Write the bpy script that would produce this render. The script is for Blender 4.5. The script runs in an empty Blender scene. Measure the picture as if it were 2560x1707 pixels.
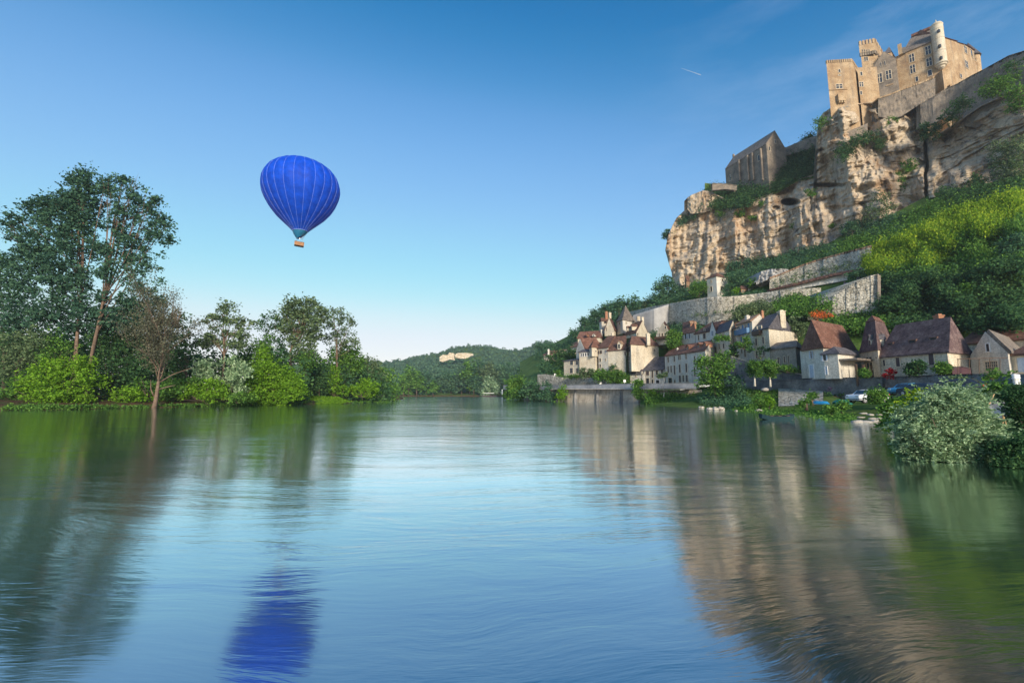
import bpy, math, random
import numpy as np
from mathutils import Vector
SC = bpy.context.scene
COL = SC.collection
R = math.radians
HAZE = float(0.0002)
# ---------------------------------------------------------------- camera
F = 1100.0; PITCH = math.atan(130/1100.0); CAMH = 2.4
CP, SP = math.cos(PITCH), math.sin(PITCH)
cam = bpy.data.cameras.new('camera'); co = bpy.data.objects.new('camera', cam); COL.objects.link(co)
cam.sensor_width = 36; cam.lens = 36*F/2560; cam.clip_start = 0.1; cam.clip_end = 20000
co.location = (0, 0, CAMH); co.rotation_euler = (R(90)+PITCH, 0, 0)
SC.camera = co
# ---------------------------------------------------------------- world
SUN_EL, SUN_AZ = R(17), R(163)      # azimuth clockwise from +Y
w = bpy.data.worlds.new('World'); SC.world = w; w.use_nodes = True
nt = w.node_tree; nt.nodes.clear()
out = nt.nodes.new('ShaderNodeOutputWorld'); bg = nt.nodes.new('ShaderNodeBackground')
sky = nt.nodes.new('ShaderNodeTexSky'); sky.sky_type = 'NISHITA'; sky.sun_disc = False
sky.sun_elevation = SUN_EL; sky.sun_rotation = SUN_AZ
sky.altitude = 0; sky.air_density = 1.0; sky.dust_density = 0.5; sky.ozone_density = 2.5
hs = nt.nodes.new('ShaderNodeHueSaturation'); hs.inputs['Saturation'].default_value = 1.15
tc = nt.nodes.new('ShaderNodeTexCoord'); mp = nt.nodes.new('ShaderNodeMapping')
mp.inputs['Scale'].default_value = (1.6, 2.2, 7); mp.inputs['Rotation'].default_value = (0, R(-18), 0)
nz = nt.nodes.new('ShaderNodeTexNoise'); nz.inputs['Scale'].default_value = 2.2; nz.inputs['Detail'].default_value = 7
nz.inputs['Roughness'].default_value = 0.62
cr = nt.nodes.new('ShaderNodeValToRGB'); cr.color_ramp.elements[0].position = 0.5; cr.color_ramp.elements[1].position = 0.85
cr.color_ramp.elements[1].color = (.24, .24, .24, 1)
sep = nt.nodes.new('ShaderNodeSeparateXYZ'); mr = nt.nodes.new('ShaderNodeMapRange')
mr.inputs['From Min'].default_value = 0.2; mr.inputs['From Max'].default_value = 0.75
mul = nt.nodes.new('ShaderNodeMath'); mul.operation = 'MULTIPLY'
mx = nt.nodes.new('ShaderNodeMixRGB'); mx.inputs[2].default_value = (4.2, 4.6, 5.4, 1)
L = nt.links.new
L(tc.outputs['Generated'], mp.inputs[0]); L(mp.outputs[0], nz.inputs[0]); L(nz.outputs['Fac'], cr.inputs[0])
L(tc.outputs['Generated'], sep.inputs[0]); L(sep.outputs['X'], mr.inputs[0])
L(cr.outputs[0], mul.inputs[0]); L(mr.outputs[0], mul.inputs[1]); L(mul.outputs[0], mx.inputs[0])
# grade of the sky light: deeper blue overhead, paler towards the horizon
K = .126
g1 = nt.nodes.new('ShaderNodeVectorMath'); g1.operation = 'SCALE'; g1.inputs['Scale'].default_value = K
g2 = nt.nodes.new('ShaderNodeVectorMath'); g2.operation = 'SCALE'; g2.inputs['Scale'].default_value = 1/K
cv = nt.nodes.new('ShaderNodeRGBCurve')
def setc(i, pts):
    c = cv.mapping.curves[i]
    while len(c.points) < len(pts)+1: c.points.new(.5, .5)
    c.points[0].location = (0, 0)
    for p_, (a_, b_) in zip(list(c.points)[1:], pts): p_.location = (a_/2, b_/2)
    for p_ in c.points: p_.handle_type = 'AUTO_CLAMPED'
setc(0, [(.100, .010), (.125, .050), (.158, .14), (.23, .25), (.434, .42), (.80, .84), (1.2, 1.0), (2, 1.2)])
setc(1, [(.250, .175), (.30, .25), (.392, .40), (.54, .55), (.90, .82), (1.3, .98), (1.6, 1.02), (2, 1.1)])
setc(2, [(.55, .475), (.68, .64), (.80, .79), (1.0, .91), (1.3, .98), (1.6, 1.02), (1.8, 1.05), (2, 1.1)])
cv.mapping.update()
L(sky.outputs[0], hs.inputs['Color']); L(hs.outputs[0], g1.inputs[0]); L(g1.outputs[0], cv.inputs['Color']); L(cv.outputs[0], g2.inputs[0]); L(g2.outputs[0], mx.inputs[1]); L(mx.outputs[0], bg.inputs[0]); L(bg.outputs[0], out.inputs[0])
bg.inputs[1].default_value = 0.15
sl = bpy.data.lights.new('sun', 'SUN'); sl.energy = 3.1; sl.angle = R(10); sl.color = (1, .87, .68)
so = bpy.data.objects.new('sun', sl); COL.objects.link(so)
sd = Vector((math.sin(SUN_AZ)*math.cos(SUN_EL), math.cos(SUN_AZ)*math.cos(SUN_EL), math.sin(SUN_EL)))
so.rotation_euler = sd.to_track_quat('Z', 'Y').to_euler(); so.location = sd*300
SC.view_settings.view_transform = 'Standard'; SC.view_settings.look = 'None'; SC.view_settings.gamma = 1
SC.view_settings.exposure = 0.75
SC.render.engine = 'CYCLES'
try:
    SC.cycles.max_bounces = 6; SC.cycles.diffuse_bounces = 4; SC.cycles.glossy_bounces = 3
    SC.cycles.transmission_bounces = 2; SC.cycles.transparent_max_bounces = 4; SC.cycles.volume_bounces = 0
except Exception: pass
# ---------------------------------------------------------------- maths helpers
rng = np.random.default_rng(7); random.seed(7)
def ray(px, py):
    cy = (853.5-py)/F; fw = CP-cy*SP; up = SP+cy*CP
    return (px-1280)/F/fw, up/fw            # X per metre forward, Z per metre forward
def P(px, py, D):
    a, b = ray(px, py); return Vector((a*D, D, CAMH+b*D))
def PZ(px, py, Z):
    a, b = ray(px, py); D = (Z-CAMH)/b; return Vector((a*D, D, Z))
def PX(px, D, Z):                            # column px at forward distance D, height Z
    b = (Z-CAMH)/D; ang = math.atan(b)-PITCH; cy = math.tan(ang); fw = CP-cy*SP
    return Vector(((px-1280)/F/fw*D, D, Z))
ZM = {0: (0, 0, 1), 1: (1980, 40, 4.0207), 2: (1640, 300, 3.4087), 3: (2060, 340, 3.266), 4: (1340, 740, 5.113),
      5: (1700, 740, 4.9), 6: (2100, 760, 4.9), 7: (0, 380, 2.3065), 8: (340, 720, 3.36), 9: (640, 360, 5.6),
      10: (960, 780, 4.9), 14: (1400, 740, 7.127), 15: (1640, 760, 7.127), 17: (1700, 600, 4.2), 18: (2160, 900, 4.9)}
def q(z, x, y):
    a, b, s = ZM[z]; return a+x/s, b+y/s
def tag(o, label=None, cat=None, group=None, kind=None):
    if label: o['label'] = label
    if cat: o['category'] = cat
    if group: o['group'] = group
    if kind: o['kind'] = kind
    return o
def empty(name, loc, label, cat, group=None):
    o = bpy.data.objects.new(name, None); o.location = loc; COL.objects.link(o); o.empty_display_size = .5
    return tag(o, label, cat, group)
def link(name, me, mat, parent=None):
    o = bpy.data.objects.new(name, me); COL.objects.link(o)
    if mat: me.materials.append(mat)
    if parent is not None:
        o.parent = parent; 
        par = parent; off = Vector((0, 0, 0))
        while par is not None: off += par.location; par = par.parent
        me.transform(__import__('mathutils').Matrix.Translation(-off))
    return o
class MB:
    def __init__(s): s.v = []; s.f = []
    def add(s, vs, fs):
        n = len(s.v); s.v += [tuple(p) for p in vs]; s.f += [tuple(i+n for i in f) for f in fs]; return s
    def hexa(s, b, t):                        # 4 bottom, 4 top
        return s.add(list(b)+list(t), [(3, 2, 1, 0), (4, 5, 6, 7), (0, 1, 5, 4), (1, 2, 6, 5), (2, 3, 7, 6), (3, 0, 4, 7)])
    def box(s, c, u, v, w):                   # centre and three half vectors
        c, u, v, w = map(Vector, (c, u, v, w))
        b = [c-u-v-w, c+u-v-w, c+u+v-w, c-u+v-w]; return s.hexa(b, [p+2*w for p in b])
    def abox(s, x0, x1, y0, y1, z0, z1):
        return s.box(((x0+x1)/2, (y0+y1)/2, (z0+z1)/2), ((x1-x0)/2, 0, 0), (0, (y1-y0)/2, 0), (0, 0, (z1-z0)/2))
    def tube(s, pts, rad, n=6, cap=True):
        pts = [Vector(p) for p in pts]; vs = []; fs = []
        for i, p in enumerate(pts):
            d = (pts[min(i+1, len(pts)-1)]-pts[max(i-1, 0)]).normalized()
            a = d.cross(Vector((0, 0, 1))); a = a.normalized() if a.length > .05 else Vector((1, 0, 0)); b = d.cross(a)
            r = rad[i] if hasattr(rad, '__len__') else rad
            for k in range(n):
                t = 2*math.pi*k/n; vs.append(p+a*math.cos(t)*r+b*math.sin(t)*r)
        for i in range(len(pts)-1):
            for k in range(n):
                k2 = (k+1) % n; fs.append((i*n+k, i*n+k2, (i+1)*n+k2, (i+1)*n+k))
        if cap: fs.append(tuple(range(n))[::-1]); fs.append(tuple((len(pts)-1)*n+k for k in range(n)))
        return s.add(vs, fs)
    def lathe(s, c, prof, n=24, a0=0):
        vs = []; fs = []; c = Vector(c)
        for r, z in prof:
            for k in range(n):
                t = 2*math.pi*k/n+a0; vs.append(c+Vector((r*math.cos(t), r*math.sin(t), z)))
        for i in range(len(prof)-1):
            for k in range(n):
                k2 = (k+1) % n; fs.append((i*n+k, i*n+k2, (i+1)*n+k2, (i+1)*n+k))
        fs.append(tuple(range(n))[::-1]); fs.append(tuple((len(prof)-1)*n+k for k in range(n)))
        return s.add(vs, fs)
    def build(s, name, mat, parent=None, smooth=False):
        me = bpy.data.meshes.new(name); me.from_pydata(s.v, [], s.f); me.validate(); me.update()
        if smooth: me.polygons.foreach_set('use_smooth', [True]*len(me.polygons))
        return link(name, me, mat, parent)
# value noise (numpy)
_perm = np.random.default_rng(3).random((64, 64, 64)).astype(np.float32)
def vnoise(x, y, z=0):
    x, y, z = np.broadcast_arrays(np.asarray(x, float), np.asarray(y, float), np.asarray(z, float))
    xi, yi, zi = np.floor(x).astype(int), np.floor(y).astype(int), np.floor(z).astype(int)
    fx, fy, fz = x-xi, y-yi, z-zi
    fx, fy, fz = [t*t*(3-2*t) for t in (fx, fy, fz)]
    r = 0
    for dx in (0, 1):
        for dy in (0, 1):
            for dz in (0, 1):
                r = r+_perm[(xi+dx) % 64, (yi+dy) % 64, (zi+dz) % 64]*(fx if dx else 1-fx)*(fy if dy else 1-fy)*(fz if dz else 1-fz)
    return r
def fbm(x, y, z=0, o=4):
    r = 0; a = 1; t = 0
    for i in range(o):
        r = r+a*vnoise(np.asarray(x)*2**i+i*17.3, np.asarray(y)*2**i+i*9.1, np.asarray(z)*2**i+i*5.7); t += a; a *= .5
    return r/t
# ---------------------------------------------------------------- materials
def newmat(name):
    m = bpy.data.materials.new(name); m.use_nodes = True; nt = m.node_tree; nt.nodes.clear()
    return m, nt, nt.nodes.new('ShaderNodeOutputMaterial')
def nd(nt, t, **kw):
    n = nt.nodes.new(t)
    for k, v in kw.items():
        if k in n.inputs: n.inputs[k].default_value = v
        else: setattr(n, k, v)
    return n
def ramp(nt, fac, stops):
    c = nt.nodes.new('ShaderNodeValToRGB'); e = c.color_ramp.elements
    while len(e) < len(stops): e.new(.5)
    for i, (p, col) in enumerate(stops): e[i].position = p; e[i].color = (*col, 1)
    nt.links.new(fac, c.inputs[0]); return c.outputs[0]
def noise(nt, vec, scale, detail=5, rough=.6, dist=0):
    n = nd(nt, 'ShaderNodeTexNoise', Scale=scale, Detail=detail, Roughness=rough, Distortion=dist)
    nt.links.new(vec, n.inputs['Vector']); return n.outputs['Fac']
def mapped(nt, sc, rot=(0, 0, 0), src='Object'):
    t = nt.nodes.new('ShaderNodeTexCoord'); m = nt.nodes.new('ShaderNodeMapping'); m.inputs['Scale'].default_value = sc
    m.inputs['Rotation'].default_value = rot; nt.links.new(t.outputs[src], m.inputs[0]); return m.outputs[0]
def world(nt, sc=(1, 1, 1), rot=(0, 0, 0)):
    t = nt.nodes.new('ShaderNodeNewGeometry'); m = nt.nodes.new('ShaderNodeMapping'); m.inputs['Scale'].default_value = sc
    m.inputs['Rotation'].default_value = rot; nt.links.new(t.outputs['Position'], m.inputs[0]); return m.outputs[0]
def mixc(nt, fac, a, b, mode='MIX'):
    m = nt.nodes.new('ShaderNodeMixRGB'); m.blend_type = mode
    for i, x in ((0, fac), (1, a), (2, b)):
        if isinstance(x, (int, float)): m.inputs[i].default_value = x
        elif isinstance(x, tuple): m.inputs[i].default_value = (*x, 1)
        else: nt.links.new(x, m.inputs[i])
    return m.outputs[0]
def finish(nt, out, col, rough=.85, bump=None, bs=.5, bd=.1, spec=.3, metal=0):
    b = nd(nt, 'ShaderNodeBsdfPrincipled', Roughness=rough, Metallic=metal); b.inputs['Specular IOR Level'].default_value = spec
    if isinstance(col, tuple): b.inputs['Base Color'].default_value = (*col, 1)
    else: nt.links.new(col, b.inputs['Base Color'])
    if bump is not None:
        n = nd(nt, 'ShaderNodeBump', Strength=bs, Distance=bd); nt.links.new(bump, n.inputs['Height'])
        nt.links.new(n.outputs[0], b.inputs['Normal'])
    nt.links.new(b.outputs[0], out.inputs[0]); return b
def plain(name, col, rough=.6, var=.15, metal=0, spec=.4):
    m, nt, o = newmat(name); n = noise(nt, world(nt), 3, 4)
    c = ramp(nt, n, [(.3, tuple(x*(1-var) for x in col)), (.7, tuple(min(1, x*(1+var)) for x in col))])
    finish(nt, o, c, rough, None, spec=spec, metal=metal); return m
def stone(name, base, dark, light, bump=.08, joints=True, sc=1.0, grey=(.22, .22, .22), streak=.5):
    m, nt, o = newmat(name); W = world(nt)
    a = ramp(nt, noise(nt, W, .45*sc, 6, .65), [(.3, dark), (.5, base), (.72, light)])
    st = noise(nt, world(nt, (1.3, 1.3, .12)), .9*sc, 4, .6)
    sf = nt.nodes.new('ShaderNodeMapRange'); sf.inputs['From Min'].default_value = .52; sf.inputs['From Max'].default_value = .75
    sf.inputs['To Max'].default_value = streak; nt.links.new(st, sf.inputs[0])
    a = mixc(nt, sf.outputs[0], a, grey)
    fine = noise(nt, W, 5*sc, 4, .7)
    a = mixc(nt, .55, a, ramp(nt, fine, [(.3, (.35, .35, .35)), (.7, (1, 1, 1))]), 'MULTIPLY')
    h = fine
    if joints:
        v = nd(nt, 'ShaderNodeTexVoronoi', Scale=2.2*sc, feature='DISTANCE_TO_EDGE'); 
        nt.links.new(world(nt, (.7, .7, 1.7)), v.inputs['Vector'])
        j = ramp(nt, v.outputs['Distance'], [(0, (.55, .55, .55)), (.09, (1, 1, 1))])
        a = mixc(nt, .7, a, j, 'MULTIPLY')
        h = mixc(nt, .5, fine, j)
    finish(nt, o, a, .9, h, .6, bump, spec=.2); return m
def roofmat(name, a, b, c, rows=3.3):
    m, nt, o = newmat(name); W = world(nt)
    col = ramp(nt, noise(nt, W, .8, 8, .75), [(.28, a), (.5, b), (.74, c)])
    fine = noise(nt, world(nt, (1, 1, 1.6)), 2.6, 6, .85)
    col = mixc(nt, .8, col, ramp(nt, fine, [(.36, (.3, .3, .33)), (.62, (1.6, 1.5, 1.45))]), 'MULTIPLY')
    wv = nd(nt, 'ShaderNodeTexWave', Scale=rows, Distortion=2.5, wave_type='BANDS', bands_direction='Z')
    wv.inputs['Detail'].default_value = 3; nt.links.new(W, wv.inputs['Vector'])
    col = mixc(nt, .35, col, wv.outputs['Color'], 'MULTIPLY')
    h = mixc(nt, .5, wv.outputs['Color'], fine)
    finish(nt, o, col, .85, h, .8, .12, spec=.2); return m
def leafmat(name, dark, mid, light, tr=.35, patch=.12):
    m, nt, o = newmat(name)
    g = nt.nodes.new('ShaderNodeNewGeometry')
    n = noise(nt, world(nt), patch, 4, .6)
    md = nt.nodes.new('ShaderNodeMath'); md.operation = 'MULTIPLY_ADD'; md.inputs[1].default_value = .55
    mm = nt.nodes.new('ShaderNodeMath'); mm.operation = 'MULTIPLY'; mm.inputs[1].default_value = .45
    nt.links.new(n, mm.inputs[0]); nt.links.new(g.outputs['Random Per Island'], md.inputs[0]); nt.links.new(mm.outputs[0], md.inputs[2])
    c = ramp(nt, md.outputs[0], [(.15, dark), (.5, mid), (.85, light)])
    d = nd(nt, 'ShaderNodeBsdfDiffuse'); t = nd(nt, 'ShaderNodeBsdfTranslucent'); x = nt.nodes.new('ShaderNodeMixShader')
    x.inputs[0].default_value = tr; nt.links.new(c, d.inputs[0]); nt.links.new(c, t.inputs[0])
    nt.links.new(d.outputs[0], x.inputs[1]); nt.links.new(t.outputs[0], x.inputs[2]); nt.links.new(x.outputs[0], o.inputs[0])
    return m
M = {}
M['leaf_dark'] = leafmat('dark leaves', (0.022, 0.060, 0.030), (0.053, 0.128, 0.053), (0.128, 0.240, 0.083))
M['leaf_blue'] = leafmat('blue green leaves', (0.028, 0.078, 0.050), (0.065, 0.155, 0.085), (0.155, 0.295, 0.132))
M['leaf_mid'] = leafmat('mid leaves', (0.032, 0.090, 0.022), (0.095, 0.217, 0.045), (0.221, 0.390, 0.075))
M['leaf_bright'] = leafmat('bright leaves', (0.054, 0.128, 0.013), (0.140, 0.297, 0.023), (0.258, 0.446, 0.053))
M['leaf_yellow'] = leafmat('yellow green leaves', (0.067, 0.162, 0.019), (0.218, 0.361, 0.028), (0.475, 0.570, 0.057), patch=.2)
M['leaf_grey'] = leafmat('grey willow leaves', (0.068, 0.138, 0.065), (0.222, 0.341, 0.179), (0.544, 0.697, 0.438), patch=1.2)
M['leaf_olive'] = leafmat('olive leaves', (0.042, 0.078, 0.042), (0.120, 0.186, 0.090), (0.240, 0.324, 0.156))
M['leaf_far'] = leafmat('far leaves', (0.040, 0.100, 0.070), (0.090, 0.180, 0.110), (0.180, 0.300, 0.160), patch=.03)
M['leaf_red'] = leafmat('red flowers', (.25, .01, .02), (.45, .02, .03), (.6, .05, .05))
M['leaf_orange'] = leafmat('orange flowers', (.08, .14, .03), (.7, .12, .03), (.8, .3, .1), patch=3)
M['leaf_pink'] = leafmat('pink flowers', (.2, .12, .2), (.45, .2, .4), (.65, .35, .55), patch=3)
M['bark'] = stone('bark', (.13, .10, .075), (.07, .055, .045), (.2, .155, .12), .05, False, 3, streak=.2)
M['bark_warm'] = stone('warm bark', (.19, .13, .095), (.10, .075, .055), (.28, .20, .15), .03, False, 3, streak=.2)
M['white_bark'] = plain('pale bark', (.6, .56, .5), .8)
M['leaf_poplar'] = leafmat('poplar leaves', (0.022, 0.060, 0.043), (0.054, 0.126, 0.084), (0.120, 0.228, 0.132))
M['leaf_twig'] = leafmat('sparse brownish leaves', (.06, .065, .04), (.13, .14, .09), (.24, .24, .17))
def rockmat():
    m, nt, o = newmat('cliff limestone'); W = world(nt)
    V = world(nt, (1, 1, .18))
    a = ramp(nt, noise(nt, V, .11, 8, .68, 1.2), [(.28, (.26, .23, .20)), (.40, (.50, .41, .31)), (.52, (.62, .51, .38)), (.70, (.74, .65, .51))])
    og = nt.nodes.new('ShaderNodeMapRange'); og.inputs['From Min'].default_value = .54; og.inputs['From Max'].default_value = .68
    og.inputs['To Max'].default_value = .65
    nt.links.new(noise(nt, world(nt, (1, 1, .5)), .09, 5, .6), og.inputs[0])
    a = mixc(nt, og.outputs[0], a, (.50, .27, .12))
    gy = nt.nodes.new('ShaderNodeMapRange'); gy.inputs['From Min'].default_value = .54; gy.inputs['From Max'].default_value = .66
    gy.inputs['To Max'].default_value = .8
    nt.links.new(noise(nt, world(nt, (1, 1, .10)), .30, 5, .65, .6), gy.inputs[0])
    a = mixc(nt, gy.outputs[0], a, (.22, .225, .235))
    strat = noise(nt, world(nt, (.10, .10, 1.3), (0, R(4), 0)), 1.0, 6, .7)
    a = mixc(nt, .4, a, ramp(nt, strat, [(.32, (.35, .31, .28)), (.43, (1, 1, 1)), (.7, (1.2, 1.17, 1.12))]), 'MULTIPLY')
    vst = noise(nt, world(nt, (1, 1, .12)), .55, 5, .7)
    a = mixc(nt, .6, a, ramp(nt, vst, [(.36, (.35, .32, .31)), (.5, (1, 1, 1))]), 'MULTIPLY')
    fine = noise(nt, world(nt, (1, 1, .7)), 1.3, 8, .8)
    a = mixc(nt, .6, a, ramp(nt, fine, [(.33, (.3, .3, .3)), (.55, (1, 1, 1))]), 'MULTIPLY')
    h = mixc(nt, .5, fine, strat)
    finish(nt, o, a, .95, h, .9, 1.0, spec=.1); return m
M['rock'] = rockmat()
M['cream'] = stone('cream limestone wall', (.73, .65, .51), (.57, .48, .36), (.82, .76, .63), .04, True, .8)
M['render'] = stone('pale rendered wall', (.75, .71, .63), (.60, .55, .47), (.83, .80, .73), .03, True, 1.1, streak=.5)
M['grey'] = stone('grey stone wall', (.34, .31, .27), (.2, .185, .17), (.5, .46, .39), .06)
M['white'] = stone('white washed wall', (.72, .69, .63), (.6, .57, .5), (.8, .78, .72), .02, False, streak=.2)
M['castle'] = stone('castle limestone', (.50, .36, .22), (.33, .21, .12), (.66, .52, .35), .08, True, .6, grey=(.2, .18, .17), streak=.75)
M['castlegrey'] = stone('weathered castle stone', (.29, .245, .20), (.14, .125, .11), (.46, .38, .29), .1, True, .8)
def rubblemat():
    m, nt, o = newmat('rubble terrace masonry'); W = world(nt)
    a = ramp(nt, noise(nt, W, .22, 5, .65), [(.3, (.40, .37, .31)), (.5, (.56, .53, .46)), (.72, (.70, .67, .60))])
    a = mixc(nt, .8, a, ramp(nt, noise(nt, world(nt, (1, 1, 1.4)), 1.3, 5, .75), [(.36, (.18, .18, .16)), (.5, (.9, .9, .88)), (.62, (1.15, 1.15, 1.12))]), 'MULTIPLY')
    mo = nt.nodes.new('ShaderNodeMapRange'); mo.inputs['From Min'].default_value = .55; mo.inputs['From Max'].default_value = .68; mo.inputs['To Max'].default_value = .6
    nt.links.new(noise(nt, world(nt, (1, 1, .45)), .28, 5, .7), mo.inputs[0]); a = mixc(nt, mo.outputs[0], a, (.14, .17, .09))
    v = nd(nt, 'ShaderNodeTexVoronoi', Scale=1.5, feature='DISTANCE_TO_EDGE'); nt.links.new(world(nt, (.8, .8, 1.6)), v.inputs['Vector'])
    j = ramp(nt, v.outputs['Distance'], [(0, (.35, .35, .33)), (.12, (1, 1, 1))]); a = mixc(nt, .8, a, j, 'MULTIPLY')
    finish(nt, o, a, .9, j, .7, .25, spec=.2); return m
M['rubble'] = rubblemat()
M['darkwall'] = stone('dark road wall', (.20, .20, .205), (.10, .105, .11), (.38, .37, .35), .1, True, 1.0, streak=.2)
M['quay'] = stone('quay wall stone', (.52, .45, .36), (.28, .245, .21), (.68, .6, .5), .08, True, .8, grey=(.1, .1, .1), streak=.7)
M['deck'] = stone('quay parapet', (.30, .315, .34), (.20, .21, .23), (.42, .43, .45), .03, False, 1, streak=.3)
M['palestone'] = stone('pale stone', (.46, .42, .36), (.28, .26, .22), (.6, .56, .5), .1, False, 2)
M['smooth'] = stone('smooth grey wall', (.44, .44, .44), (.36, .36, .37), (.52, .52, .52), .02, False, 1, streak=.2)
M['red'] = roofmat('red tile roof', (.13, .065, .05), (.26, .135, .10), (.40, .26, .20))
M['brown'] = roofmat('brown tile roof', (.11, .06, .05), (.20, .115, .09), (.32, .21, .16))
M['purple'] = roofmat('weathered purple tile roof', (.09, .06, .065), (.19, .13, .13), (.36, .28, .26))
M['slate'] = roofmat('slate roof', (.07, .07, .08), (.14, .14, .16), (.24, .24, .27))
M['lauze'] = roofmat('stone slab roof', (.15, .13, .115), (.27, .24, .21), (.42, .38, .33))
M['tan'] = roofmat('tan tile roof', (.28, .18, .12), (.42, .28, .19), (.55, .4, .3))
M['glass'] = plain('dark window glass', (.03, .035, .045), .15, .2, spec=.6)
M['frame'] = plain('stone window frame', (.58, .5, .38), .8)
M['whitep'] = plain('white paint', (.75, .75, .75), .5, .05)
M['shutter'] = plain('dark brown shutter', (.07, .05, .055), .7)
M['blue'] = plain('blue paint', (.06, .17, .33), .5)
M['pblue'] = plain('pale blue paint', (.42, .5, .62), .5)
M['wood'] = plain('dark timber', (.10, .06, .04), .8)
M['maroon'] = plain('maroon boards', (.05, .012, .022), .7)
M['balloon'] = None
M['lwood'] = plain('pale timber', (.55, .36, .18), .7)
M['brick'] = stone('chimney brick', (.45, .22, .13), (.3, .14, .09), (.55, .3, .2), .03, True, 2)
def groundmat():
    m, nt, o = newmat('grass'); W = world(nt)
    a = ramp(nt, noise(nt, W, .25, 6, .7), [(.3, (.045, .085, .02)), (.5, (.085, .16, .03)), (.72, (.17, .21, .06))])
    f = noise(nt, W, 3, 4, .8); a = mixc(nt, .6, a, ramp(nt, f, [(.35, (.35, .35, .35)), (.6, (1.1, 1.1, 1.1))]), 'MULTIPLY')
    finish(nt, o, a, .95, f, .8, .2, spec=.1); return m
M['ground'] = groundmat()
def soilmat():
    m, nt, o = newmat('bank soil'); W = world(nt)
    a = ramp(nt, noise(nt, W, .5, 6, .7), [(.35, (.035, .03, .02)), (.5, (.10, .06, .035)), (.62, (.06, .10, .025)), (.8, (.10, .17, .04))])
    f = noise(nt, W, 2.5, 4, .8)
    finish(nt, o, a, .95, f, .9, .3, spec=.1); return m
M['soil'] = soilmat()
def watermat():
    m, nt, o = newmat('river water')
    # slow flow: long ripples whose direction wanders with the current, calmer and rougher patches
    g = nt.nodes.new('ShaderNodeNewGeometry')
    wn = nd(nt, 'ShaderNodeTexNoise', Scale=.045, Detail=2); nt.links.new(g.outputs['Position'], wn.inputs['Vector'])
    ws = nt.nodes.new('ShaderNodeVectorMath'); ws.operation = 'MULTIPLY_ADD'; ws.inputs[1].default_value = (9, 9, 0); nt.links.new(wn.outputs['Color'], ws.inputs[0]); nt.links.new(g.outputs['Position'], ws.inputs[2])
    wn2 = nd(nt, 'ShaderNodeTexNoise', Scale=.35, Detail=2); nt.links.new(g.outputs['Position'], wn2.inputs['Vector'])
    ws2 = nt.nodes.new('ShaderNodeVectorMath'); ws2.operation = 'MULTIPLY_ADD'; ws2.inputs[1].default_value = (.9, .9, 0); nt.links.new(wn2.outputs['Color'], ws2.inputs[0]); nt.links.new(ws.outputs[0], ws2.inputs[2])
    def mapv(sc, rz):
        mp = nt.nodes.new('ShaderNodeMapping'); mp.inputs['Scale'].default_value = sc; mp.inputs['Rotation'].default_value = (0, 0, R(rz)); nt.links.new(ws2.outputs[0], mp.inputs[0]); return mp.outputs[0]
    n1 = noise(nt, mapv((.30, 1.5, 1), -12), 1.0, 5, .6, .3)
    n2 = noise(nt, mapv((.06, .22, 1), 10), 1.0, 3, .5, .6)
    n3 = noise(nt, mapv((.9, 6.0, 1), -18), 1.0, 4, .65, .3)
    pm = noise(nt, world(nt, (.035, .06, 1)), 1.0, 3, .6, 1.0)
    k = nt.nodes.new('ShaderNodeMapRange'); k.inputs['From Min'].default_value = .38; k.inputs['From Max'].default_value = .66; k.inputs['To Min'].default_value = .2; k.inputs['To Max'].default_value = 1; nt.links.new(pm, k.inputs[0])
    b1 = nd(nt, 'ShaderNodeBump', Strength=1, Distance=.034); nt.links.new(n1, b1.inputs['Height']); nt.links.new(k.outputs[0], b1.inputs['Strength'])
    b2 = nd(nt, 'ShaderNodeBump', Strength=1, Distance=.05); nt.links.new(n2, b2.inputs['Height']); nt.links.new(b1.outputs[0], b2.inputs['Normal'])
    b3 = nd(nt, 'ShaderNodeBump', Strength=1, Distance=.010); nt.links.new(n3, b3.inputs['Height']); nt.links.new(b2.outputs[0], b3.inputs['Normal']); nt.links.new(k.outputs[0], b3.inputs['Strength'])
    d = nd(nt, 'ShaderNodeBsdfDiffuse'); d.inputs[0].default_value = (.006, .022, .022, 1)
    g = nd(nt, 'ShaderNodeBsdfGlossy', Roughness=.10); g.inputs[0].default_value = (.93, .98, 1, 1)
    fr = nd(nt, 'ShaderNodeFresnel', IOR=1.9)
    mr = nt.nodes.new('ShaderNodeMapRange'); mr.inputs['From Max'].default_value = .40; mr.inputs['To Min'].default_value = .20; mr.inputs['To Max'].default_value = .98
    x = nt.nodes.new('ShaderNodeMixShader')
    nt.links.new(b3.outputs[0], g.inputs['Normal']); nt.links.new(fr.outputs[0], mr.inputs[0]); nt.links.new(mr.outputs[0], x.inputs[0])
    nt.links.new(d.outputs[0], x.inputs[1]); nt.links.new(g.outputs[0], x.inputs[2]); nt.links.new(x.outputs[0], o.inputs[0]); return m
M['water'] = watermat()
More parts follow.
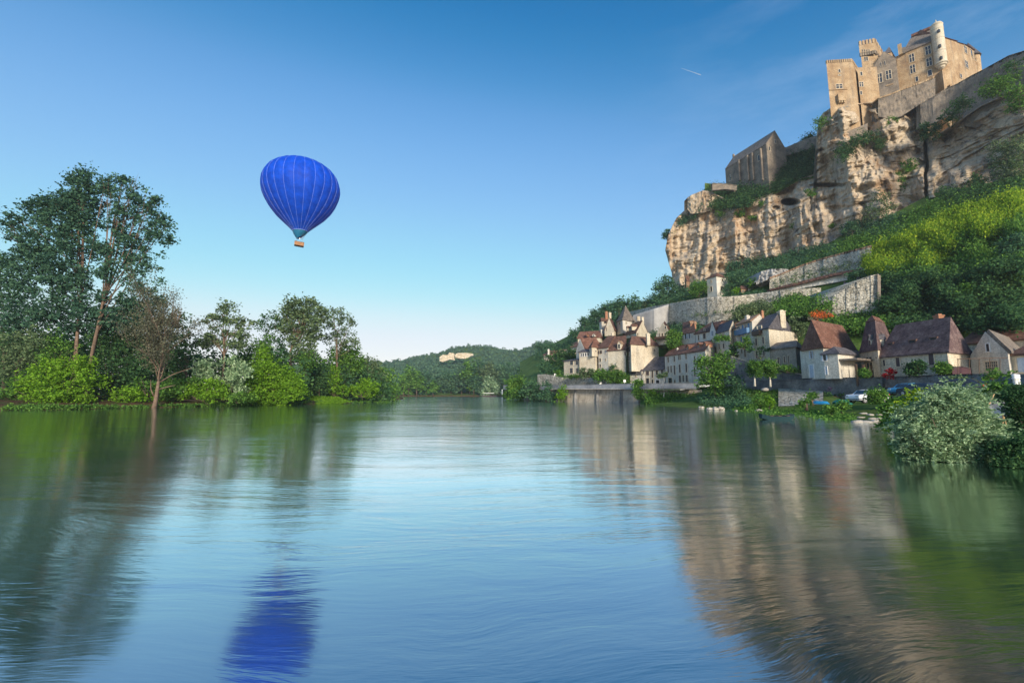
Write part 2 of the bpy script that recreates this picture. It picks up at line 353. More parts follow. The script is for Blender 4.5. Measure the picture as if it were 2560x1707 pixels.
# ---------------------------------------------------------------- surfaces laid out from survey rows of (px, py, D)
def rowat(row, px):
    xs = [r[0] for r in row]; return np.interp(px, xs, [r[1] for r in row]), np.interp(px, xs, [r[2] for r in row])
def surfD(rows, px, py):
    ys = [rowat(r, px) for r in rows]
    if py <= ys[0][0]: return float(ys[0][1])
    for (a, da), (b, db) in zip(ys[:-1], ys[1:]):
        if py <= b: return float(da+(db-da)*(py-a)/max(b-a, 1e-6))
    return float(ys[-1][1])
def gridmesh(name, V, nu, nv, mat, parent=None, smooth=True):
    me = bpy.data.meshes.new(name); V = np.asarray(V, np.float32).reshape(-1, 3)
    i = np.arange(nu-1)[:, None]*nv+np.arange(nv-1)[None, :]
    quads = np.stack([i, i+nv, i+nv+1, i+1], -1).reshape(-1, 4)
    return rawmesh(name, V, quads, mat, parent, smooth)
def rawmesh(name, V, quads, mat, parent=None, smooth=False):
    me = bpy.data.meshes.new(name); k = quads.shape[1]
    me.vertices.add(len(V)); me.vertices.foreach_set('co', np.ascontiguousarray(V, np.float32).ravel())
    me.loops.add(quads.size); me.loops.foreach_set('vertex_index', quads.astype(np.int32).ravel())
    me.polygons.add(len(quads)); me.polygons.foreach_set('loop_start', (np.arange(len(quads))*k).astype(np.int32))
    me.polygons.foreach_set('loop_total', np.full(len(quads), k, np.int32))
    if smooth: me.polygons.foreach_set('use_smooth', np.ones(len(quads), bool))
    me.update(calc_edges=True); me.validate()
    return link(name, me, mat, parent)
def raysnp(px, py):
    cy = (853.5-py)/F; fw = CP-cy*SP; up = SP+cy*CP
    return (px-1280)/F/fw, up/fw
def sheet(name, rows, px0, px1, nu, nsub, mat, disp=None, back=0, parent=None):
    """surface through the rows; disp(px,py,D)->D moves the skin in depth"""
    px = np.linspace(px0, px1, nu); Ys = []; Ds = []
    r = [rowat(x, px) for x in rows]
    for (a, da), (b, db) in zip(r[:-1], r[1:]):
        for k in range(nsub): t = k/nsub; Ys.append(a+(b-a)*t); Ds.append(da+(db-da)*t)
    Ys.append(r[-1][0]); Ds.append(r[-1][1])
    Y = np.array(Ys).T; D = np.array(Ds).T; X = np.repeat(px[:, None], Y.shape[1], 1)
    if disp is not None: D = disp(X, Y, D)
    a, b = raysnp(X, Y); V = np.stack([a*D, D, CAMH+b*D], -1)
    if back:
        t = V[:, :1].copy(); t[..., 1] += back; t[..., 0] += back*.9*(a[:, :1]); V = np.concatenate([t, V], 1)
    return gridmesh(name, V, V.shape[0], V.shape[1], mat, parent)
# ---------------------------------------------------------------- foliage
def leaves(name, C, size, mat, parent=None, stretch=1.6, up=0.0):
    """one small rhomb per centre"""
    C = np.asarray(C, float); n = len(C)
    a = rng.normal(size=(n, 3)); a[:, 2] *= (.6 if up == 0 else 1); 
    if up: a[:, 2] += up*rng.choice([-1, 1], n)*2
    a /= np.linalg.norm(a, axis=1, keepdims=True)
    b = np.cross(a, rng.normal(size=(n, 3))); b /= np.linalg.norm(b, axis=1, keepdims=True)
    s = size*rng.uniform(.6, 1.35, (n, 1))
    a = a*s*stretch*.5; b = b*s*.5
    V = np.stack([C-a, C-b+a*.15, C+a, C+b+a*.15], 1).reshape(-1, 3)
    Q = np.arange(4*n).reshape(n, 4)
    return rawmesh(name, V, Q, mat, parent)
def clumps(lobes, nclump, nleaf, rc, flat=.75, shell=.55):
    """leaf centres: clumps spread through ellipsoid lobes (x,y,z,rx,ry,rz)"""
    L = np.array(lobes, float); w = (L[:, 3]*L[:, 4]*L[:, 5])**(2/3.); w /= w.sum()
    k = rng.choice(len(L), nclump, p=w); d = rng.normal(size=(nclump, 3)); d /= np.linalg.norm(d, axis=1, keepdims=True)
    rr = rng.uniform(0, 1, (nclump, 1))**shell
    c = L[k, :3]+d*rr*L[k, 3:6]
    cs = rng.uniform(.55, 1.3, (nclump, 1, 1))
    lv = c[:, None, :]+rng.normal(size=(nclump, nleaf, 3))*rc*cs*np.array([1, 1, flat])*.55
    return lv.reshape(-1, 3), c
def pxlobes(lobes, D, z=0, depth=1.0, jit=.25):
    out = []
    for l in lobes:
        x, y, r = l[:3]; ry = l[3] if len(l) > 3 else r
        px, py = q(z, x, y); s = ZM[z][2]
        d = D+rng.uniform(-1, 1)*jit*r/s*D/F*2
        p = P(px, py, d); k = d/F/s*1.0
        out.append((p.x, p.y, p.z, r*k, r*k*depth, ry*k))
    return out
def tree(name, label, trunk, lobes, D, z, mat, leaf=.34, dens=1.0, bark='bark', group=None, r0=None, limbs=6, cat='tree', rc=1.0, nleaf=22, base=None, lobeD=1.0, shell=.55, up=0, stretch=1.6):
    """trunk: zoom-pixel polyline from ground up"""
    T = [P(*q(z, x, y), D) for x, y in trunk]
    if base is not None: T[0].z = base
    LB = pxlobes(lobes, D, z, lobeD)
    root = empty(name, T[0], label, cat, group)
    H = (T[-1]-T[0]).length; r0 = r0 or max(.12, H*.018)
    mb = MB()
    n = len(T); mb.tube(T, [r0*(1.25 if i == 0 else 1-.8*i/max(n-1, 1)) for i in range(n)], 8)
    for k in range(min(limbs, len(LB))):
        l = LB[k]; e = Vector(l[:3]); t = rng.uniform(.35, .9); i = min(int(t*(n-1)), n-2); f = t*(n-1)-i
        s = T[i].lerp(T[i+1], f)
        if e.z < s.z+.5: s = T[0].lerp(T[-1], .5) if e.z > T[0].lerp(T[-1], .5).z else T[max(0, n-2)].lerp(T[0], .4)
        m = s.lerp(e, .5)+Vector((0, 0, -.06*(e-s).length)); rr = r0*.30
        mb.tube([s, m, e], [rr, rr*.65, rr*.25], 5)
        for j in range(2):
            e2 = e+Vector(rng.normal(size=3))*l[3]*.5; mb.tube([m.lerp(e, .5), e2], [rr*.35, rr*.12], 4)
    mb.build('trunk', M[bark], root, True)
    vol = sum((l[3]*l[5]) for l in LB)
    nc = int(max(20, vol*dens*3.2/(rc*rc)))
    pts, c = clumps(LB, nc, nleaf, rc, shell=shell)
    pts[:, 2] = np.maximum(pts[:, 2], .08)
    leaves('crown', pts, leaf, mat if not isinstance(mat, str) else M[mat], root, stretch, up)
    return root
def bush(name, label, lobes, D, z, mat, leaf=.3, dens=1.0, group=None, cat='bush', rc=.6, nleaf=20, shell=.45, up=0, stretch=1.6, depth=1.0, stem=True, shoots=0, sl=.7):
    LB = pxlobes(lobes, D, z, depth)
    lo = min(LB, key=lambda l: l[2]-l[5]); base = Vector((np.mean([l[0] for l in LB]), np.mean([l[1] for l in LB]), lo[2]-lo[5]*.95))
    root = empty(name, base, label, cat, group)
    vol = sum((l[3]*l[5]) for l in LB); nc = int(max(14, vol*dens*3.6/(rc*rc)))
    pts, c = clumps(LB, nc, nleaf, rc, shell=shell); pts[:, 2] = np.maximum(pts[:, 2], .05)
    if shoots:                                      # loose sprays that break the outline
        ex_ = []
        for i in range(shoots):
            l = LB[rng.integers(len(LB))]; d = rng.normal(size=3); d[2] = abs(d[2])*.9-.15; d /= np.linalg.norm(d); p_ = np.array(l[:3])+d*np.array(l[3:6])*.9; ln = sl*rng.uniform(.4, 1.3)
            for t in np.linspace(0, 1, 22): ex_.append(p_+d*ln*t+np.array([0, 0, -.25*ln*t*t])+rng.normal(size=3)*.05*(1.3-t)*sl)
        ex_ = np.array(ex_); ex_[:, 2] = np.maximum(ex_[:, 2], .04); pts = np.concatenate([pts, ex_])
    leaves('foliage', pts, leaf, M[mat], root, stretch, up)
    mb = MB()
    for l in LB:
        for j in range(2):
            e = Vector(l[:3])+Vector(rng.normal(size=3))*l[3]*.4; r = .025+.02*l[3]
            mb.tube([base+Vector((rng.normal()*l[3]*.15, rng.normal()*.1, 0)), base.lerp(e, .5)+Vector((0, 0, -.1*l[5])), e], [r, r*.7, r*.3], 4)
    mb.build('stem', M['bark'], root)
    return root
def inpoly(x, y, poly):
    c = False; j = len(poly)-1
    for i in range(len(poly)):
        xi, yi = poly[i]; xj, yj = poly[j]
        if (yi > y) != (yj > y) and x < (xj-xi)*(y-yi)/(yj-yi+1e-9)+xi: c = not c
        j = i
    return c
def patch(name, label, poly, z, Dfun, mat, n, rc, leaf, nleaf=20, off=(0, 3), cat='vegetation', up=0, stuff=True, vert=1.0, group=None, stretch=1.6, relief=0, rs=.022):
    """plants that cover a stretch of slope: clumps stand on the terrain's own surface"""
    pl = [q(z, *p) for p in poly]; xs = [p[0] for p in pl]; ys = [p[1] for p in pl]; C = []
    while len(C) < n:
        x = rng.uniform(min(xs), max(xs)); y = rng.uniform(min(ys), max(ys))
        if inpoly(x, y, pl): C.append(P(x, y, Dfun(x, y)-rng.uniform(*off)-relief*max(0, float(fbm(x*rs, y*rs*1.5, 4, 3))-.35)*3))
    C = np.array([tuple(c) for c in C]); cs = rng.uniform(.5, 1.35, (n, 1, 1))
    lv = (C[:, None, :]+rng.normal(size=(n, nleaf, 3))*rc*cs*.55*np.array([1, 1, vert])).reshape(-1, 3)
    o = leaves(name, lv, leaf, M[mat], None, stretch, up)
    return tag(o, label, cat, group, 'stuff' if stuff else None)
# ---------------------------------------------------------------- terrain
waterline_r = [(1250, 994), (1340, 1001), (1420, 1005), (1600, 1012), (1700, 1022), (1800, 1024), (1880, 1032), (1960, 1044), (2060, 1054), (2110, 1062), (2200, 1066), (2250, 1100), (2290, 1150), (2330, 1172), (2420, 1182), (2560, 1180), (2750, 1180)]
def wl(lst, Z=0): return [(x, y, PZ(x, y, Z).y) for x, y in lst]
# water: one wide sheet (river bed hidden below)
tag(rawmesh('river', np.array([(-900, -60, 0), (900, -60, 0), (900, 700, 0), (-900, 700, 0)], float), np.array([[0, 1, 2, 3]]), M['water']), kind='structure')
# far ground to the horizon
tag(rawmesh('ground', np.array([(-9000, 420, .7), (9000, 420, .7), (9000, 9000, .7), (-9000, 9000, .7)], float), np.array([[0, 1, 2, 3]]), M['ground']), kind='structure')
# far low bank where the river bends away
fb = MB(); prev = None
for X in range(-400, 200, 20):
    y0 = 372+6*math.sin(X*.05); fb.hexa([(X, y0, -.5), (X+20, y0+3, -.5), (X+20, 440, -.5), (X, 440, -.5)], [(X, y0+3, 1.0), (X+20, y0+5, 1.0), (X+20, 440, 1.2), (X, 440, 1.2)])
tag(fb.build('far_bank', M['soil']), kind='structure')
# left bank
lw = [(-500, 1030), (0, 1025), (200, 1022), (390, 1019), (640, 1012), (780, 1010), (900, 1005), (1002, 998.5)]
L0 = wl(lw, -.1); 
L1 = [(x, PXY[1] if 0 else 0, d) for x, y, d in L0 for PXY in [(0, 0)]]
def proj(p):
    fw = p[1]*CP+(p[2]-CAMH)*SP; up = -p[1]*SP+(p[2]-CAMH)*CP
    return 1280+F*p[0]/fw, 853.5-F*up/fw
def bankmesh(name, line, offs, mat, nu=260, kind='structure'):
    """line of (px,py) at the waterline, offs = [(push back m, height m)]"""
    pts = [PZ(x, y, 0) for x, y in line]; s = [0]
    for a, b in zip(pts[:-1], pts[1:]): s.append(s[-1]+(b-a).length)
    t = np.linspace(0, s[-1], nu); X = np.interp(t, s, [p.x for p in pts]); Y = np.interp(t, s, [p.y for p in pts])
    tx = np.gradient(X); ty = np.gradient(Y); l = np.hypot(tx, ty); nx, ny = -ty/l, tx/l
    if (nx*X+ny*Y).mean() < 0: nx, ny = -nx, -ny
    V = []
    for k, (o, h) in enumerate(offs):
        wob = (fbm(X*.35, Y*.35, k)-.5)*min(1.6, .4+o*.2)
        hh = h+(fbm(X*.5+9, Y*.5, k)-.5)*min(.8, h*.7) if h > 0 else np.full(nu, h)
        if abs(o) < .01: wob = (fbm(X*.5, Y*.5, 3)-.5)*.8
        V.append(np.stack([X+nx*(o+wob), Y+ny*(o+wob), hh+0*X], -1))
    V = np.stack(V, 1)
    return tag(gridmesh(name, V, V.shape[0], V.shape[1], mat), kind=kind)
bankmesh('left_bank', lw+[(1010, 996)], [(-.8, -.6), (0, .12), (.6, .45), (2.5, .8), (8, 1.1), (25, 1.6), (60, 2), (140, 2.5)], M['soil'])
# right bank rows
hill = [
 [(1300, 905, 330), (1400, 850, 300), (1500, 800, 262), (1590, 760, 240), (1680, 735, 200), (1728, 712, 192), (1816, 684, 182), (1933, 646, 172), (2060, 606, 158), (2200, 552, 142), (2326, 485, 134), (2464, 460, 122), (2560, 436, 114), (2700, 405, 104)],
 [(1300, 930, 280), (1400, 885, 245), (1500, 832, 205), (1590, 800, 185), (1700, 762, 168), (1816, 732, 160), (1933, 690, 150), (2060, 655, 138), (2200, 612, 122), (2326, 580, 112), (2464, 560, 100), (2560, 550, 94), (2700, 540, 88)],
 [(1300, 950, 220), (1400, 925, 190), (1500, 880, 165), (1590, 850, 150), (1700, 830, 135), (1816, 815, 120), (1933, 810, 107), (2060, 810, 95), (2200, 815, 87), (2326, 820, 82), (2464, 830, 76), (2560, 840, 72), (2700, 845, 66)],
 [(1300, 968, 185), (1400, 966, 158), (1500, 962, 138), (1590, 960, 126), (1700, 958, 114), (1816, 956, 101), (1933, 952, 88), (2060, 948, 79), (2200, 943, 73), (2326, 939, 67), (2464, 935, 61), (2560, 932, 57), (2700, 928, 52)]]
def hD(x, y): return surfD(hill, x, y)
tag(sheet('hillside', hill, 1300, 2700, 240, 12, M['ground'], lambda X, Y, D: D+(fbm(X*.03, Y*.05, 0)-.5)*3), kind='structure')
cliff = [
 [(1719, 497, 212), (1762, 476, 203), (1776, 478, 200), (1840, 512, 190), (1898, 494, 184), (1948, 476, 180), (1992, 450, 176), (2034, 436, 172), (2041, 345, 166), (2043, 325, 165), (2055, 285, 162), (2075, 271, 160), (2117, 262, 158), (2194, 254, 157), (2240, 248, 153), (2273, 238, 151), (2308, 262, 148), (2318, 330, 146), (2330, 345, 143), (2378, 314, 138), (2452, 264, 130), (2517, 234, 124), (2560, 215, 119), (2700, 150, 106)],
 [(1719, 560, 209), (1840, 565, 186), (1948, 545, 175), (2041, 460, 163), (2117, 400, 155), (2240, 370, 149), (2312, 380, 144), (2330, 390, 139), (2452, 350, 126), (2560, 320, 115), (2700, 280, 104)],
 [(1719, 725, 204), (1728, 714, 194), (1816, 690, 182), (1933, 652, 172), (2060, 612, 158), (2200, 562, 142), (2326, 495, 134), (2464, 470, 122), (2560, 446, 114), (2700, 415, 104)]]
NOSE = [(497, 0), (526, -8), (545, -28), (564, -38), (593, -50), (626, -56), (655, -48), (681, -40), (725, -36)]
def cD(x, y): return surfD(cliff, x, y)
def build_cliff():
    px = np.concatenate([np.linspace(1719, 2030, 220), np.linspace(2031, 2050, 24), np.linspace(2052, 2700, 400)]); nv = 260
    r = [rowat(x, px) for x in cliff]; t = np.linspace(0, 1, nv)
    ytop, ybot = r[0][0], r[2][0]
    Y = ytop[:, None]+(ybot-ytop)[:, None]*t[None]
    D = np.zeros_like(Y)
    for i in range(len(px)): D[i] = np.interp(Y[i], [r[0][0][i], max(r[1][0][i], r[0][0][i]+1), r[2][0][i]], [r[0][1][i], r[1][1][i], r[2][1][i]])
    X = np.repeat(px[:, None], nv, 1)
    nose = np.interp(Y, [a for a, b in NOSE], [b for a, b in NOSE])
    X = X+nose*np.exp(-(X-1719)/38.)
    a, b = raysnp(X, Y); wx, wz = a*D, CAMH+b*D
    along = wx*.75-D*.45
    n1 = fbm(along*.045, wz*.03, 0, 5)-.5; n2 = fbm(along*.16, wz*.035, 5, 4)-.5; n3 = fbm(along*.035+4, wz*.28, 9, 4)-.5
    n4 = fbm(along*.35, wz*.5, 2, 4)-.5
    ledge = np.abs(((wz*.11+fbm(along*.03, wz*.02, 7)*2.2) % 1)-.5)
    n5 = fbm(along*.7, wz*.9, 12, 3)-.5; n6 = fbm(along*.30, wz*.02, 21, 3)-.5
    dd = n1*20+n2*12+np.sign(n3)*np.abs(n3)**.8*3+n4*2.5+n5*1.6+n6*11+(ledge-.25)*2
    wv_ = fbm(along*.08, wz*.08, 31, 3)*5; blk = vnoise(np.floor(along*.30+wv_)*.73, np.floor(wz*.20+wv_*.8)*.91, 8)-.5; blk2 = vnoise(np.floor(along*.75+wv_*2)*.77, np.floor(wz*.55+wv_*2)*.83, 15)-.5
    dd += blk*3.5+blk2*1.3
    dd *= np.clip((Y-ytop[:, None])/10, .25, 1)
    def hole(cx, cy, rx, ry, dep):
        nonlocal dd
        e = ((X-cx)/rx)**2+((Y-cy)/ry)**2; dd = dd+dep*np.clip(1.6-e*1.1, 0, 1)
    hole(1976, 505, 21, 8.5, 16); hole(1940, 520, 9, 5, 4); hole(1725, 697, 8, 12, 3)
    e_ = np.abs(X-2316-6*(fbm(Y*.05, 0, 3)-.5)*2-(Y-430)*.05)/(2.2+2*fbm(Y*.09, 3, 1)); dd = dd+9*np.clip(1.5-e_, 0, 1)*((Y > 352) & (Y < 512))
    hole(2070, 463, 40, 5, 4)
    D2 = D+dd; V = np.stack([a*D2, D2, CAMH+b*D2], -1)
    # plateau behind the rim and the flank behind the nose
    back = V[:, :1].copy(); back[..., 1] += 22; back[..., 0] += 22*a[:, :1]+4; V = np.concatenate([back, V], 1)
    l1 = V[:1].copy(); l1[..., 1] += 40; l1[..., 0] += 40*.62+6; V = np.concatenate([l1, V], 0)
    return tag(gridmesh('cliff', V, V.shape[0], V.shape[1], M['rock'], smooth=False), kind='structure')
build_cliff()
# vegetated shelf between the lower cliff rim and the ramparts by the church
shelf = [[(1740, 455, 222), (1800, 462, 212), (1850, 450, 205), (1900, 425, 200), (1960, 395, 196), (2000, 370, 192), (2055, 330, 186)],
         [(1740, 500, 206), (1790, 525, 196), (1850, 514, 188), (1900, 498, 183), (1948, 480, 179), (1992, 454, 175), (2055, 440, 168)]]
def sD(x, y): return surfD(shelf, x, y)
tag(sheet('shelf', shelf, 1762, 2050, 60, 12, M['ground']), kind='structure')
# right river bank between the waterline and the road wall
rb0 = [(x, y, PZ(x, y, -.15).y) for x, y in waterline_r if x >= 1600]
rb1 = [(1600, 1004, 104), (1700, 1006, 92), (1800, 1002, 85), (1880, 1006, 78), (1960, 1022, 68), (2060, 1030, 58), (2110, 1030, 52), (2200, 1030, 46), (2250, 1055, 34), (2330, 1075, 26), (2420, 1085, 23), (2560, 1075, 20), (2750, 1060, 18)]
rb2 = [(1600, 996, 110), (1700, 990, 104), (1800, 972, 95), (1880, 966, 90), (1960, 966, 84), (2060, 968, 77), (2110, 1003, 68), (2200, 1004, 64), (2326, 1002, 58), (2464, 998, 50), (2560, 985, 44), (2750, 975, 38)]
rb3 = [(1600, 985, 118), (1700, 975, 112), (1800, 962, 103), (1880, 960, 97), (1960, 960, 90), (2060, 960, 83), (2110, 1001.5, 72), (2200, 1002, 68), (2326, 998, 62), (2464, 985, 55), (2560, 970, 50), (2750, 955, 44)]
rbank = [rb3, rb2, rb1, rb0]
def bD(x, y): return surfD(rbank, x, y)
tag(sheet('riverbank', rbank, 1600, 2750, 300, 12, M['ground'], lambda X, Y, D: D+(fbm(X*.06, Y*.15, 0)-.5)*D*.012), kind='structure')
# paved stone ramp on the bank
_v = np.vectorize(lambda x, y: bD(x, y))
tag(sheet('stone_ramp', [[(1948, 971, 85), (2066, 974, 76)], [(1938, 1016, 70), (2050, 1010, 62)]], 1946, 2058, 40, 12, M['rubble'], lambda X, Y, D: _v(X-(Y-990)*.35, Y)-.95+(fbm(X*.5, Y*.9, 0)-.5)*.3), kind='structure')
# path at the right
pr = [[(2512, 992, 43), (2536, 992, 42)], [(2482, 1030, 34), (2536, 1020, 33)], [(2462, 1047, 29), (2520, 1042, 28)]]
tag(sheet('path', [[(x, y, d-1.2) for x, y, d in r] for r in pr], 2470, 2526, 14, 6, plain('pale gravel path', (.42, .38, .35), .9)), kind='structure')
# ---------------------------------------------------------------- walls following the hill
def wall(name, label, pts, z, mat, th=1.2, cap=None, cat='wall', sub=6, rough=.25, kind=None, capmat='palestone', snap=False):
    """pts: (x, ytop, ybot, D) in zoom pixels: a thick wall with a slightly uneven face"""
    W = [(q(z, x, a)[0], q(z, x, a)[1], q(z, x, b)[1], D) for x, a, b, D in pts]
    xs = np.array([w_[0] for w_ in W]); n = max(2, int((xs[-1]-xs[0])/2.5)); px = np.unique(np.concatenate([np.linspace(xs[0], xs[-1], n), xs]))
    yt = np.interp(px, xs, [w_[1] for w_ in W]); yb = np.interp(px, xs, [w_[2] for w_ in W]); D = np.interp(px, xs, [w_[3] for w_ in W])
    if snap:
        D = np.array([hD(x, b_) for x, b_ in zip(px, yb)])-1.2; th = np.array([max(1.2, hD(x, a_)-d_+1) for x, a_, d_ in zip(px, yt, D)])[:, None]
        k_ = np.ones(31)/31; D = np.convolve(np.pad(D, 15, 'edge'), k_, 'valid')
    nv = 14; t = np.linspace(0, 1, nv); Y = yt[:, None]+(yb-yt)[:, None]*t; X = np.repeat(px[:, None], nv, 1); DD = np.repeat(D[:, None], nv, 1)
    DD = DD-t*.4+(fbm(X*.4, Y*.6, 1)-.5)*rough*2
    a, b = raysnp(X, Y); V = np.stack([a*DD, DD, CAMH+b*DD], -1)
    top = V[:, :1].copy(); top[..., 1] += th; bot = V[:, -1:].copy(); bot[..., 1] += th
    V = np.concatenate([bot, top, V], 1)
    o = gridmesh(name, V, V.shape[0], V.shape[1], M[mat], smooth=False)
    if cap:
        root = empty(name, tuple(V[0, 2]), label, cat); o.name = 'masonry'; 
        o.parent = root; o.data.transform(__import__('mathutils').Matrix.Translation(-root.location))
        mb = MB()
        for i in range(len(px)-1):
            p, r_ = Vector(V[i, 2]), Vector(V[i+1, 2]); u = Vector((0, -.18, 0)); v = Vector((0, (th if not snap else .6)+.1, 0)); h = Vector((0, 0, cap))
            mb.hexa([p+u, r_+u, r_+v, p+v], [p+u+h, r_+u+h, r_+v+h, p+v+h])
        mb.build('coping', M[capmat], root); return root
    return tag(o, label, cat, kind=kind)
def onface(A, B, px, py):
    a, b = ray(px, py); dx, dy = B.x-A.x, B.y-A.y
    # A + s(B-A) = (a D, D)
    den = dx-a*dy
    s = (a*A.y-A.x)/den; D = A.y+s*dy; return s, CAMH+b*D
def opening(root, A, B, nrm, z, rect, kind):
    x0, y0, x1, y1 = rect; p0 = q(z, x0, (y0+y1)/2); p1 = q(z, x1, (y0+y1)/2); pc = q(z, (x0+x1)/2, y0); pd = q(z, (x0+x1)/2, y1)
    Ln = math.hypot(B.x-A.x, B.y-A.y); s0, _ = onface(A, B, *p0); s1, _ = onface(A, B, *p1); _, zt = onface(A, B, *pc); _, zb = onface(A, B, *pd)
    s0, s1 = sorted((s0, s1)); u = Vector(((B.x-A.x)/Ln, (B.y-A.y)/Ln, 0)); up = Vector((0, 0, 1))
    c = Vector((A.x, A.y, 0))+u*((s0+s1)/2*Ln)+up*((zt+zb)/2); hw = (s1-s0)*Ln/2; hh = (zt-zb)/2
    def bx(mb, cu, cz, w_, h_, d0, d1): mb.box(c+u*cu+up*cz+nrm*((d0+d1)/2), u*w_, nrm*((d1-d0)/2), up*h_)
    isdoor = kind.startswith('d'); fw = min(.16, hw*.4)
    fr = MB(); fm = 'frame'
    if kind in ('wb', 'sb', 'pw', 'dw'): fm = 'whitep'
    bx(fr, -hw-fw/2, 0, fw/2, hh+fw, -.05, .09); bx(fr, hw+fw/2, 0, fw/2, hh+fw, -.05, .09); bx(fr, 0, hh+fw/2, hw-.002, fw/2, -.05, .09)
    if not isdoor: bx(fr, 0, -hh-fw/2, hw+fw*1.3, fw/2, -.05, .16)
    if kind == 'cross': bx(fr, 0, 0, .09, hh-.002, -.05, .08); bx(fr, 0, hh*.15, hw-.1, .07, -.05, .07)
    if kind == 'gridw':
        for k in range(1, 6): bx(fr, -hw+k*hw/3, 0, .03, hh-.002, -.05, .06)
        for k in range(1, 3): bx(fr, 0, -hh+k*hh*2/3, hw-.002, .025, -.05, .055)
    f = fr.build('door_frame' if isdoor else 'window_frame', M[fm], root)
    mb = MB(); bx(mb, 0, 0, hw-.004, hh-.004, -.05, .025)
    pm = {'w': 'glass', 'cross': 'glass', 'gridw': 'glass', 'sb': 'glass', 'pw': 'glass', 'hole': 'glass', 'wb': 'glass', 's': 'glass', 'shut': 'shutter', 'blue': 'blue', 'd': 'wood', 'dw': 'pblue', 'dg': 'glass', 'gar': 'pblue', 'red': 'maroon'}[kind]
    mb.build('door_leaf' if isdoor else ('shutter' if kind in ('shut', 'blue', 'red') else 'pane'), M[pm], f)
    if kind in ('s', 'sb', 'pw'):
        for sg in (-1, 1):
            mb = MB(); bx(mb, sg*(hw+hw*.5+.05), 0, hw*.46, hh, .1, .14); mb.build('shutter', M[{'s': 'shutter', 'sb': 'blue', 'pw': 'pblue'}[kind]], root)
def face_axes(A, B):
    d = Vector((B.x-A.x, B.y-A.y, 0)).normalized(); n = Vector((d.y, -d.x, 0))
    m = (A+B)/2
    if n.dot(Vector((-m.x, -m.y, 0))) < 0: n = -n
    return d, n
def roofmesh(root, corners, ze, zr, axis, h0, h1, mat, ov=.35, th=.22, name='roof', flare=0):
    """corners L, C, R, B at eave height; axis 'L': ridge runs along L-C, 'R': along C-R"""
    Lp, Cp, Rp, Bp = corners; cen = (Lp+Rp)/2
    rd = (Cp-Lp) if axis == 'L' else (Rp-Cp); rd = Vector((rd.x, rd.y, 0)).normalized(); sdir = (Rp-Cp) if axis == 'L' else (Cp-Lp); sdir = Vector((sdir.x, sdir.y, 0)).normalized()
    first = {0, 3} if axis == 'L' else {0, 1}
    def ex(i, p):
        v = Vector((p.x-cen.x, p.y-cen.y, 0)); h = h0 if i in first else h1
        return Vector((p.x, p.y, 0))+sdir*ov*(1 if v.dot(sdir) > 0 else -1)+rd*(ov if h > 0 else -.07)*(1 if v.dot(rd) > 0 else -1)
    E = [ex(i, p) for i, p in enumerate((Lp, Cp, Rp, Bp))]
    if axis == 'L': a0, a1, b0, b1 = E[0], E[1], E[3], E[2]       # eave lines L-C and B-R
    else: a0, a1, b0, b1 = E[1], E[2], E[0], E[3]
    m0 = (a0+b0)/2; m1 = (a1+b1)/2; r0 = m0.lerp(m1, h0); r1 = m1.lerp(m0, h1)
    z0 = ze-.12; up = lambda p, z: Vector((p.x, p.y, z))
    NV = 5
    def slope(p0, p1, q0, q1):
        pass
    vs = [up(a0, z0), up(a1, z0), up(b1, z0), up(b0, z0), up(a0, z0+th), up(a1, z0+th), up(b1, z0+th), up(b0, z0+th)]
    if flare:
        t = .16; zf = ze+(zr-ze)*t*.62
        def fl(a, r): p = a.lerp(r, t); return up(p, zf+th)
        vs += [fl(a0, r0), fl(a1, r1), fl(b1, r1), fl(b0, r0), up(r0, zr+th), up(r1, zr+th)]
        fs = [(3, 2, 1, 0), (0, 1, 5, 4), (1, 2, 6, 5), (2, 3, 7, 6), (3, 0, 4, 7), (4, 5, 9, 8), (5, 6, 10, 9), (6, 7, 11, 10), (7, 4, 8, 11), (8, 9, 13, 12), (10, 11, 12, 13), (9, 10, 13), (11, 8, 12)]
    else:
        vs += [up(r0, zr+th), up(r1, zr+th)]
        fs = [(3, 2, 1, 0), (0, 1, 5, 4), (1, 2, 6, 5), (2, 3, 7, 6), (3, 0, 4, 7), (4, 5, 9, 8), (6, 7, 8, 9), (5, 6, 9), (7, 4, 8)]
    if (r0-r1).length < .02: pass
    mb = MB(); mb.add(vs, fs)
    o = mb.build(name, M[mat], root)
    return o, (up(r0, zr+th), up(r1, zr+th))
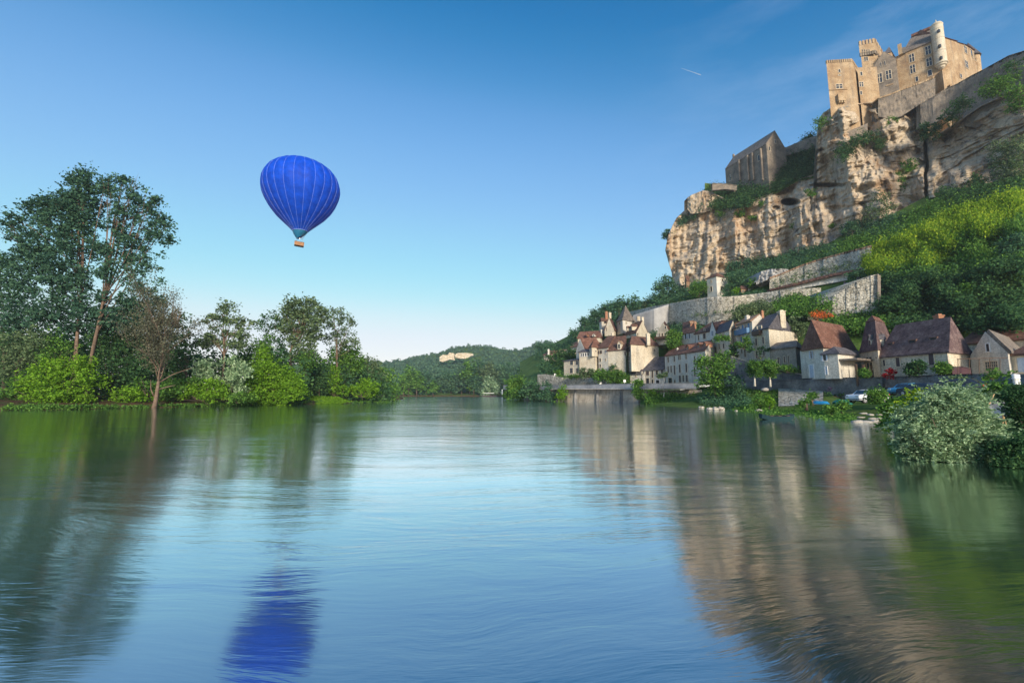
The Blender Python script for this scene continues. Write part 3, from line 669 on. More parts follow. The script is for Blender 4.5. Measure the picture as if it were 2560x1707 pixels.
def house(name, label, z, L, C, R_, yb, ye, yr, axis, hips=(0, 0), wm='cream', rm='brown', wins=(), chim=(), dorm=(), group='village houses', cat='house', flare=0, ov=.35, base=None, root=None, wname='wall', perp=None, dridge=0, extra=0, capm='wall'):
    cx, Dc = C; pc = q(z, cx, ye); Cp = P(pc[0], pc[1], Dc); ze = Cp.z
    zb = P(*q(z, cx, yb), Dc).z if base is None else base
    def pt(s):
        if isinstance(s[1], tuple): p = PZ(*q(z, s[0], s[1][0]), ze); return p
        return PX(q(z, s[0], 0)[0], s[1], ze)
    Lp = pt(L); 
    if perp: 
        d, n = face_axes(Lp, Cp); Rp = Cp-n*perp
    else: Rp = pt(R_)
    Bp = Lp+Rp-Cp; cen = (Lp+Rp)/2
    # ridge height from its pixel row at the ridge's own distance
    if axis == 'L': n0, n1 = (Cp+Rp)/2, (Lp+Bp)/2; hn = hips[1]
    else: n0, n1 = (Lp+Cp)/2, (Rp+Bp)/2; hn = hips[0]
    apex = n0.lerp(n1, hn)
    zr = ze+.3 if yr is None else P(*q(z, cx, yr), apex.y+dridge).z-.2
    own = root is None
    if own: root = empty(name, ((Lp.x+Rp.x)/2, (Lp.y+Rp.y)/2, zb), label, cat, group)
    mb = MB(); f = lambda p, zz: Vector((p.x, p.y, zz))
    b = [f(Lp, zb), f(Cp, zb), f(Rp, zb), f(Bp, zb)]; t = [f(Lp, ze), f(Cp, ze), f(Rp, ze), f(Bp, ze)]
    mb.hexa(b, t)
    if yr is not None:
        h0, h1 = hips
        if axis == 'L': e0, e1 = (Lp, Bp), (Cp, Rp)
        else: e0, e1 = (Cp, Lp), (Rp, Bp)
        for (p, r_), h, other in ((e0, h0, e1), (e1, h1, e0)):
            if h == 0:
                m = (p+r_)/2; inn = ((other[0]+other[1])/2-m).normalized()*.5; o_ = -inn.normalized()*(ov*1.0+.05)
                k = .93 if ov else 1
                tri = [f(p, ze-.05)+o_*0, f(r_, ze-.05)+o_*0, f(m, zr-.05)+o_*0]
                tri2 = [v+inn*1.2 for v in tri]
                mb.add(tri+tri2, [(0, 1, 2), (5, 4, 3), (0, 3, 4, 1), (1, 4, 5, 2), (2, 5, 3, 0)])
    mb.build(wname, M[wm], root)
    rd = None
    if yr is not None and rm:
        # a gabled end stops the roof just behind the gable's face
        ro, rd = roofmesh(root, (Lp, Cp, Rp, Bp), ze, zr, axis, hips[0], hips[1], rm, ov, flare=flare)
    for w_ in wins:
        fc = w_[0]; A, B = (Lp, Cp) if fc == 'L' else (Cp, Rp); d, n = face_axes(A, B)
        opening(root, A, B, n, z, w_[1:5], w_[5] if len(w_) > 5 else 'w')
    for c_ in chim:                                  # (x, ytop, ybot, width px, D, material)
        x, y0, y1, wd, D, cm = c_; p0 = P(*q(z, x, y0), D); p1 = P(*q(z, x, y1), D); hw = wd/ZM[z][2]/F*D/2
        mb = MB(); mb.abox(p0.x-hw, p0.x+hw, D-hw, D+hw, p1.z-.6, p0.z-.25); mb.abox(p0.x-hw*1.18, p0.x+hw*1.18, D-hw*1.18, D+hw*1.18, p0.z-.25, p0.z-.08)
        mb.abox(p0.x-hw*.6, p0.x+hw*.6, D-hw*.6, D+hw*.6, p0.z-.08, p0.z+.12)
        ch = mb.build('chimney', M[cm], root)
    fd, fn = face_axes(Lp, Cp)
    if fd.x < 0: fd = -fd
    for d_ in dorm:                                  # (x, ytop, ybot, width px, D, wallmat, roofmat)
        x, y0, y1, wd, D, wm_, rm_ = d_; p0 = P(*q(z, x, y0), D); p1 = P(*q(z, x, y1), D); hw = wd/ZM[z][2]/F*D/2; H = p0.z-p1.z; zt = p1.z+H*.68; g = hw*1.3
        W_ = lambda u, t, zz: Vector((p0.x, D, zz))+fd*u-fn*t
        mb = MB(); mb.hexa([W_(-hw, 0, p1.z), W_(hw, 0, p1.z), W_(hw, 1.8, p1.z), W_(-hw, 1.8, p1.z)], [W_(-hw, 0, zt), W_(hw, 0, zt), W_(hw, 1.8, zt), W_(-hw, 1.8, zt)])
        mb.add([W_(-hw, 0, zt), W_(hw, 0, zt), W_(0, 0, p0.z-.05), W_(-hw, .3, zt), W_(hw, .3, zt), W_(0, .3, p0.z-.05)], [(0, 1, 2), (5, 4, 3), (0, 3, 4, 1), (1, 4, 5, 2), (2, 5, 3, 0)])
        dm = mb.build('dormer', M[wm_], root)
        mb = MB(); vs = []
        for dz in (0, .12):
            for t in (-.12, 2.1): vs += [W_(-g, t, zt-.1+dz), W_(g, t, zt-.1+dz), W_(0, t, p0.z+.03+dz)]
        mb.add(vs, [(0, 2, 8, 6), (2, 1, 7, 8), (3, 9, 11, 5), (5, 11, 10, 4), (6, 8, 11, 9), (8, 7, 10, 11), (0, 3, 5, 2), (2, 5, 4, 1), (0, 6, 9, 3), (1, 4, 10, 7)])
        mb.build('dormer_roof', M[rm_], dm)
        mb = MB(); mb.hexa([W_(-hw*.5, -.04, p1.z+H*.12), W_(hw*.5, -.04, p1.z+H*.12), W_(hw*.5, .05, p1.z+H*.12), W_(-hw*.5, .05, p1.z+H*.12)], [W_(-hw*.5, -.04, p1.z+H*.6), W_(hw*.5, -.04, p1.z+H*.6), W_(hw*.5, .05, p1.z+H*.6), W_(-hw*.5, .05, p1.z+H*.6)]); mb.build('window', M['glass'], dm)
    return dict(root=root, L=Lp, C=Cp, R=Rp, B=Bp, ze=ze, zb=zb, zr=zr, ridge=rd)
# ---------------------------------------------------------------- castle (zoom 1 pixels)
castle = empty('castle', P(2250, 270, 160), 'medieval limestone castle on top of the cliff, with crenellated keep and round turret', 'castle')
def cas(wname, L, C, Rr, yb, ye, yr=None, axis='L', hips=(0, 0), wm='castle', rm=None, wins=(), **k):
    return house('', '', 1, L, C, Rr, yb, ye, yr, axis, hips, wm, rm, wins, root=castle, wname=wname, base=k.pop('base', 98), **k)
def crenels(cs, ze, hgt, n, name='battlements', th=.7, w_=.62):
    mb = MB()
    for (A, B), m in zip(cs, n):
        d = B-A; Ln = Vector((d.x, d.y, 0)).length; u = Vector((d.x, d.y, 0))/Ln; nn = face_axes(A, B)[1]
        for k in range(m):
            c = Vector((A.x, A.y, ze+hgt/2))+u*Ln*(k+.5)/m-nn*(th/2-.1); mb.box(c, u*Ln/m*w_/2, nn*th/2, Vector((0, 0, hgt/2)))
    return mb.build(name, M['castle'], castle)
# left block
A = cas('left_tower', (345, (478,)), (605, 157), (668, 162), 900, 462, wins=[('L', 466, 540, 486, 570, 'w'), ('L', 443, 688, 506, 732, 'cross'), ('L', 466, 812, 482, 832, 'w'), ('L', 466, 592, 488, 602, 'hole')])
crenels([(A['L'], A['C']), (A['C'], A['R'])], A['ze'], 1.3, (12, 5))
# latrine box on the face
def boxon(h, face, x0, y0, x1, y1, dep, nm, mat='castle', z=1):
    A_, B_ = (h['L'], h['C']) if face == 'L' else (h['C'], h['R']); d, n = face_axes(A_, B_)
    s0, _ = onface(A_, B_, *q(z, x0, (y0+y1)/2)); s1, _ = onface(A_, B_, *q(z, x1, (y0+y1)/2)); _, zt = onface(A_, B_, *q(z, (x0+x1)/2, y0)); _, zb = onface(A_, B_, *q(z, (x0+x1)/2, y1))
    Ln = math.hypot(B_.x-A_.x, B_.y-A_.y); c = Vector((A_.x, A_.y, 0))+d*((s0+s1)/2*Ln)+Vector((0, 0, (zt+zb)/2))+n*(dep/2-.1)
    mb = MB(); mb.box(c, d*(s1-s0)*Ln/2, n*(dep/2), Vector((0, 0, (zt-zb)/2)))
    k = 3
    if nm == 'latrine':
        for i in range(3): mb.box(c+d*(s1-s0)*Ln*(i-1)*.33+Vector((0, 0, -(zt-zb)/2-.35)), d*.22, n*(dep/2-.15), Vector((0, 0, .35)))
    return mb.build(nm, M[mat], h['root'])
boxon(A, 'L', 446, 800, 520, 870, 1.3, 'latrine'); boxon(A, 'L', 372, 738, 556, 746, .35, 'string_course')
# middle link
Bk = cas('link_wall', (655, (520,)), (850, 158), (900, 166), 890, 512, wins=[('L', 686, 565, 706, 602), ('L', 676, 668, 716, 712, 'cross'), ('L', 684, 758, 703, 792)], base=104)
# keep
K = cas('keep', (690, (366,)), (848, 163), (925, 170), 560, 352, wins=[('L', 724, 415, 740, 458), ('L', 744, 412, 762, 455)], base=112)
K2 = cas('keep_crown', (672, (300,)), (838, 162), (915, 168.6), 360, 268, wins=[], base=K['ze']-.6)
crenels([(K2['L'], K2['C']), (K2['C'], K2['R'])], K2['ze'], 1.9, (5, 4), w_=.66)
mb = MB()
for (a_, b_), m in (((K2['L'], K2['C']), 7), ((K2['C'], K2['R']), 5)):
    d, n = face_axes(a_, b_); Ln = Vector((b_.x-a_.x, b_.y-a_.y, 0)).length
    for k in range(m): cb = MB(); cb.box(Vector((a_.x, a_.y, K['ze']-1.2))+d*Ln*(k+.5)/m-n*.2, d*.3, n*.3, Vector((0, 0, .7))); cb.build('corbel', M['castlegrey'], castle)
for x in (708, 730, 752, 774):
    A_, B_ = K2['L'], K2['C']; opening(castle, A_, B_, face_axes(A_, B_)[1], 1, (x-5, 340, x+5, 366), 'hole')
# gabled hall between keep and palace
G = cas('hall', (826, (500,)), (1042, 155), (1072, 165), 860, 430, 356, 'R', (0, 0), 'castlegrey', 'lauze',
        wins=[('L', 886, 470, 900, 515), ('L', 926, 455, 940, 502), ('L', 852, 582, 906, 676, 'cross'), ('L', 944, 548, 998, 640, 'cross')], base=100, ov=.15)
# blind arch low on the hall
boxon(G, 'L', 940, 690, 1020, 700, .3, 'string_course')
# small slate-capped turret
T2 = cas('stair_turret', (940, (378,)), (1000, 158.5), (1030, 161), 430, 368, 312, 'L', (.49, .49), 'castle', 'slate', wins=[('L', 955, 385, 972, 410)], base=118)
# palace
E = cas('palace', (1042, (410,)), (1436, 151), (1500, 156), 790, 250, None, wins=[('L', 1180, 384, 1228, 465, 'cross'), ('L', 1188, 494, 1238, 578, 'cross'), ('L', 1342, 306, 1394, 390, 'cross'), ('L', 1352, 424, 1406, 506, 'cross'),
        ('L', 1242, 612, 1268, 662), ('L', 1366, 546, 1406, 606)], base=100)
d, n = face_axes(E['L'], E['C'])
boxon(E, 'L', 1044, 402, 1434, 412, .01, 'cornice') if False else None
# palace roof: stone slope rising from the eave, hipped, with a red crest
Lr = E['L']+d*2; Cr = E['C']-d*.2; dep = -n*15
zr = PZ  # noqa
zr_ = P(*q(1, 1420, 118), 158).z
zr_ = P(*q(1, 1420, 128), (Cr-n*7).y).z
mb = MB(); e0, e1 = Lr+n*.4, Cr+n*.4; z0 = E['ze']-.1
f_ = lambda p, zz: Vector((p.x, p.y, zz))
r0 = Lr+d*3.0-n*7; r1 = Cr-n*7
mb.add([f_(e0, z0), f_(e1, z0), f_(e1+dep, z0), f_(e0+dep, z0), f_(e0, z0+.4), f_(e1, z0+.4), f_(e1+dep, z0+.4), f_(e0+dep, z0+.4), f_(r0, zr_), f_(r1, zr_)],
       [(3, 2, 1, 0), (0, 1, 5, 4), (1, 2, 6, 5), (2, 3, 7, 6), (3, 0, 4, 7), (4, 5, 9, 8), (6, 7, 8, 9), (5, 6, 9), (7, 4, 8)])
prf = mb.build('palace_roof', M['lauze'], castle)
mb = MB(); mb.box((f_(r0, zr_)+f_(r1, zr_))/2+Vector((0, 0, .15)), (r1-r0)/2, n*.9, Vector((0, 0, .45))); mb.build('ridge_tiles', M['red'], prf)
# stepped gable wall at the left end of the palace
boxon(E, 'L', 1066, 296, 1108, 404, 1.2, 'gable_parapet', 'castle'); boxon(E, 'L', 1108, 330, 1140, 390, 1.1, 'gable_parapet', 'castlegrey')
boxon(E, 'L', 1040, 640, 1436, 0+648, .01, 'x') if False else None
# right wing, bending away in three facets
wx = [(1528, 218, 150.5), (1660, 262, 153), (1760, 300, 157), (1850, 352, 163), (1893, 392, 168)]
ZW = P(*q(1, 1528, 222), 150.5).z
pts = [PZ(*q(1, x, y), ZW-.0) for x, y, D in [(1528, 222, 0), (1660, 258, 0), (1760, 300, 0), (1850, 352, 0), (1893, 385, 0)]]
pts[0] = P(*q(1, 1528, 222), 150.5); base_w = 107
# keep the facets turning smoothly away
for i, D in enumerate((150.5, 153.5, 157.5, 164, 170)): 
    x = (1528, 1660, 1760, 1850, 1893)[i]; pts[i] = PX(q(1, x, 0)[0], D, ZW)
tops = [P(*q(1, x, y), p.y).z for (x, y), p in zip(((1528, 222), (1660, 262), (1760, 303), (1850, 356), (1893, 392)), pts)]
mb = MB()
for i in range(4):
    a_, b_ = pts[i], pts[i+1]; ba, bb = a_+Vector((-4, 16, 0)), b_+Vector((-9, 12, 0))
    mb.hexa([f_(a_, base_w), f_(b_, base_w), f_(bb, base_w), f_(ba, base_w)], [f_(a_, tops[i]), f_(b_, tops[i+1]), f_(bb, tops[i+1]), f_(ba, tops[i])])
mb.hexa([f_(E['C'], base_w), f_(pts[0], base_w), f_(pts[0]+Vector((-4, 16, 0)), base_w), f_(E['R'], base_w)], [f_(E['C'], E['ze']), f_(pts[0], tops[0]), f_(pts[0]+Vector((-4, 16, 0)), tops[0]), f_(E['R'], E['ze'])])
mb.build('right_wing', M['castle'], castle)
W = dict(root=castle, C=pts[1], R=pts[2], L=pts[0])
for a_, b_, r_, kd in ((pts[1], pts[2], (1732, 310, 1756, 376), 'cross'), (pts[1], pts[2], (1743, 458, 1768, 524), 'cross'), (pts[2], pts[3], (1797, 350, 1812, 408), 'w'), (pts[2], pts[3], (1830, 380, 1844, 446), 'w'),
                   (pts[1], pts[2], (1690, 588, 1706, 624), 'w'), (pts[3], pts[4], (1858, 530, 1868, 576), 'w')):
    opening(castle, a_, b_, face_axes(a_, b_)[1], 1, r_, kd)
# wing roofs
mb = MB(); za = P(*q(1, 1528, 150), 158).z
mb.add([f_(pts[0], tops[0]+.02)+Vector((.3, -.3, 0)), f_(pts[1], tops[1]+.02)+Vector((.3, -.4, 0)), f_(pts[1]+Vector((-6, 12, 0)), tops[1]), f_(pts[0]+Vector((-4, 16, 0)), tops[0]), f_(pts[0]+Vector((-1.5, 7, 0)), za), f_(pts[0]+Vector((2.0, 9, 0)), za-1.2)],
       [(3, 2, 1, 0), (0, 1, 5, 4), (1, 2, 5), (2, 3, 4, 5), (3, 0, 4)])
mb.add([f_(pts[1], tops[1]-.3)+Vector((0, -.3, 0)), f_(pts[2], tops[2]+.1)+Vector((0, -.5, 0)), f_(pts[3], tops[3]+.1)+Vector((0, -.5, 0)), f_(pts[3]+Vector((-8, 8, 0)), tops[3]), f_(pts[1]+Vector((-4, 8, 0)), tops[1]+2.2), f_(pts[2]+Vector((-4, 6, 0)), tops[2]+2.0)],
       [(3, 2, 1, 0), (0, 1, 5, 4), (1, 2, 5), (2, 3, 5), (3, 4, 5), (3, 0, 4)])
mb.build('wing_roof', M['red'], castle)
# conical cap at the far right corner
c_ = pts[3]+Vector((1.2, 2.5, 0)); zt = P(*q(1, 1822, 272), c_.y).z
mb = MB(); mb.lathe(f_(c_, 0), [(2.5, tops[3]-9), (2.6, tops[3]-.2)], 14); mb.build('corner_turret', M['castle'], castle)
mb = MB(); mb.lathe(f_(c_+Vector((-.5, 0, 0)), 0), [(3.3, tops[3]-1.3), (3.3, tops[3]-1.0), (.05, zt)], 14); mb.build('cone_roof', M['slate'], castle)
# the tall round turret on its corbelled base
cT = PX(q(1, 1480, 0)[0], 150.2, 130); zT = P(*q(1, 1470, 92), 150).z; zB = P(*q(1, 1500, 480), 150).z; zB2 = P(*q(1, 1500, 520), 150).z
rT = 50/4.02/F*150*1.04; prof = [(.4, zB2-.6), (rT*.55, zB2-.1), (rT*.62, zB2+.5), (rT*.85, zB2+.7), (rT*.9, zB2+1.2), (rT*1.1, zB2+1.4), (rT*1.1, zB), (rT, zB+.05)]
H = zT-zB
for k in (.30, .62, .86): prof += [(rT, zB+H*k-.15), (rT*1.05, zB+H*k-.12), (rT*1.05, zB+H*k+.12), (rT, zB+H*k+.15)]
prof += [(rT, zT-.6), (rT*1.05, zT-.5), (rT*1.05, zT-.2), (rT*.8, zT+.5), (.3, zT+1.1), (.08, zT+2.2)]
mb = MB(); mb.lathe(f_(cT, 0), prof, 24)
tur = mb.build('round_turret', M['cream'], castle)
for x, y in ((1480, 150), (1490, 300), (1503, 420)):
    p = P(*q(1, x, y), cT.y-rT); mb = MB(); mb.abox(p.x-.33, p.x+.33, p.y-.08, p.y+.5, p.z-.55, p.z+.55); mb.build('window', M['glass'], tur)
# buttress under the turret
Bt = cas('buttress', (1440, (600,)), (1508, 148.6), (1545, 150.8), 800, 540, base=98)
# terrace retaining wall below the palace
ter = [(866, 836, 1010, 154), (980, 800, 1040, 152.5), (1100, 750, 1010, 151.2), (1300, 680, 880, 149), (1440, 618, 850, 147.6)]
wall('terrace_wall', 'grey stone retaining wall with pale coping right under the castle palace', ter, 1, 'castlegrey', 3, cap=.5, rough=.4, capmat='castle')
# long rampart running along the cliff towards the right edge
wall('rampart_wall', 'long dark rampart wall climbing the cliff top right of the castle', [(1290, 892, 1110, 147), (1420, 820, 1080, 144), (1545, 738, 1020, 142), (1640, 700, 960, 140), (1800, 610, 1080, 136), (1900, 560, 1100, 133.5), (2170, 412, 960, 126), (2332, 362, 860, 122), (2700, 240, 760, 113)], 1, 'castlegrey', 1.5, cap=.3, rough=.2, capmat='castlegrey')
wall('parapet_wall', 'short pale parapet stub between castle wing and rampart', [(1590, 690, 760, 143.5), (1660, 690, 730, 143.6)], 1, 'castle', 1.2)
# rock ledge wall half way up, left of the outcrop
wall('ledge_wall', 'weathered ledge wall below the castle rock, behind hanging shrubs', [(430, 1225, 1330, 156), (560, 1160, 1290, 155), (760, 1080, 1200, 153)], 1, 'castlegrey', 1, rough=.3)
# ---------------------------------------------------------------- church on the cliff (zoom 2)
ch = house('church', 'stone church with steep slab roof on the cliff edge below the castle', 2, (590, 204), (940, 182), (1105, 186), 560, 205, 88, 'L', (0, 0), 'castlegrey', 'lauze',
      wins=[('R', 1010, 170, 1020, 200), ('R', 960, 228, 972, 262), ('L', 870, 300, 884, 350), ('L', 626, 470, 636, 520)], group=None, cat='church', base=82, ov=.2)
for x in (715, 790, 830, 905):
    boxon(ch, 'L', x-6, 300-(x-905)*.52-60, x+6, 520, 1.0, 'buttress', 'castlegrey', 2)
d, n = face_axes(ch['L'], ch['C'])
mb = MB(); p = ch['ridge'][0]; mb.box(p+Vector((0, 0, .2)), d*.35, n*.35, Vector((0, 0, .9))); mb.build('gable_finial', M['castle'], ch['root'])
wall('churchyard_wall', 'low pale retaining wall at the left foot of the cliff-top church', [(480, 542, 600, 196), (590, 548, 590, 194), (690, 560, 600, 192)], 2, 'castlegrey', 1.5, cap=.2, capmat='castlegrey')
wall('churchyard_wall', 'stone rampart stretch on the rim between church and castle rock', [(1090, 240, 300, 190), (1120, 228, 300, 189), (1270, 165, 260, 183), (1380, 128, 240, 178)], 2, 'castlegrey', 1.5)
wall('bastion_wall', 'crumbling bastion wall on the far left tip of the cliff', [(268, 662, 760, 205), (300, 640, 800, 203), (400, 600, 790, 200), (470, 612, 770, 198)], 2, 'rock', 4, rough=1.3)
# ---------------------------------------------------------------- terraces, walls on the slope
wall('terrace_wall', 'long upper terrace wall of pale mottled stone, brick coping, under the cliff meadow', [(940, 408, 530, 145), (1050, 370, 500, 143), (1300, 268, 430, 137), (1500, 205, 395, 132), (1750, 140, 340, 125), (2010, 75, 310, 117)], 17, 'rubble', 1.6, cap=.5, capmat='tan', snap=True)
wall('rock_outcrop', 'bare grey rock face left of the upper terrace wall', [(800, 440, 480, 152), (850, 330, 500, 150), (950, 305, 450, 148), (1100, 300, 400, 146), (1180, 320, 360, 146)], 17, 'smooth', 3, rough=1.2, cat='rock', snap=True)
w0 = wall('covered_gallery', 'long narrow tiled gallery roof sloping along the terrace wall', [(940, 515, 532, 133), (1200, 450, 478, 127), (1600, 352, 380, 119), (1900, 296, 318, 113)], 17, 'brown', 1.4, cat='roof')
wall('gallery_wall', 'white washed wall strip right beneath the narrow tiled gallery', [(950, 532, 560, 133.6), (1200, 478, 520, 127.6), (1600, 380, 450, 119.6), (1760, 350, 420, 117)], 17, 'white', 1.0)
wall('terrace_wall', 'broad rubble terrace wall above the village roofs, white tower on its left part', [(-600, 770, 860, 178), (-300, 700, 900, 170), (0, 648, 900, 158), (280, 600, 890, 150), (560, 590, 830, 145), (820, 562, 740, 140), (1050, 528, 720, 135), (1380, 505, 650, 129), (1480, 500, 620, 128)], 17, 'rubble', 1.5, snap=True)
wall('terrace_wall', 'smooth grey sloping wall behind the tower house roof', [(1240, 245, 520, 168), (1500, 165, 500, 160), (1660, 118, 420, 155.6), (1738, 96, 330, 154.5)], 4, 'smooth', 1.5, rough=.05, snap=True)
wall('terrace_wall', 'tall rubble wall with white stones ending in a sharp corner above the tower-like house', [(1340, 700, 840, 121), (1590, 600, 840, 116), (1740, 508, 830, 112), (1850, 440, 820, 109.5), (2000, 372, 810, 106.5), (2085, 358, 800, 105)], 17, 'rubble', 2, rough=.2, snap=True)
wall('terrace_wall', 'smooth light end face of the rubble wall beside the bamboo', [(2075, 362, 800, 104.6), (2108, 372, 800, 107)], 17, 'castlegrey', 2, rough=.1, snap=True)
# ---------------------------------------------------------------- small buildings on the slope (zoom 17)
house('dovecote_tower', 'small square white tower with tiled cap below the cliff', 17, (280, 160), (380, 156), (502, 159), 600, 378, 345, 'L', (.49, .49), 'white', 'brown',
      wins=[('L', 322, 420, 333, 446, 'hole'), ('L', 320, 490, 338, 540, 'w'), ('R', 438, 408, 450, 430, 'hole'), ('R', 425, 486, 438, 532, 'w')], cat='tower', group=None)
house('cottage', 'pink cottage half hidden by trees right of the white tower', 17, (620, 152), (640, 150), (715, 151), 570, 508, 480, 'R', (.2, .2), 'tan', 'brown', wins=[('R', 652, 528, 664, 550)], perp=None)
house('cottage', 'small cottage with steep red roof at the left end of the gallery', 17, (836, 148), (925, 144), (945, 148), 545, 500, 436, 'L', (.1, 0), 'cream', 'red')
house('cliff_shrine', 'narrow orange walled ruin leaning on the cliff foot', 17, (50, 188), (66, 186), (104, 187), 570, 430, 372, 'R', (0, 0), 'tan', 'brown', group=None, cat='ruin')
# ---------------------------------------------------------------- village, far group (zoom 14)
V = 'village houses'
house('tower_house', 'cream tower house with tall steep pyramid slate roof', 14, (1010, 150), (1115, 145), (1338, 150), 660, 420, 168, 'L', (.49, .49), 'render', 'lauze', flare=1,
      wins=[('L', 1056, 468, 1074, 510), ('R', 1168, 460, 1182, 494)])
house('gabled_house', 'cream house with tall pointed gable and red-brown roof left of the slate pyramid tower', 14, (795, 148), (962, 146), (1060, 158), 700, 600, 372, 'R', (0, 0), 'cream', 'brown', wins=[('L', 826, 562, 838, 620)], chim=[(888, 298, 372, 40, 148.5, 'cream')])
house('gabled_house', 'cream house with two gable chimneys and small dormers right of the pyramid tower', 14, (1120, 147), (1362, 138), (1586, 146), 712, 648, 432, 'L', (0, 0), 'cream', 'brown',
      chim=[(1395, 368, 470, 50, 146, 'cream'), (1470, 380, 470, 38, 143, 'cream')], dorm=[(1190, 540, 620, 34, 142.2, 'cream', 'brown'), (1268, 510, 610, 40, 140.5, 'cream', 'brown')], wins=[('L', 1235, 678, 1268, 702), ('R', 1332+40, 660, 1352+40, 700)])
house('turret_house', 'slim white house with tall chimney in the trees, topmost left of the village', 14, (700, 158), (740, 156), (858, 158), 670, 440, 385, 'R', (.2, 0), 'render', 'brown', chim=[(825, 280, 390, 46, 158, 'brick')], wins=[('R', 780, 440, 830, 490, 'w')])
house('row_house', 'low house with long red roof and roof light behind the big left gable', 14, (318, 151), (715, 148), None, 820, 735, 616, 'L', (.02, .05), 'cream', 'red', perp=7, dorm=[(600, 672, 720, 50, 147.5, 'render', 'red'), (480, 655, 715, 26, 148, 'brick', 'red')], chim=[(738, 600, 690, 26, 150, 'render')])
house('gabled_house', 'large stone house with wide left gable and purple-red tiled roof', 14, (288, 141), (432, 137), (735, 136), 1130, 940, 752, 'R', (0, .1), 'render', 'red', wins=[('L', 340, 1010, 356, 1040)])
house('loggia_house', 'stone house with a row of four loggia openings under a slate lean-to roof', 14, (342, 133), (625, 130), None, 1350, 985, 938, 'L', (.1, .02), 'cream', 'slate', perp=4,
      wins=[('L', 370, 1020, 392, 1078, 'wb'), ('L', 402, 1018, 428, 1076, 'wb'), ('L', 446, 1014, 472, 1072, 'wb'), ('L', 488, 1008, 514, 1068, 'wb')])
house('tower_house', 'small cream tower house with pointed red roof between loggia and grey house', 14, (520, 131.2), (565, 128.6), (680, 130.5), 1070, 905, 785, 'L', (.46, .46), 'cream', 'red', flare=1)
house('narrow_house', 'narrow grey house with curved dark roof and three stacked windows', 14, (680, 130), (852, 127), None, 1400, 915, 705, 'L', (.18, .1), 'render', 'brown', flare=1, perp=7,
      wins=[('L', 704, 972, 734, 1028, 's'), ('L', 702, 1112, 732, 1165, 'w'), ('L', 704, 1215, 732, 1262, 'w'), ('L', 806, 950, 820, 1030, 'blue'), ('L', 808, 1110, 822, 1160, 'w')])
house('dormer_house', 'cream house with a pale stone dormer in its long brown roof', 14, (850, 127), (1165, 123.5), (1185, 131), 1400, 955, 706, 'L', (.12, .02), 'cream', 'brown', flare=1,
      dorm=[(1050, 800, 950, 62, 124.4, 'cream', 'tan')], chim=[(940, 655, 760, 36, 130.5, 'cream')], wins=[('L', 1150, 985, 1175, 1055, 'red')])
house('square_house', 'big plain square cream house with hipped brown roof and tall chimney', 14, (1192, 127), (1262, 120), (1752, 124), 1340, 858, 714, 'R', (.14, .2), 'cream', 'brown',
      chim=[(1566, 668, 840, 58, 121.2, 'cream')], wins=[('L', 1212, 905, 1238, 1005, 's'), ('L', 1206, 1068, 1226, 1155, 'shut'), ('L', 1230, 1068, 1248, 1150, 'shut'), ('R', 1676, 945, 1692, 980, 'hole')])
house('terrace_house', 'low stone house with balcony and grey roof at the left end of the village', 4, (355, 139), (545, 134), None, 1010, 815, 795, 'L', (.3, .1), 'cream', 'slate', perp=5,
      wins=[('L', 435, 828, 475, 880, 'w'), ('L', 505, 828, 540, 880, 'w'), ('L', 432, 920, 472, 985, 'hole'), ('L', 512, 920, 542, 990, 'hole')])
house('cottage', 'far cottage with cream wall and brown roof half hidden by dark trees', 4, (100, 196), (205, 192), None, 830, 745, 690, 'L', (.1, .1), 'cream', 'red', perp=6, chim=[(160, 680, 750, 22, 193, 'white')])
house('cottage', 'far cottage with low tan roof just above the dark tree', 4, (270, 190), (415, 186), None, 760, 700, 675, 'L', (.1, .1), 'cream', 'tan', perp=6)
house('cottage', 'far cottage with red hipped roof next to the big left gable', 4, (430, 172), (525, 168), None, 700, 645, 592, 'L', (.1, .3), 'render', 'red', perp=7)
house('cottage', 'far cottage with the highest dark red roof peeking above the red hipped roof', 4, (470, 178), (540, 174), None, 640, 600, 552, 'L', (.3, .1), 'render', 'brown', perp=5)
# slate roofed row on the quay road (zoom 4)
house('row_house', 'roadside house with long low slate roof and shop window', 4, (1375, 121.5), (1640, 117), None, 1122, 938, 768, 'L', (.08, 0), 'render', 'slate', perp=8,
      wins=[('L', 1405, 960, 1446, 1012, 'shut'), ('L', 1480, 955, 1498, 1045, 'shut'), ('L', 1532, 950, 1562, 1008, 'shut'), ('L', 1600, 944, 1625, 990, 'shut'), ('L', 1408, 1050, 1446, 1118, 'dg'), ('L', 1480, 1066, 1500, 1118, 'dg'), ('L', 1535, 1072, 1578, 1118, 'wb')])
house('row_house', 'roadside stone house with lower slate roof left of the shop window house', 4, (1200, 124), (1374, 121), None, 1122, 995, 850, 'L', (.1, .0), 'render', 'slate', perp=7, wins=[('L', 1272, 1005, 1284, 1040, 'shut')], chim=[(1283, 850, 965, 14, 122.5, 'white')])
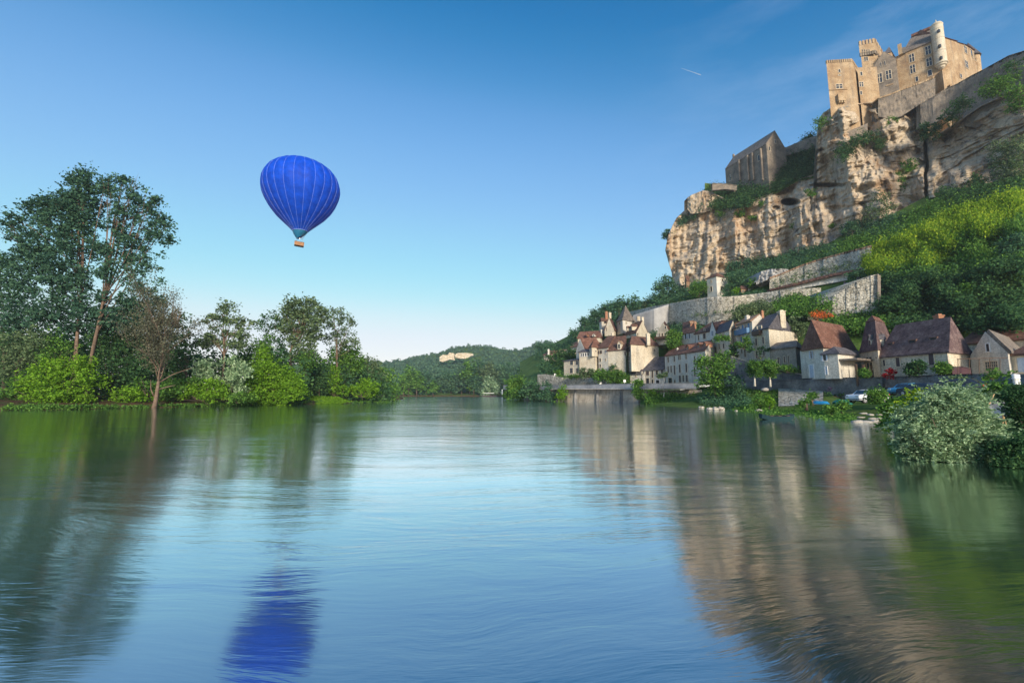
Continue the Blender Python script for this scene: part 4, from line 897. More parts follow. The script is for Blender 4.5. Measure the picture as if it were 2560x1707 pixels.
# white three storey row
hw = [('L', 1685, 780, 1699, 845), ('L', 1762, 768, 1778, 838), ('L', 1818, 744, 1828, 815), ('L', 1838, 742, 1850, 813), ('L', 1913, 734, 1928, 805), ('L', 2022, 766, 2038, 846), ('L', 2108, 755, 2124, 835),
      ('L', 1684, 896, 1700, 978), ('L', 1722, 892, 1738, 976), ('L', 1764, 886, 1782, 1004), ('L', 1830, 874, 1850, 978), ('L', 1914, 864, 1935, 972), ('L', 2022, 912, 2040, 1025), ('L', 2110, 905, 2126, 1000)]
hw = [w_+('shut',) for w_ in hw]
hw += [('L', 1830, 1015, 1855, 1100, 'shut'), ('L', 1876, 1013, 1894, 1095, 'dg'), ('L', 1918, 1010, 1942, 1095, 'shut'), ('L', 1695, 1045, 1740, 1116, 'dg'), ('L', 1768, 1072, 1784, 1112, 'd')]
house('townhouse_row', 'long three storey pale row house with rows of narrow shuttered windows on the quay road', 4, (1645, 116), (2162, 100), (2350, 108), 1122, 695, 560, 'L', (0, 0), 'render', 'red', wins=hw+[('R', 2312, 655, 2326, 692, 'red')],
      dorm=[(1935, 628, 700, 60, 108.2, 'brick', 'red'), (2075, 600, 672, 52, 104.5, 'brick', 'red'), (2155, 590, 655, 48, 102.5, 'brick', 'red')], chim=[(2256, 545, 600, 28, 105, 'render'), (1808, 665, 735, 22, 114, 'render')])
# balcony chalet
bh = house('balcony_house', 'yellow chalet with pointed gable and timber balcony behind the bright round tree', 4, (1535, 126), (1722, 122), (1760, 133), 610, 470, 322, 'R', (0, 0), 'cream', 'brown',
      wins=[('L', 1645, 388, 1668, 415), ('L', 1572, 476, 1586, 518), ('L', 1608, 476, 1628, 540, 'd'), ('L', 1652, 476, 1668, 518)], ov=.6)
boxon(bh, 'L', 1545, 520, 1700, 552, 1.4, 'balcony', 'wood', 4)
# houses of the upper row (zoom 5)
house('row_house', 'white house with pale blue shutters and wide brown roof above the townhouse row', 5, (18, 118), (182, 113), (200, 121), 620, 440, 296, 'L', (.05, .1), 'render', 'brown', wins=[('L', 62, 462, 80, 528, 'pw'), ('L', 108, 456, 122, 520, 'pw')], dorm=[(118, 310, 400, 26, 116.5, 'brick', 'tan')])
house('gabled_house', 'white house with long eave and sharp front gable right of the pale blue shutters', 5, (188, 113), (440, 106), None, 640, 420, 300, 'L', (.1, .3), 'white', 'brown', perp=8,
      wins=[('L', 222, 476, 236, 540), ('L', 285, 458, 315, 522, 'shut'), ('L', 293, 395, 306, 440, 'shut')])
house('gabled_house', 'narrow white gable front with pale blue shutters between two brown roofs', 5, (362, 107), (436, 104), (470, 112), 620, 430, 300, 'R', (0, 0), 'white', 'brown', wins=[('L', 390, 425, 404, 490, 'pw')])
house('row_house', 'house with broad brown roof and pink dormer, highest of the upper row', 5, (400, 116), (610, 110), None, 520, 380, 268, 'L', (.05, .1), 'render', 'brown', perp=8, dorm=[(506, 302, 372, 34, 111, 'tan', 'tan')])
house('row_house', 'house with sloping slate roof, yellow side wall and vine covered terrace', 5, (435, 104), (605, 97), (705, 102), 700, 415, 292, 'L', (0, 0), 'cream', 'slate', wins=[('L', 478, 470, 490, 510), ('L', 524, 458, 538, 498), ('L', 530, 580, 545, 640, 'dg'), ('L', 475, 580, 490, 650, 'd')])
bb = house('balcony_house', 'house with blue balcony, blue shutters and flat tan roof', 5, (690, 98), (880, 92), (1082, 98), 780, 305, 215, 'L', (0, 0), 'render', 'tan', ov=.7,
      wins=[('L', 712, 375, 735, 440, 'blue'), ('L', 760, 350, 785, 455, 'blue'), ('L', 795, 345, 822, 400), ('L', 830, 330, 858, 440, 'blue'), ('L', 745, 495, 765, 560, 'blue'), ('L', 670+30, 500, 690+30, 560, 'blue'), ('L', 790, 645, 808, 745, 'd'), ('L', 825, 640, 845, 690), ('L', 752, 655, 768, 700)], chim=[(1005, 182, 240, 26, 96, 'brick'), (825, 240, 285, 40, 96, 'render')])
boxon(bb, 'L', 705, 405, 862, 470, .9, 'balcony', 'blue', 5)
house('annex', 'narrow house with blue shutter between slate roof and blue balcony house', 5, (625, 100), (690, 97), None, 720, 395, 350, 'L', (0, 0), 'render', 'slate', perp=5, wins=[('L', 660, 418, 678, 470, 'blue')])
hh = house('gabled_house', 'tall cream house with wide plain side wall, stout gable chimney and slate roof', 5, (888, 91.5), (1085, 86), (1432, 93), 780, 392, 200, 'L', (0, .18), 'cream', 'slate', flare=0,
      wins=[('L', 926, 378, 945, 470, 'hole'), ('L', 965, 372, 1000, 465, 'hole'), ('L', 925, 520, 947, 605, 'shut'), ('L', 1010, 500, 1032, 585, 'shut'), ('L', 932, 675, 955, 762, 'shut'), ('L', 1020, 660, 1042, 735, 'shut')],
      chim=[(1236, 182, 360, 66, 90.0, 'cream')])
boxon(hh, 'L', 915, 430, 1010, 480, .8, 'balcony', 'wood', 5)
house('barn', 'low grey stone barn with shallow slab roof left of the big red roof', 5, (1096, 85), (1415, 80), (1520, 86), 900, 622, 545, 'L', (.15, .15), 'grey', 'lauze',
      wins=[('L', 1196, 748, 1216, 830, 'shut'), ('L', 1272, 735, 1290, 818, 'shut'), ('L', 1322, 728, 1338, 812, 'shut')])
# big red hipped roof
rr = house('hipped_house', 'stone house with huge steep red tile hip roof and grey front door', 5, (1468, 78), (1752, 72), (2195, 78), 1010, 628, 296, 'R', (.06, .04), 'render', 'red', flare=1, ov=.5,
      wins=[('L', 1603, 672, 1622, 762, 'pw'), ('L', 1592, 845, 1640, 1000, 'dw')])
ex = house('extension', 'timber framed lean-to wing with slate roof in front of the red hip roof', 5, (1758, 71.5), (1930, 69.5), (2150, 72.5), 1010, 700, 620, 'R', (.25, .2), 'render', 'slate', ov=.4, group=None,
      wins=[('L', 1756, 708, 1792, 790, 'pw'), ('L', 1782, 862, 1808, 960, 'dw')])
boxon(ex, 'R', 1945, 782, 2205, 802, 2.6, 'porch_roof', 'lauze', 5)
d, n = face_axes(ex['C'], ex['R']); mb = MB()
for x in (1955, 2045, 2150, 2195):
    s, _ = onface(ex['C'], ex['R'], *q(5, x, 850)); p = ex['C'].lerp(ex['R'], s)+n*2.2; pb_ = MB(); pb_.box(Vector((p.x, p.y, 5.2)), d*.12, n*.12, Vector((0, 0, 1.7))); pb_.build('porch_post', M['wood'], ex['root'])
boxon(ex, 'R', 1960, 850, 2180, 1000, .08, 'porch_shade', 'wood', 5)
# zoom 6 houses
th = house('tower_house', 'tall square house with truncated steep pyramid roof, stone dormer and mullioned window', 6, (242, 74), (462, 68.5), (690, 74.5), 900, 555, None, 'R', (0, 0), 'cream', None,
      wins=[('L', 330, 648, 400, 798, 'cross')], dorm=[(356, 382, 548, 52, 70.9, 'cream', 'slate')])
zt_ = P(*q(6, 440, 186), 70.5).z; cn = (th['L']+th['R'])/2; mb = MB(); bs_ = []; tp_ = []; md_ = []
for p in (th['L'], th['C'], th['R'], th['B']):
    v = p-cn; v.z = 0; o_ = Vector((cn.x, cn.y, 0)); bs_.append(f_(o_+v*1.08, th['ze']-.1)); md_.append(f_(o_+v*.90, th['ze']+1.3)); tp_.append(f_(o_+v*.52, zt_))
mb.hexa(bs_, md_); mb.hexa([p+Vector((0, 0, .001)) for p in md_], tp_); th_r = mb.build('roof', M['purple'], th['root'])
zk_ = P(*q(6, 440, 122), 72).z; mb = MB(); ov_ = [f_(Vector((cn.x, cn.y, 0))+(Vector((p.x, p.y, 0))-Vector((cn.x, cn.y, 0)))*1.1, zt_+.02) for p in tp_]
m0_, m1_ = (ov_[0]+ov_[1])/2, (ov_[2]+ov_[3])/2; a_, b_ = m0_.lerp(m1_, .25), m1_.lerp(m0_, .1); mb.add(ov_+[f_(a_, zk_), f_(b_, zk_)], [(3, 2, 1, 0), (0, 1, 4), (1, 2, 5, 4), (2, 3, 5), (3, 0, 4, 5)]); mb.build('roof_cap', M['red'], th_r)
lh = house('long_house', 'long cream house with big purple tiled hip roof, dark shutters and roof hatches', 6, (476, 69), (1312, 59.5), (1592, 63), 910, 586, 160, 'L', (.16, .08), 'cream', 'purple', flare=1, dridge=0,
      wins=[('L', 688, 655, 736, 765, 'shut'), ('L', 1090, 612, 1154, 748, 'shut'), ('L', 530, 684, 556, 758, 'w'), ('R', 1555, 600, 1580, 615, 'hole')], chim=[(1205, 132, 175, 70, 64.5, 'brick')])
# roof hatches
fd, fn = face_axes(lh['L'], lh['C'])
for x, y, sc_ in ((640, 490, .8), (912, 460, 1), (1170, 430, 1)):
    p = None
    for D in np.arange(60, 76, .25):               # walk the ray in to the roof slope
        r_ = P(*q(6, x, y), D); dep_ = -(r_-lh['C']).dot(fn); half = (lh['R']-lh['C']).length*abs((lh['R']-lh['C']).normalized().dot(fn))/2
        if dep_ > 0 and r_.z < lh['ze']+(lh['zr']-lh['ze'])*min(1, dep_/half)*.95: p = r_; break
    if p is None: continue
    W_ = lambda u, t, zz: p+fd*u*sc_-fn*t+Vector((0, 0, zz*sc_)); mb = MB()
    mb.hexa([W_(-.5, -.35, -.3), W_(.5, -.35, -.3), W_(.5, .6, -.3), W_(-.5, .6, -.3)], [W_(-.55, -.4, .3), W_(.55, -.4, .3), W_(.55, 1.0, .5), W_(-.55, 1.0, .5)])
    h_ = mb.build('roof_hatch', M['brown'], lh['root']); mb = MB(); mb.hexa([W_(-.38, -.42, -.22), W_(.38, -.42, -.22), W_(.38, -.2, -.22), W_(-.38, -.2, -.22)], [W_(-.38, -.46, .18), W_(.38, -.46, .18), W_(.38, -.2, .18), W_(-.38, -.2, .18)]); mb.build('opening', M['glass'], h_)
house('long_house', 'far house with long low red roof behind the pointed white gable', 6, (1480, 72), (2700, 62), None, 560, 400, 225, 'L', (.02, 0), 'cream', 'red', perp=9)
gh = house('gabled_house', 'cream house with pointed front gable, blue grid window and slab roof', 6, (1592, 62), (2052, 56.5), (2420, 66), 900, 590, 316, 'R', (0, 0), 'render', 'lauze', ov=.5,
      wins=[('L', 1795, 486, 1835, 582, 'wb'), ('L', 1788, 704, 1938, 806, 'gridw')])
gg = house('garage', 'brown stone house with pale blue garage door at the right edge', 6, (2056, 57.5), (2500, 54), None, 900, 600, 430, 'L', (0, 0), 'cream', 'brown', perp=8, wins=[('L', 2176, 655, 2330, 832, 'gar')], cat='garage')
# pergola rail and maroon gate
mb = MB(); Dp = 56.4
for x in (1445, 1585, 1705, 1835, 1960):
    a_, b_ = P(*q(6, x, 668), Dp), P(*q(6, x, 880), Dp); mb.tube([b_, a_], .04, 5)
mb.tube([P(*q(6, 1435, 672), Dp), P(*q(6, 2050, 658), Dp-1)], .04, 5)
tag(mb.build('pergola', M['wood']), 'thin metal pergola in front of the pointed gable house', 'pergola')
g0 = empty('garden_shed', P(*q(6, 1490, 868), 57.5), 'maroon board shed with low gable beside the pointed gable house', 'shed')
a_, b_ = P(*q(6, 1380, 868), 57.5), P(*q(6, 1610, 862), 57); zt = P(*q(6, 1380, 795), 57.5).z; zk = P(*q(6, 1500, 768), 57.3).z
mb = MB(); mid = (a_+b_)/2; bk = Vector((.5, 2.4, 0))
mb.add([f_(a_, 3.8), f_(b_, 3.8), f_(b_, zt), f_(mid, zk), f_(a_, zt)]+[v+bk for v in (f_(a_, 3.8), f_(b_, 3.8), f_(b_, zt), f_(mid, zk), f_(a_, zt))],
       [(0, 1, 2, 3, 4), (9, 8, 7, 6, 5), (0, 5, 6, 1), (1, 6, 7, 2), (2, 7, 8, 3), (3, 8, 9, 4), (4, 9, 5, 0)]); mb.build('walls', M['maroon'], g0)
mb = MB()
for s0, s1 in (((a_, zt), (mid, zk)), ((mid, zk), (b_, zt))):
    u_ = Vector((0, -.12, 0)); p0, p1 = f_(*s0)+u_+Vector((0, 0, .01)), f_(*s1)+u_+Vector((0, 0, .01)); h_ = Vector((0, 0, .07)); mb.hexa([p0, p1, p1+bk, p0+bk], [p0+h_, p1+h_, p1+bk+h_, p0+bk+h_])
mb.build('roof', M['shutter'], g0)
# ---------------------------------------------------------------- quay: masonry wall, road deck and parapet (zoom 4)
wall('quay_wall', 'tall beige masonry quay wall rising from the river under the road', [(-200, 1195, 1330, 158), (400, 1190, 1352, 131), (1240, 1195, 1380, 112), (1640, 1200, 1340, 106), (2120, 1200, 1250, 100)], 4, 'quay', 2, rough=.12)
mb = MB()
for x in (510, 790, 1100):
    D = 131-(x-400)*.0226; a_ = P(*q(4, x, 1195), D); b_ = P(*q(4, x, 1370), D-.3); r = .55
    mb.hexa([(b_.x-r, b_.y-.5, -.3), (b_.x+r, b_.y-.5, -.3), (b_.x+r, b_.y+1, -.3), (b_.x-r, b_.y+1, -.3)], [(a_.x-r*.7, a_.y-.15, a_.z), (a_.x+r*.7, a_.y-.15, a_.z), (a_.x+r*.7, a_.y+1, a_.z), (a_.x-r*.7, a_.y+1, a_.z)])
tag(mb.build('quay_shadow_rib', M['darkwall']), 'buttress ribs on the beige quay wall, coloured dark as their shadow', 'buttress')  # buttress shadows on the quay wall, put into the ribs' dark colour
wall('quay_deck', 'concrete deck edge carrying the road over the quay wall', [(-420, 1180, 1192, 163), (0, 1184, 1193, 143), (400, 1182, 1193, 129), (1240, 1180, 1192, 110), (2060, 1178, 1190, 98.7)], 4, 'palestone', 4, rough=.02)
wall('quay_parapet', 'blue grey parapet along the quay road', [(-420, 1140, 1180, 164), (0, 1148, 1184, 144), (400, 1140, 1182, 129.6), (1240, 1120, 1180, 110.6), (1640, 1116, 1180, 104.4), (2080, 1112, 1178, 98.6)], 4, 'deck', .35, rough=.02, cap=.08, capmat='deck')
wall('garden_wall', 'grey stone garden wall behind the quay parapet at the left village end', [(20, 1000, 1160, 150), (130, 1000, 1160, 146), (210, 1010, 1160, 143), (330, 1040, 1160, 139), (560, 1030, 1160, 134), (760, 1050, 1160, 130), (1120, 1020, 1160, 126)], 4, 'rubble', 1, rough=.15)
# dark road wall (zoom 5) up to the right edge
wall('road_wall', 'long dark stone wall holding up the village road along the grass bank', [(690, 1075, 1200, 98), (800, 1048, 1200, 90), (1100, 1045, 1190, 84), (1420, 1028, 1180, 79), (1600, 1012, 1180, 75.5), (2000, 1005, 1250, 70), (2254, 1002, 1330, 67), (2480, 1000, 1340, 64)], 5, 'darkwall', 1.0, rough=.12, cap=.12, capmat='darkwall')
wall('road_wall', 'right end of the dark road wall behind parked cars, arch opening at its foot', [(430, 904, 1240, 65.6), (700, 896, 1240, 63), (1000, 886, 1240, 60), (1300, 872, 1240, 57), (1700, 865, 1200, 53), (2254, 872, 1150, 47), (2500, 870, 1150, 44)], 6, 'darkwall', 1.0, rough=.12, cap=.12, capmat='darkwall')
p = P(*q(6, 578, 1100), 64); mb = MB()
pr_ = [(-.85, -1.1), (.85, -1.1), (.85, .2), (.6, .7), (.2, .95), (-.2, .95), (-.6, .7), (-.85, .2)]
mb.add([(p.x+u, 63.3, p.z+v) for u, v in pr_]+[(p.x+u, 64.2, p.z+v) for u, v in pr_], [tuple(range(8)), tuple(range(15, 7, -1))]+[(k, k+8, (k+1) % 8+8, (k+1) % 8) for k in range(8)])
tag(mb.build('culvert_opening', M['glass']), 'dark arched culvert opening at the foot of the road wall', 'culvert')
# road (mostly hidden), ramps
tag(sheet('road', [[(x, y-3, d+.2) for x, y, d in hill[3]], [(x, y, d-7) for x, y, d in [(a, 985.5-(985.5-b)*1.08, c) for a, b, c in hill[3]]]], 1480, 2150, 60, 3, M['deck']), kind='structure') if False else None
wall('ramp_wall', 'sloping dark ramp wall with pale edge right of the leafy riverside tree', [(560, 720, 1100, 95), (610, 742, 1100, 93.5), (820, 806, 1100, 90.5), (900, 850, 1100, 89.5), (1230, 912, 1060, 84.5), (1450, 960, 1050, 81), (1660, 1010, 1040, 77)], 5, 'darkwall', 1.0, rough=.1, cap=.25, capmat='palestone')
# ---------------------------------------------------------------- vehicles, boat, tarps, furniture
def car(name, label, loc, rot, length, col, mat2='glass', group=None, lamps=True):
    root = empty(name, loc, label, 'car', group); root.rotation_euler = (0, 0, rot)
    s = length/4.0
    prof = [(-2.0, .35), (-2.0, .75), (-1.85, .92), (-1.1, 1.0), (-.55, 1.42), (.2, 1.52), (1.2, 1.48), (1.75, 1.0), (1.98, .85), (2.0, .35)]
    def ext(pf, w0, w1, zb=.9, zt=1.5):
        vs = []; n = len(pf)
        for sd in (-1, 1):
            for x, z in pf:
                w_ = w0 if z <= zb else w0+(w1-w0)*(z-zb)/(zt-zb); vs.append((x*s, sd*w_*s, z*s))
        return vs, [tuple(range(n))[::-1], tuple(range(n, 2*n))]+[(k, (k+1) % n, (k+1) % n+n, k+n) for k in range(n)]
    def pb(mb, nm, m, par=root):
        me = bpy.data.meshes.new(nm); me.from_pydata(mb.v, [], mb.f); me.update(); me.materials.append(m); o = bpy.data.objects.new(nm, me); COL.objects.link(o); o.parent = par; return o
    mb = MB(); mb.add(*ext(prof, .84, .66)); body = pb(mb, 'body', col)
    for sd in (-1, 1):
        for pf in ([(-.95, 1.0), (-.5, 1.34), (.15, 1.42), (.15, 1.0)], [(.25, 1.0), (.25, 1.42), (1.1, 1.38), (1.5, 1.0)]):
            vs = [(x*s, sd*(.80-(.0 if z < 1.05 else .13))*s+sd*.06*s, z*s) for x, z in pf]+[(x*s, sd*.5*s, z*s) for x, z in pf]
            mb = MB(); mb.add(vs, [(0, 1, 2, 3), (7, 6, 5, 4), (0, 4, 5, 1), (1, 5, 6, 2), (2, 6, 7, 3), (3, 7, 4, 0)]); pb(mb, 'side_window', M['glass'])
    for pf in ([(-1.12, .99), (-.58, 1.40)], [(1.24, 1.46), (1.77, 1.0)]):
        (x0, z0), (x1, z1) = pf; vs = []
        for x, z in pf: vs += [(x*s, -.6*s, z*s+.03), (x*s, .6*s, z*s+.03)]
        vs += [(v[0]+(.1 if x0 < 0 else -.1), v[1], v[2]-.15) for v in vs]
        mb = MB(); mb.add(vs, [(0, 1, 3, 2), (4, 6, 7, 5), (0, 4, 5, 1), (2, 3, 7, 6), (0, 2, 6, 4), (1, 5, 7, 3)]); pb(mb, 'windscreen', M['glass'])
    for x in (-1.25, 1.25):
        for sd in (-1, 1):
            mb = MB(); c = Vector((x*s, sd*.74*s, .32*s)); mb.tube([c-Vector((0, .12, 0)), c+Vector((0, .12, 0))], .33*s, 16); wh = pb(mb, 'wheel', M['tyre'])
            mb = MB(); mb.tube([c-Vector((0, .135, 0)), c+Vector((0, .135, 0))], .2*s, 12); pb(mb, 'rim', M['metal'], wh)
    for sd in (-1, 1):
        mb = MB(); mb.box((1.97*s, sd*.62*s, .88*s), (.05, 0, 0), (0, .16*s, 0), (0, 0, .12*s)); pb(mb, 'tail_lamp', M['lampred'])
        mb = MB(); mb.box((-1.95*s, sd*.62*s, .74*s), (.07, 0, 0), (0, .17*s, 0), (0, 0, .08*s)); pb(mb, 'headlight', M['metal'])
    mb = MB(); mb.box((2.0*s, 0, .7*s), (.03, 0, 0), (0, .26*s, 0), (0, 0, .07*s)); pb(mb, 'number_plate', M['whitep'])
    mb = MB(); mb.box((0, 0, .45*s), (2.03*s, 0, 0), (0, .855*s, 0), (0, 0, .04*s)); pb(mb, 'trim', M['tyre'])
    return root
M['tyre'] = plain('black rubber', (.03, .03, .03), .8); M['metal'] = plain('grey metal', (.5, .5, .52), .35, metal=.6); M['lampred'] = plain('red lamp', (.55, .05, .03), .3)
M['carwhite'] = plain('white car paint', (.72, .75, .8), .25, .03, spec=.6); M['carblue'] = plain('blue car paint', (.05, .28, .5), .22, .05, spec=.7); M['cardark'] = plain('dark car paint', (.03, .04, .07), .22, .05, spec=.7)
GP = 'cars parked below the road wall'
def gz(px, D, py): return P(px, py, D)
p = P(*q(6, 345, 1212), 50); car('parked_car', 'small white hatchback partly hidden by the round bush', p, R(8), 4.0, M['carwhite'], group=GP)
p = P(*q(6, 835, 1122), 52.5); car('parked_car', 'bright blue hatchback in front of the road wall', p, R(12), 3.9, M['carblue'], group=GP)
p = P(*q(6, 985, 1128), 49); car('parked_car', 'dark car showing its red tail lamps and number plate', p, R(-78), 3.8, M['cardark'], group=GP)
p = P(*q(6, 1450, 1100), 45); car('parked_car', 'dark blue car mostly hidden behind the top of the grey willow', p, R(-60), 4, M['cardark'], group=GP)
# boat
bc = P(*q(5, 1185, 1492), PZ(*q(5, 1185, 1512), 0).y); bc.z = 0
bt = empty('flat_boat', bc, 'dark green flat-bottomed boat moored at the grassy bank', 'boat'); hl = 390/4.9/F*bc.y/2
def hull(mb, hl, hw_, z0, z1, n=10, ins=0):
    vs = []
    for i in range(n+1):
        t = -1+2*i/n; w_ = hw_*(1-abs(t)**3*.55)-ins; lift = .22*abs(t)**3; x = t*(hl-ins)
        vs += [(bc.x+x, bc.y-w_*.8, z0+lift), (bc.x+x, bc.y-w_, z1+lift), (bc.x+x, bc.y+w_, z1+lift), (bc.x+x, bc.y+w_*.8, z0+lift)]
    fs = [(0, 1, 2, 3), (n*4+3, n*4+2, n*4+1, n*4)]
    for i in range(n): a = i*4; b = a+4; fs += [(a, b, b+1, a+1), (a+1, b+1, b+2, a+2), (a+2, b+2, b+3, a+3), (a+3, b+3, b, a)]
    mb.add(vs, fs)
mb = MB(); hull(mb, hl, .62, -.08, .30); mb.build('hull', plain('dark green boat paint', (.008, .035, .04), .9), bt)
mb = MB(); hull(mb, hl*.97, .5, .26, .305); mb.build('inner_floor', plain('boat floor', (.05, .07, .07), .8), bt)
for s_ in (-.5, 0, .5):
    mb = MB(); mb.box((bc.x+s_*hl, bc.y, .36), (.14, 0, 0), (0, .55, 0), (0, 0, .02)); mb.build('bench', M['wood'], bt)
# tarpaulin covered boats on the bank
def tarp(name, label, z, x0, x1, yb, yt, D, mat, sag=.1):
    n = 14; a_, b_ = P(*q(z, x0, yb), D), P(*q(z, x1, yb), D-1); zt = P(*q(z, x0, yt), D).z; V = []
    for i in range(n+1):
        t = i/n; pr = math.sin(math.pi*min(max(t, .02), .98))**.35; c = a_.lerp(b_, t); h = (zt-a_.z)*pr*(1+.12*math.sin(t*9))
        for k in range(9): an = math.pi*k/8; V.append((c.x+.06*math.sin(k*5+i), c.y-.9*math.cos(an)*pr, c.z+h*abs(math.sin(an))**.7))
    return tag(gridmesh(name, np.array(V), n+1, 9, mat, None, True), label, 'tarpaulin')
tarp('tarpaulin', 'bright blue tarpaulin over a boat on the bank', 5, 1625, 1810, 1322, 1282, 60, plain('blue tarpaulin', (.02, .25, .5), .5))
tarp('tarpaulin', 'green tarpaulin heap on the bank left of the white car', 5, 1890, 2090, 1325, 1262, 57, plain('green tarpaulin', (.02, .25, .17), .5))
# rocks by the water
def rock(label, x, y, wpx, hpx, z=5, D=None, mat='rubble', group='rocks along the waterline'):
    px, py = q(z, x, y); D = D or PZ(px, py, 0).y; c = P(px, py, D); s = wpx/ZM[z][2]/F*D/2; h = hpx/ZM[z][2]/F*D
    n1, n2 = 14, 8; V = []
    for i in range(n1):
        for j in range(n2):
            th_ = 2*math.pi*i/(n1-1); ph = math.pi*j/(n2-1); v = Vector((math.sin(ph)*math.cos(th_), math.sin(ph)*math.sin(th_), -math.cos(ph)))
            k = .5+1.0*float(fbm(v.x*1.1+c.x*3, v.y*1.1+c.y*3, v.z*1.1+9, 3)); V.append((c.x+v.x*s*k*1.05, c.y+v.y*s*.8*k, c.z+h*.2+max(v.z, -.6)*h*.42*k))
    V = np.array(V).reshape(n1, n2, 3); V[-1] = V[0]
    return tag(gridmesh('boulder', V, n1, n2, M[mat], None, False), label, 'rock', group)
# rocks and steps
for i, (x, y, w_, h_, lb) in enumerate([(262, 1372, 60, 40, 'slanting pale boulder leftmost at the waterline below the quay end'), (372, 1392, 80, 50, 'pale boulder with rounded top beside the river, under the leafy tree'), (440, 1398, 76, 70, 'tall pale boulder in the middle of the waterline heap'), (508, 1396, 70, 75, 'upright blocky boulder right in the waterline heap'),
                                    (965, 1412, 70, 45, 'pale boulder at the water edge below the paved ramp'), (690, 1405, 40, 16, 'small flat stone lying in the river edge grass')]):
    rock(lb, x, y, w_, h_)
for i, (x, y, w_, h_, D, lb) in enumerate([(290, 1345, 90, 30, 41.5, 'uppermost pale slab of the stone landing'), (375, 1362, 95, 30, 41, 'pale slab right of the uppermost one on the landing'), (480, 1360, 70, 28, 41, 'small pale slab at the upper right of the landing'),
                                       (255, 1392, 90, 22, 39.5, 'flat slab in the middle row of the landing, left'), (395, 1412, 100, 36, 38.8, 'bright slab in the middle row of the landing, centre'), (480, 1410, 70, 30, 39, 'slab in the middle row of the landing, right'),
                                       (205, 1450, 140, 50, 37.6, 'big pale slab at the lower left of the landing, next to the water'), (330, 1455, 150, 50, 37.5, 'long pale slab at the lower middle of the landing'), (430, 1445, 110, 45, 37.7, 'pale slab at the lower right of the landing')]):
    rock(lb, x, y, w_, h_, 6, D, mat='palestone', group='stones of the landing')
rock('reddish boulder on the grass bank between shrubs, above the water', 1035, 1160, 90, 60, 5, 74, 'palestone', None)
# barrier, leaning branch, gatepost
mb = MB(); Db = 24; g_ = lambda x, y, D=Db: P(*q(18, x, y), D)
mb.tube([g_(1700, 780), g_(1697, 672)], .035, 6); mb.tube([g_(1750, 815), g_(1703, 675)], .035, 6); mb.tube([g_(1697, 684), g_(1850, 700, 23.5)], .025, 6)
tag(mb.build('trestle_barrier', M['lwood']), 'pale wooden trestle barrier on the lawn beside the dark hedge', 'barrier')
mb = MB(); mb.tube([g_(1490, 590, 27), g_(1545, 520, 27), g_(1595, 415, 27)], [.05, .04, .025], 6)
tag(mb.build('leaning_pole', M['lwood']), 'leaning bare pole standing above the gravel path', 'pole')
mb = MB(); c = g_(1392, 690, 26); r_ = .09; mb.tube([(c.x, c.y, c.z-.3), (c.x, c.y, c.z+.55)], r_, 8); mb.lathe((c.x, c.y, c.z+.55), [(.1, 0), (.13, .08), (.1, .2), (.03, .24)], 10)
tag(mb.build('garden_lamp', M['palestone']), 'small pale post at the edge of the willow beside the path', 'post')
def gp(x, label, y0, y1, w_):
    D = 40; a_, b_ = g_(x, y1, D), g_(x, y0, D); r = w_/4.9/F*D/2; H = b_.z-a_.z
    mb = MB(); mb.lathe((a_.x, a_.y, a_.z), [(r*.75, -1.2), (r*.8, 0), (r*.8, H*.5), (r*1.05, H*.55), (r*1.1, H*.62), (r*.8, H*.68), (r, H*.78), (r*1.05, H*.9), (r*.7, H*.97), (r*.1, H)], 14)
    tag(mb.build('gate_post', M['whitep'], None, True), label, 'post', 'white gate posts')
gp(1858, 'white gate post with round top left of its twin above the hedge', 168, 300, 52); gp(1895, 'white gate post behind and right of its twin above the hedge', 172, 285, 40)
# lollipop trees
for (x, y, r, ty, lb) in ((912, 885, 112, 1105, 'round clipped tree with white trunk, left of the pair in front of the ramp wall'), (1102, 888, 118, 1110, 'round clipped tree with white trunk, right of the pair in front of the stone barn')):
    tree('clipped_tree', lb, [(x+4, ty), (x+2, y+60)], [(x, y, r*.85), (x-25, y+25, r*.7), (x+22, y-22, r*.7), (x+30, y+25, r*.7), (x-20, y-35, r*.65)], 79, 5, 'leaf_mid', .17, 1.5, 'white_bark', 'clipped trees on the grass bank', .17, 3, rc=.55, nleaf=36)
# leafy riverside trees
tree('broadleaf_tree', 'big leafy green tree between townhouse row and ramp wall, at the river', [(430, 1235), (428, 1150), (420, 1050)], [(400, 850, 130), (300, 800, 90), (540, 760, 80), (600, 720, 50), (330, 960, 130), (480, 950, 130), (270, 1030, 90), (440, 1080, 130), (560, 900, 100), (600, 830, 80), (240, 830, 50)], 85, 5, 'leaf_mid', .26, 1.2, limbs=8, rc=.9, nleaf=30, lobeD=1.2)
tree('broadleaf_tree', 'slender greyish green tree right beside the big leafy tree on the bank', [(700, 1330), (700, 1150), (690, 1000)], [(690, 1000, 90), (640, 1080, 90), (720, 1100, 80), (690, 1180, 90), (640, 1220, 80), (690, 1290, 100)], 82, 5, 'leaf_blue', .24, 1.1, rc=.8, nleaf=26)
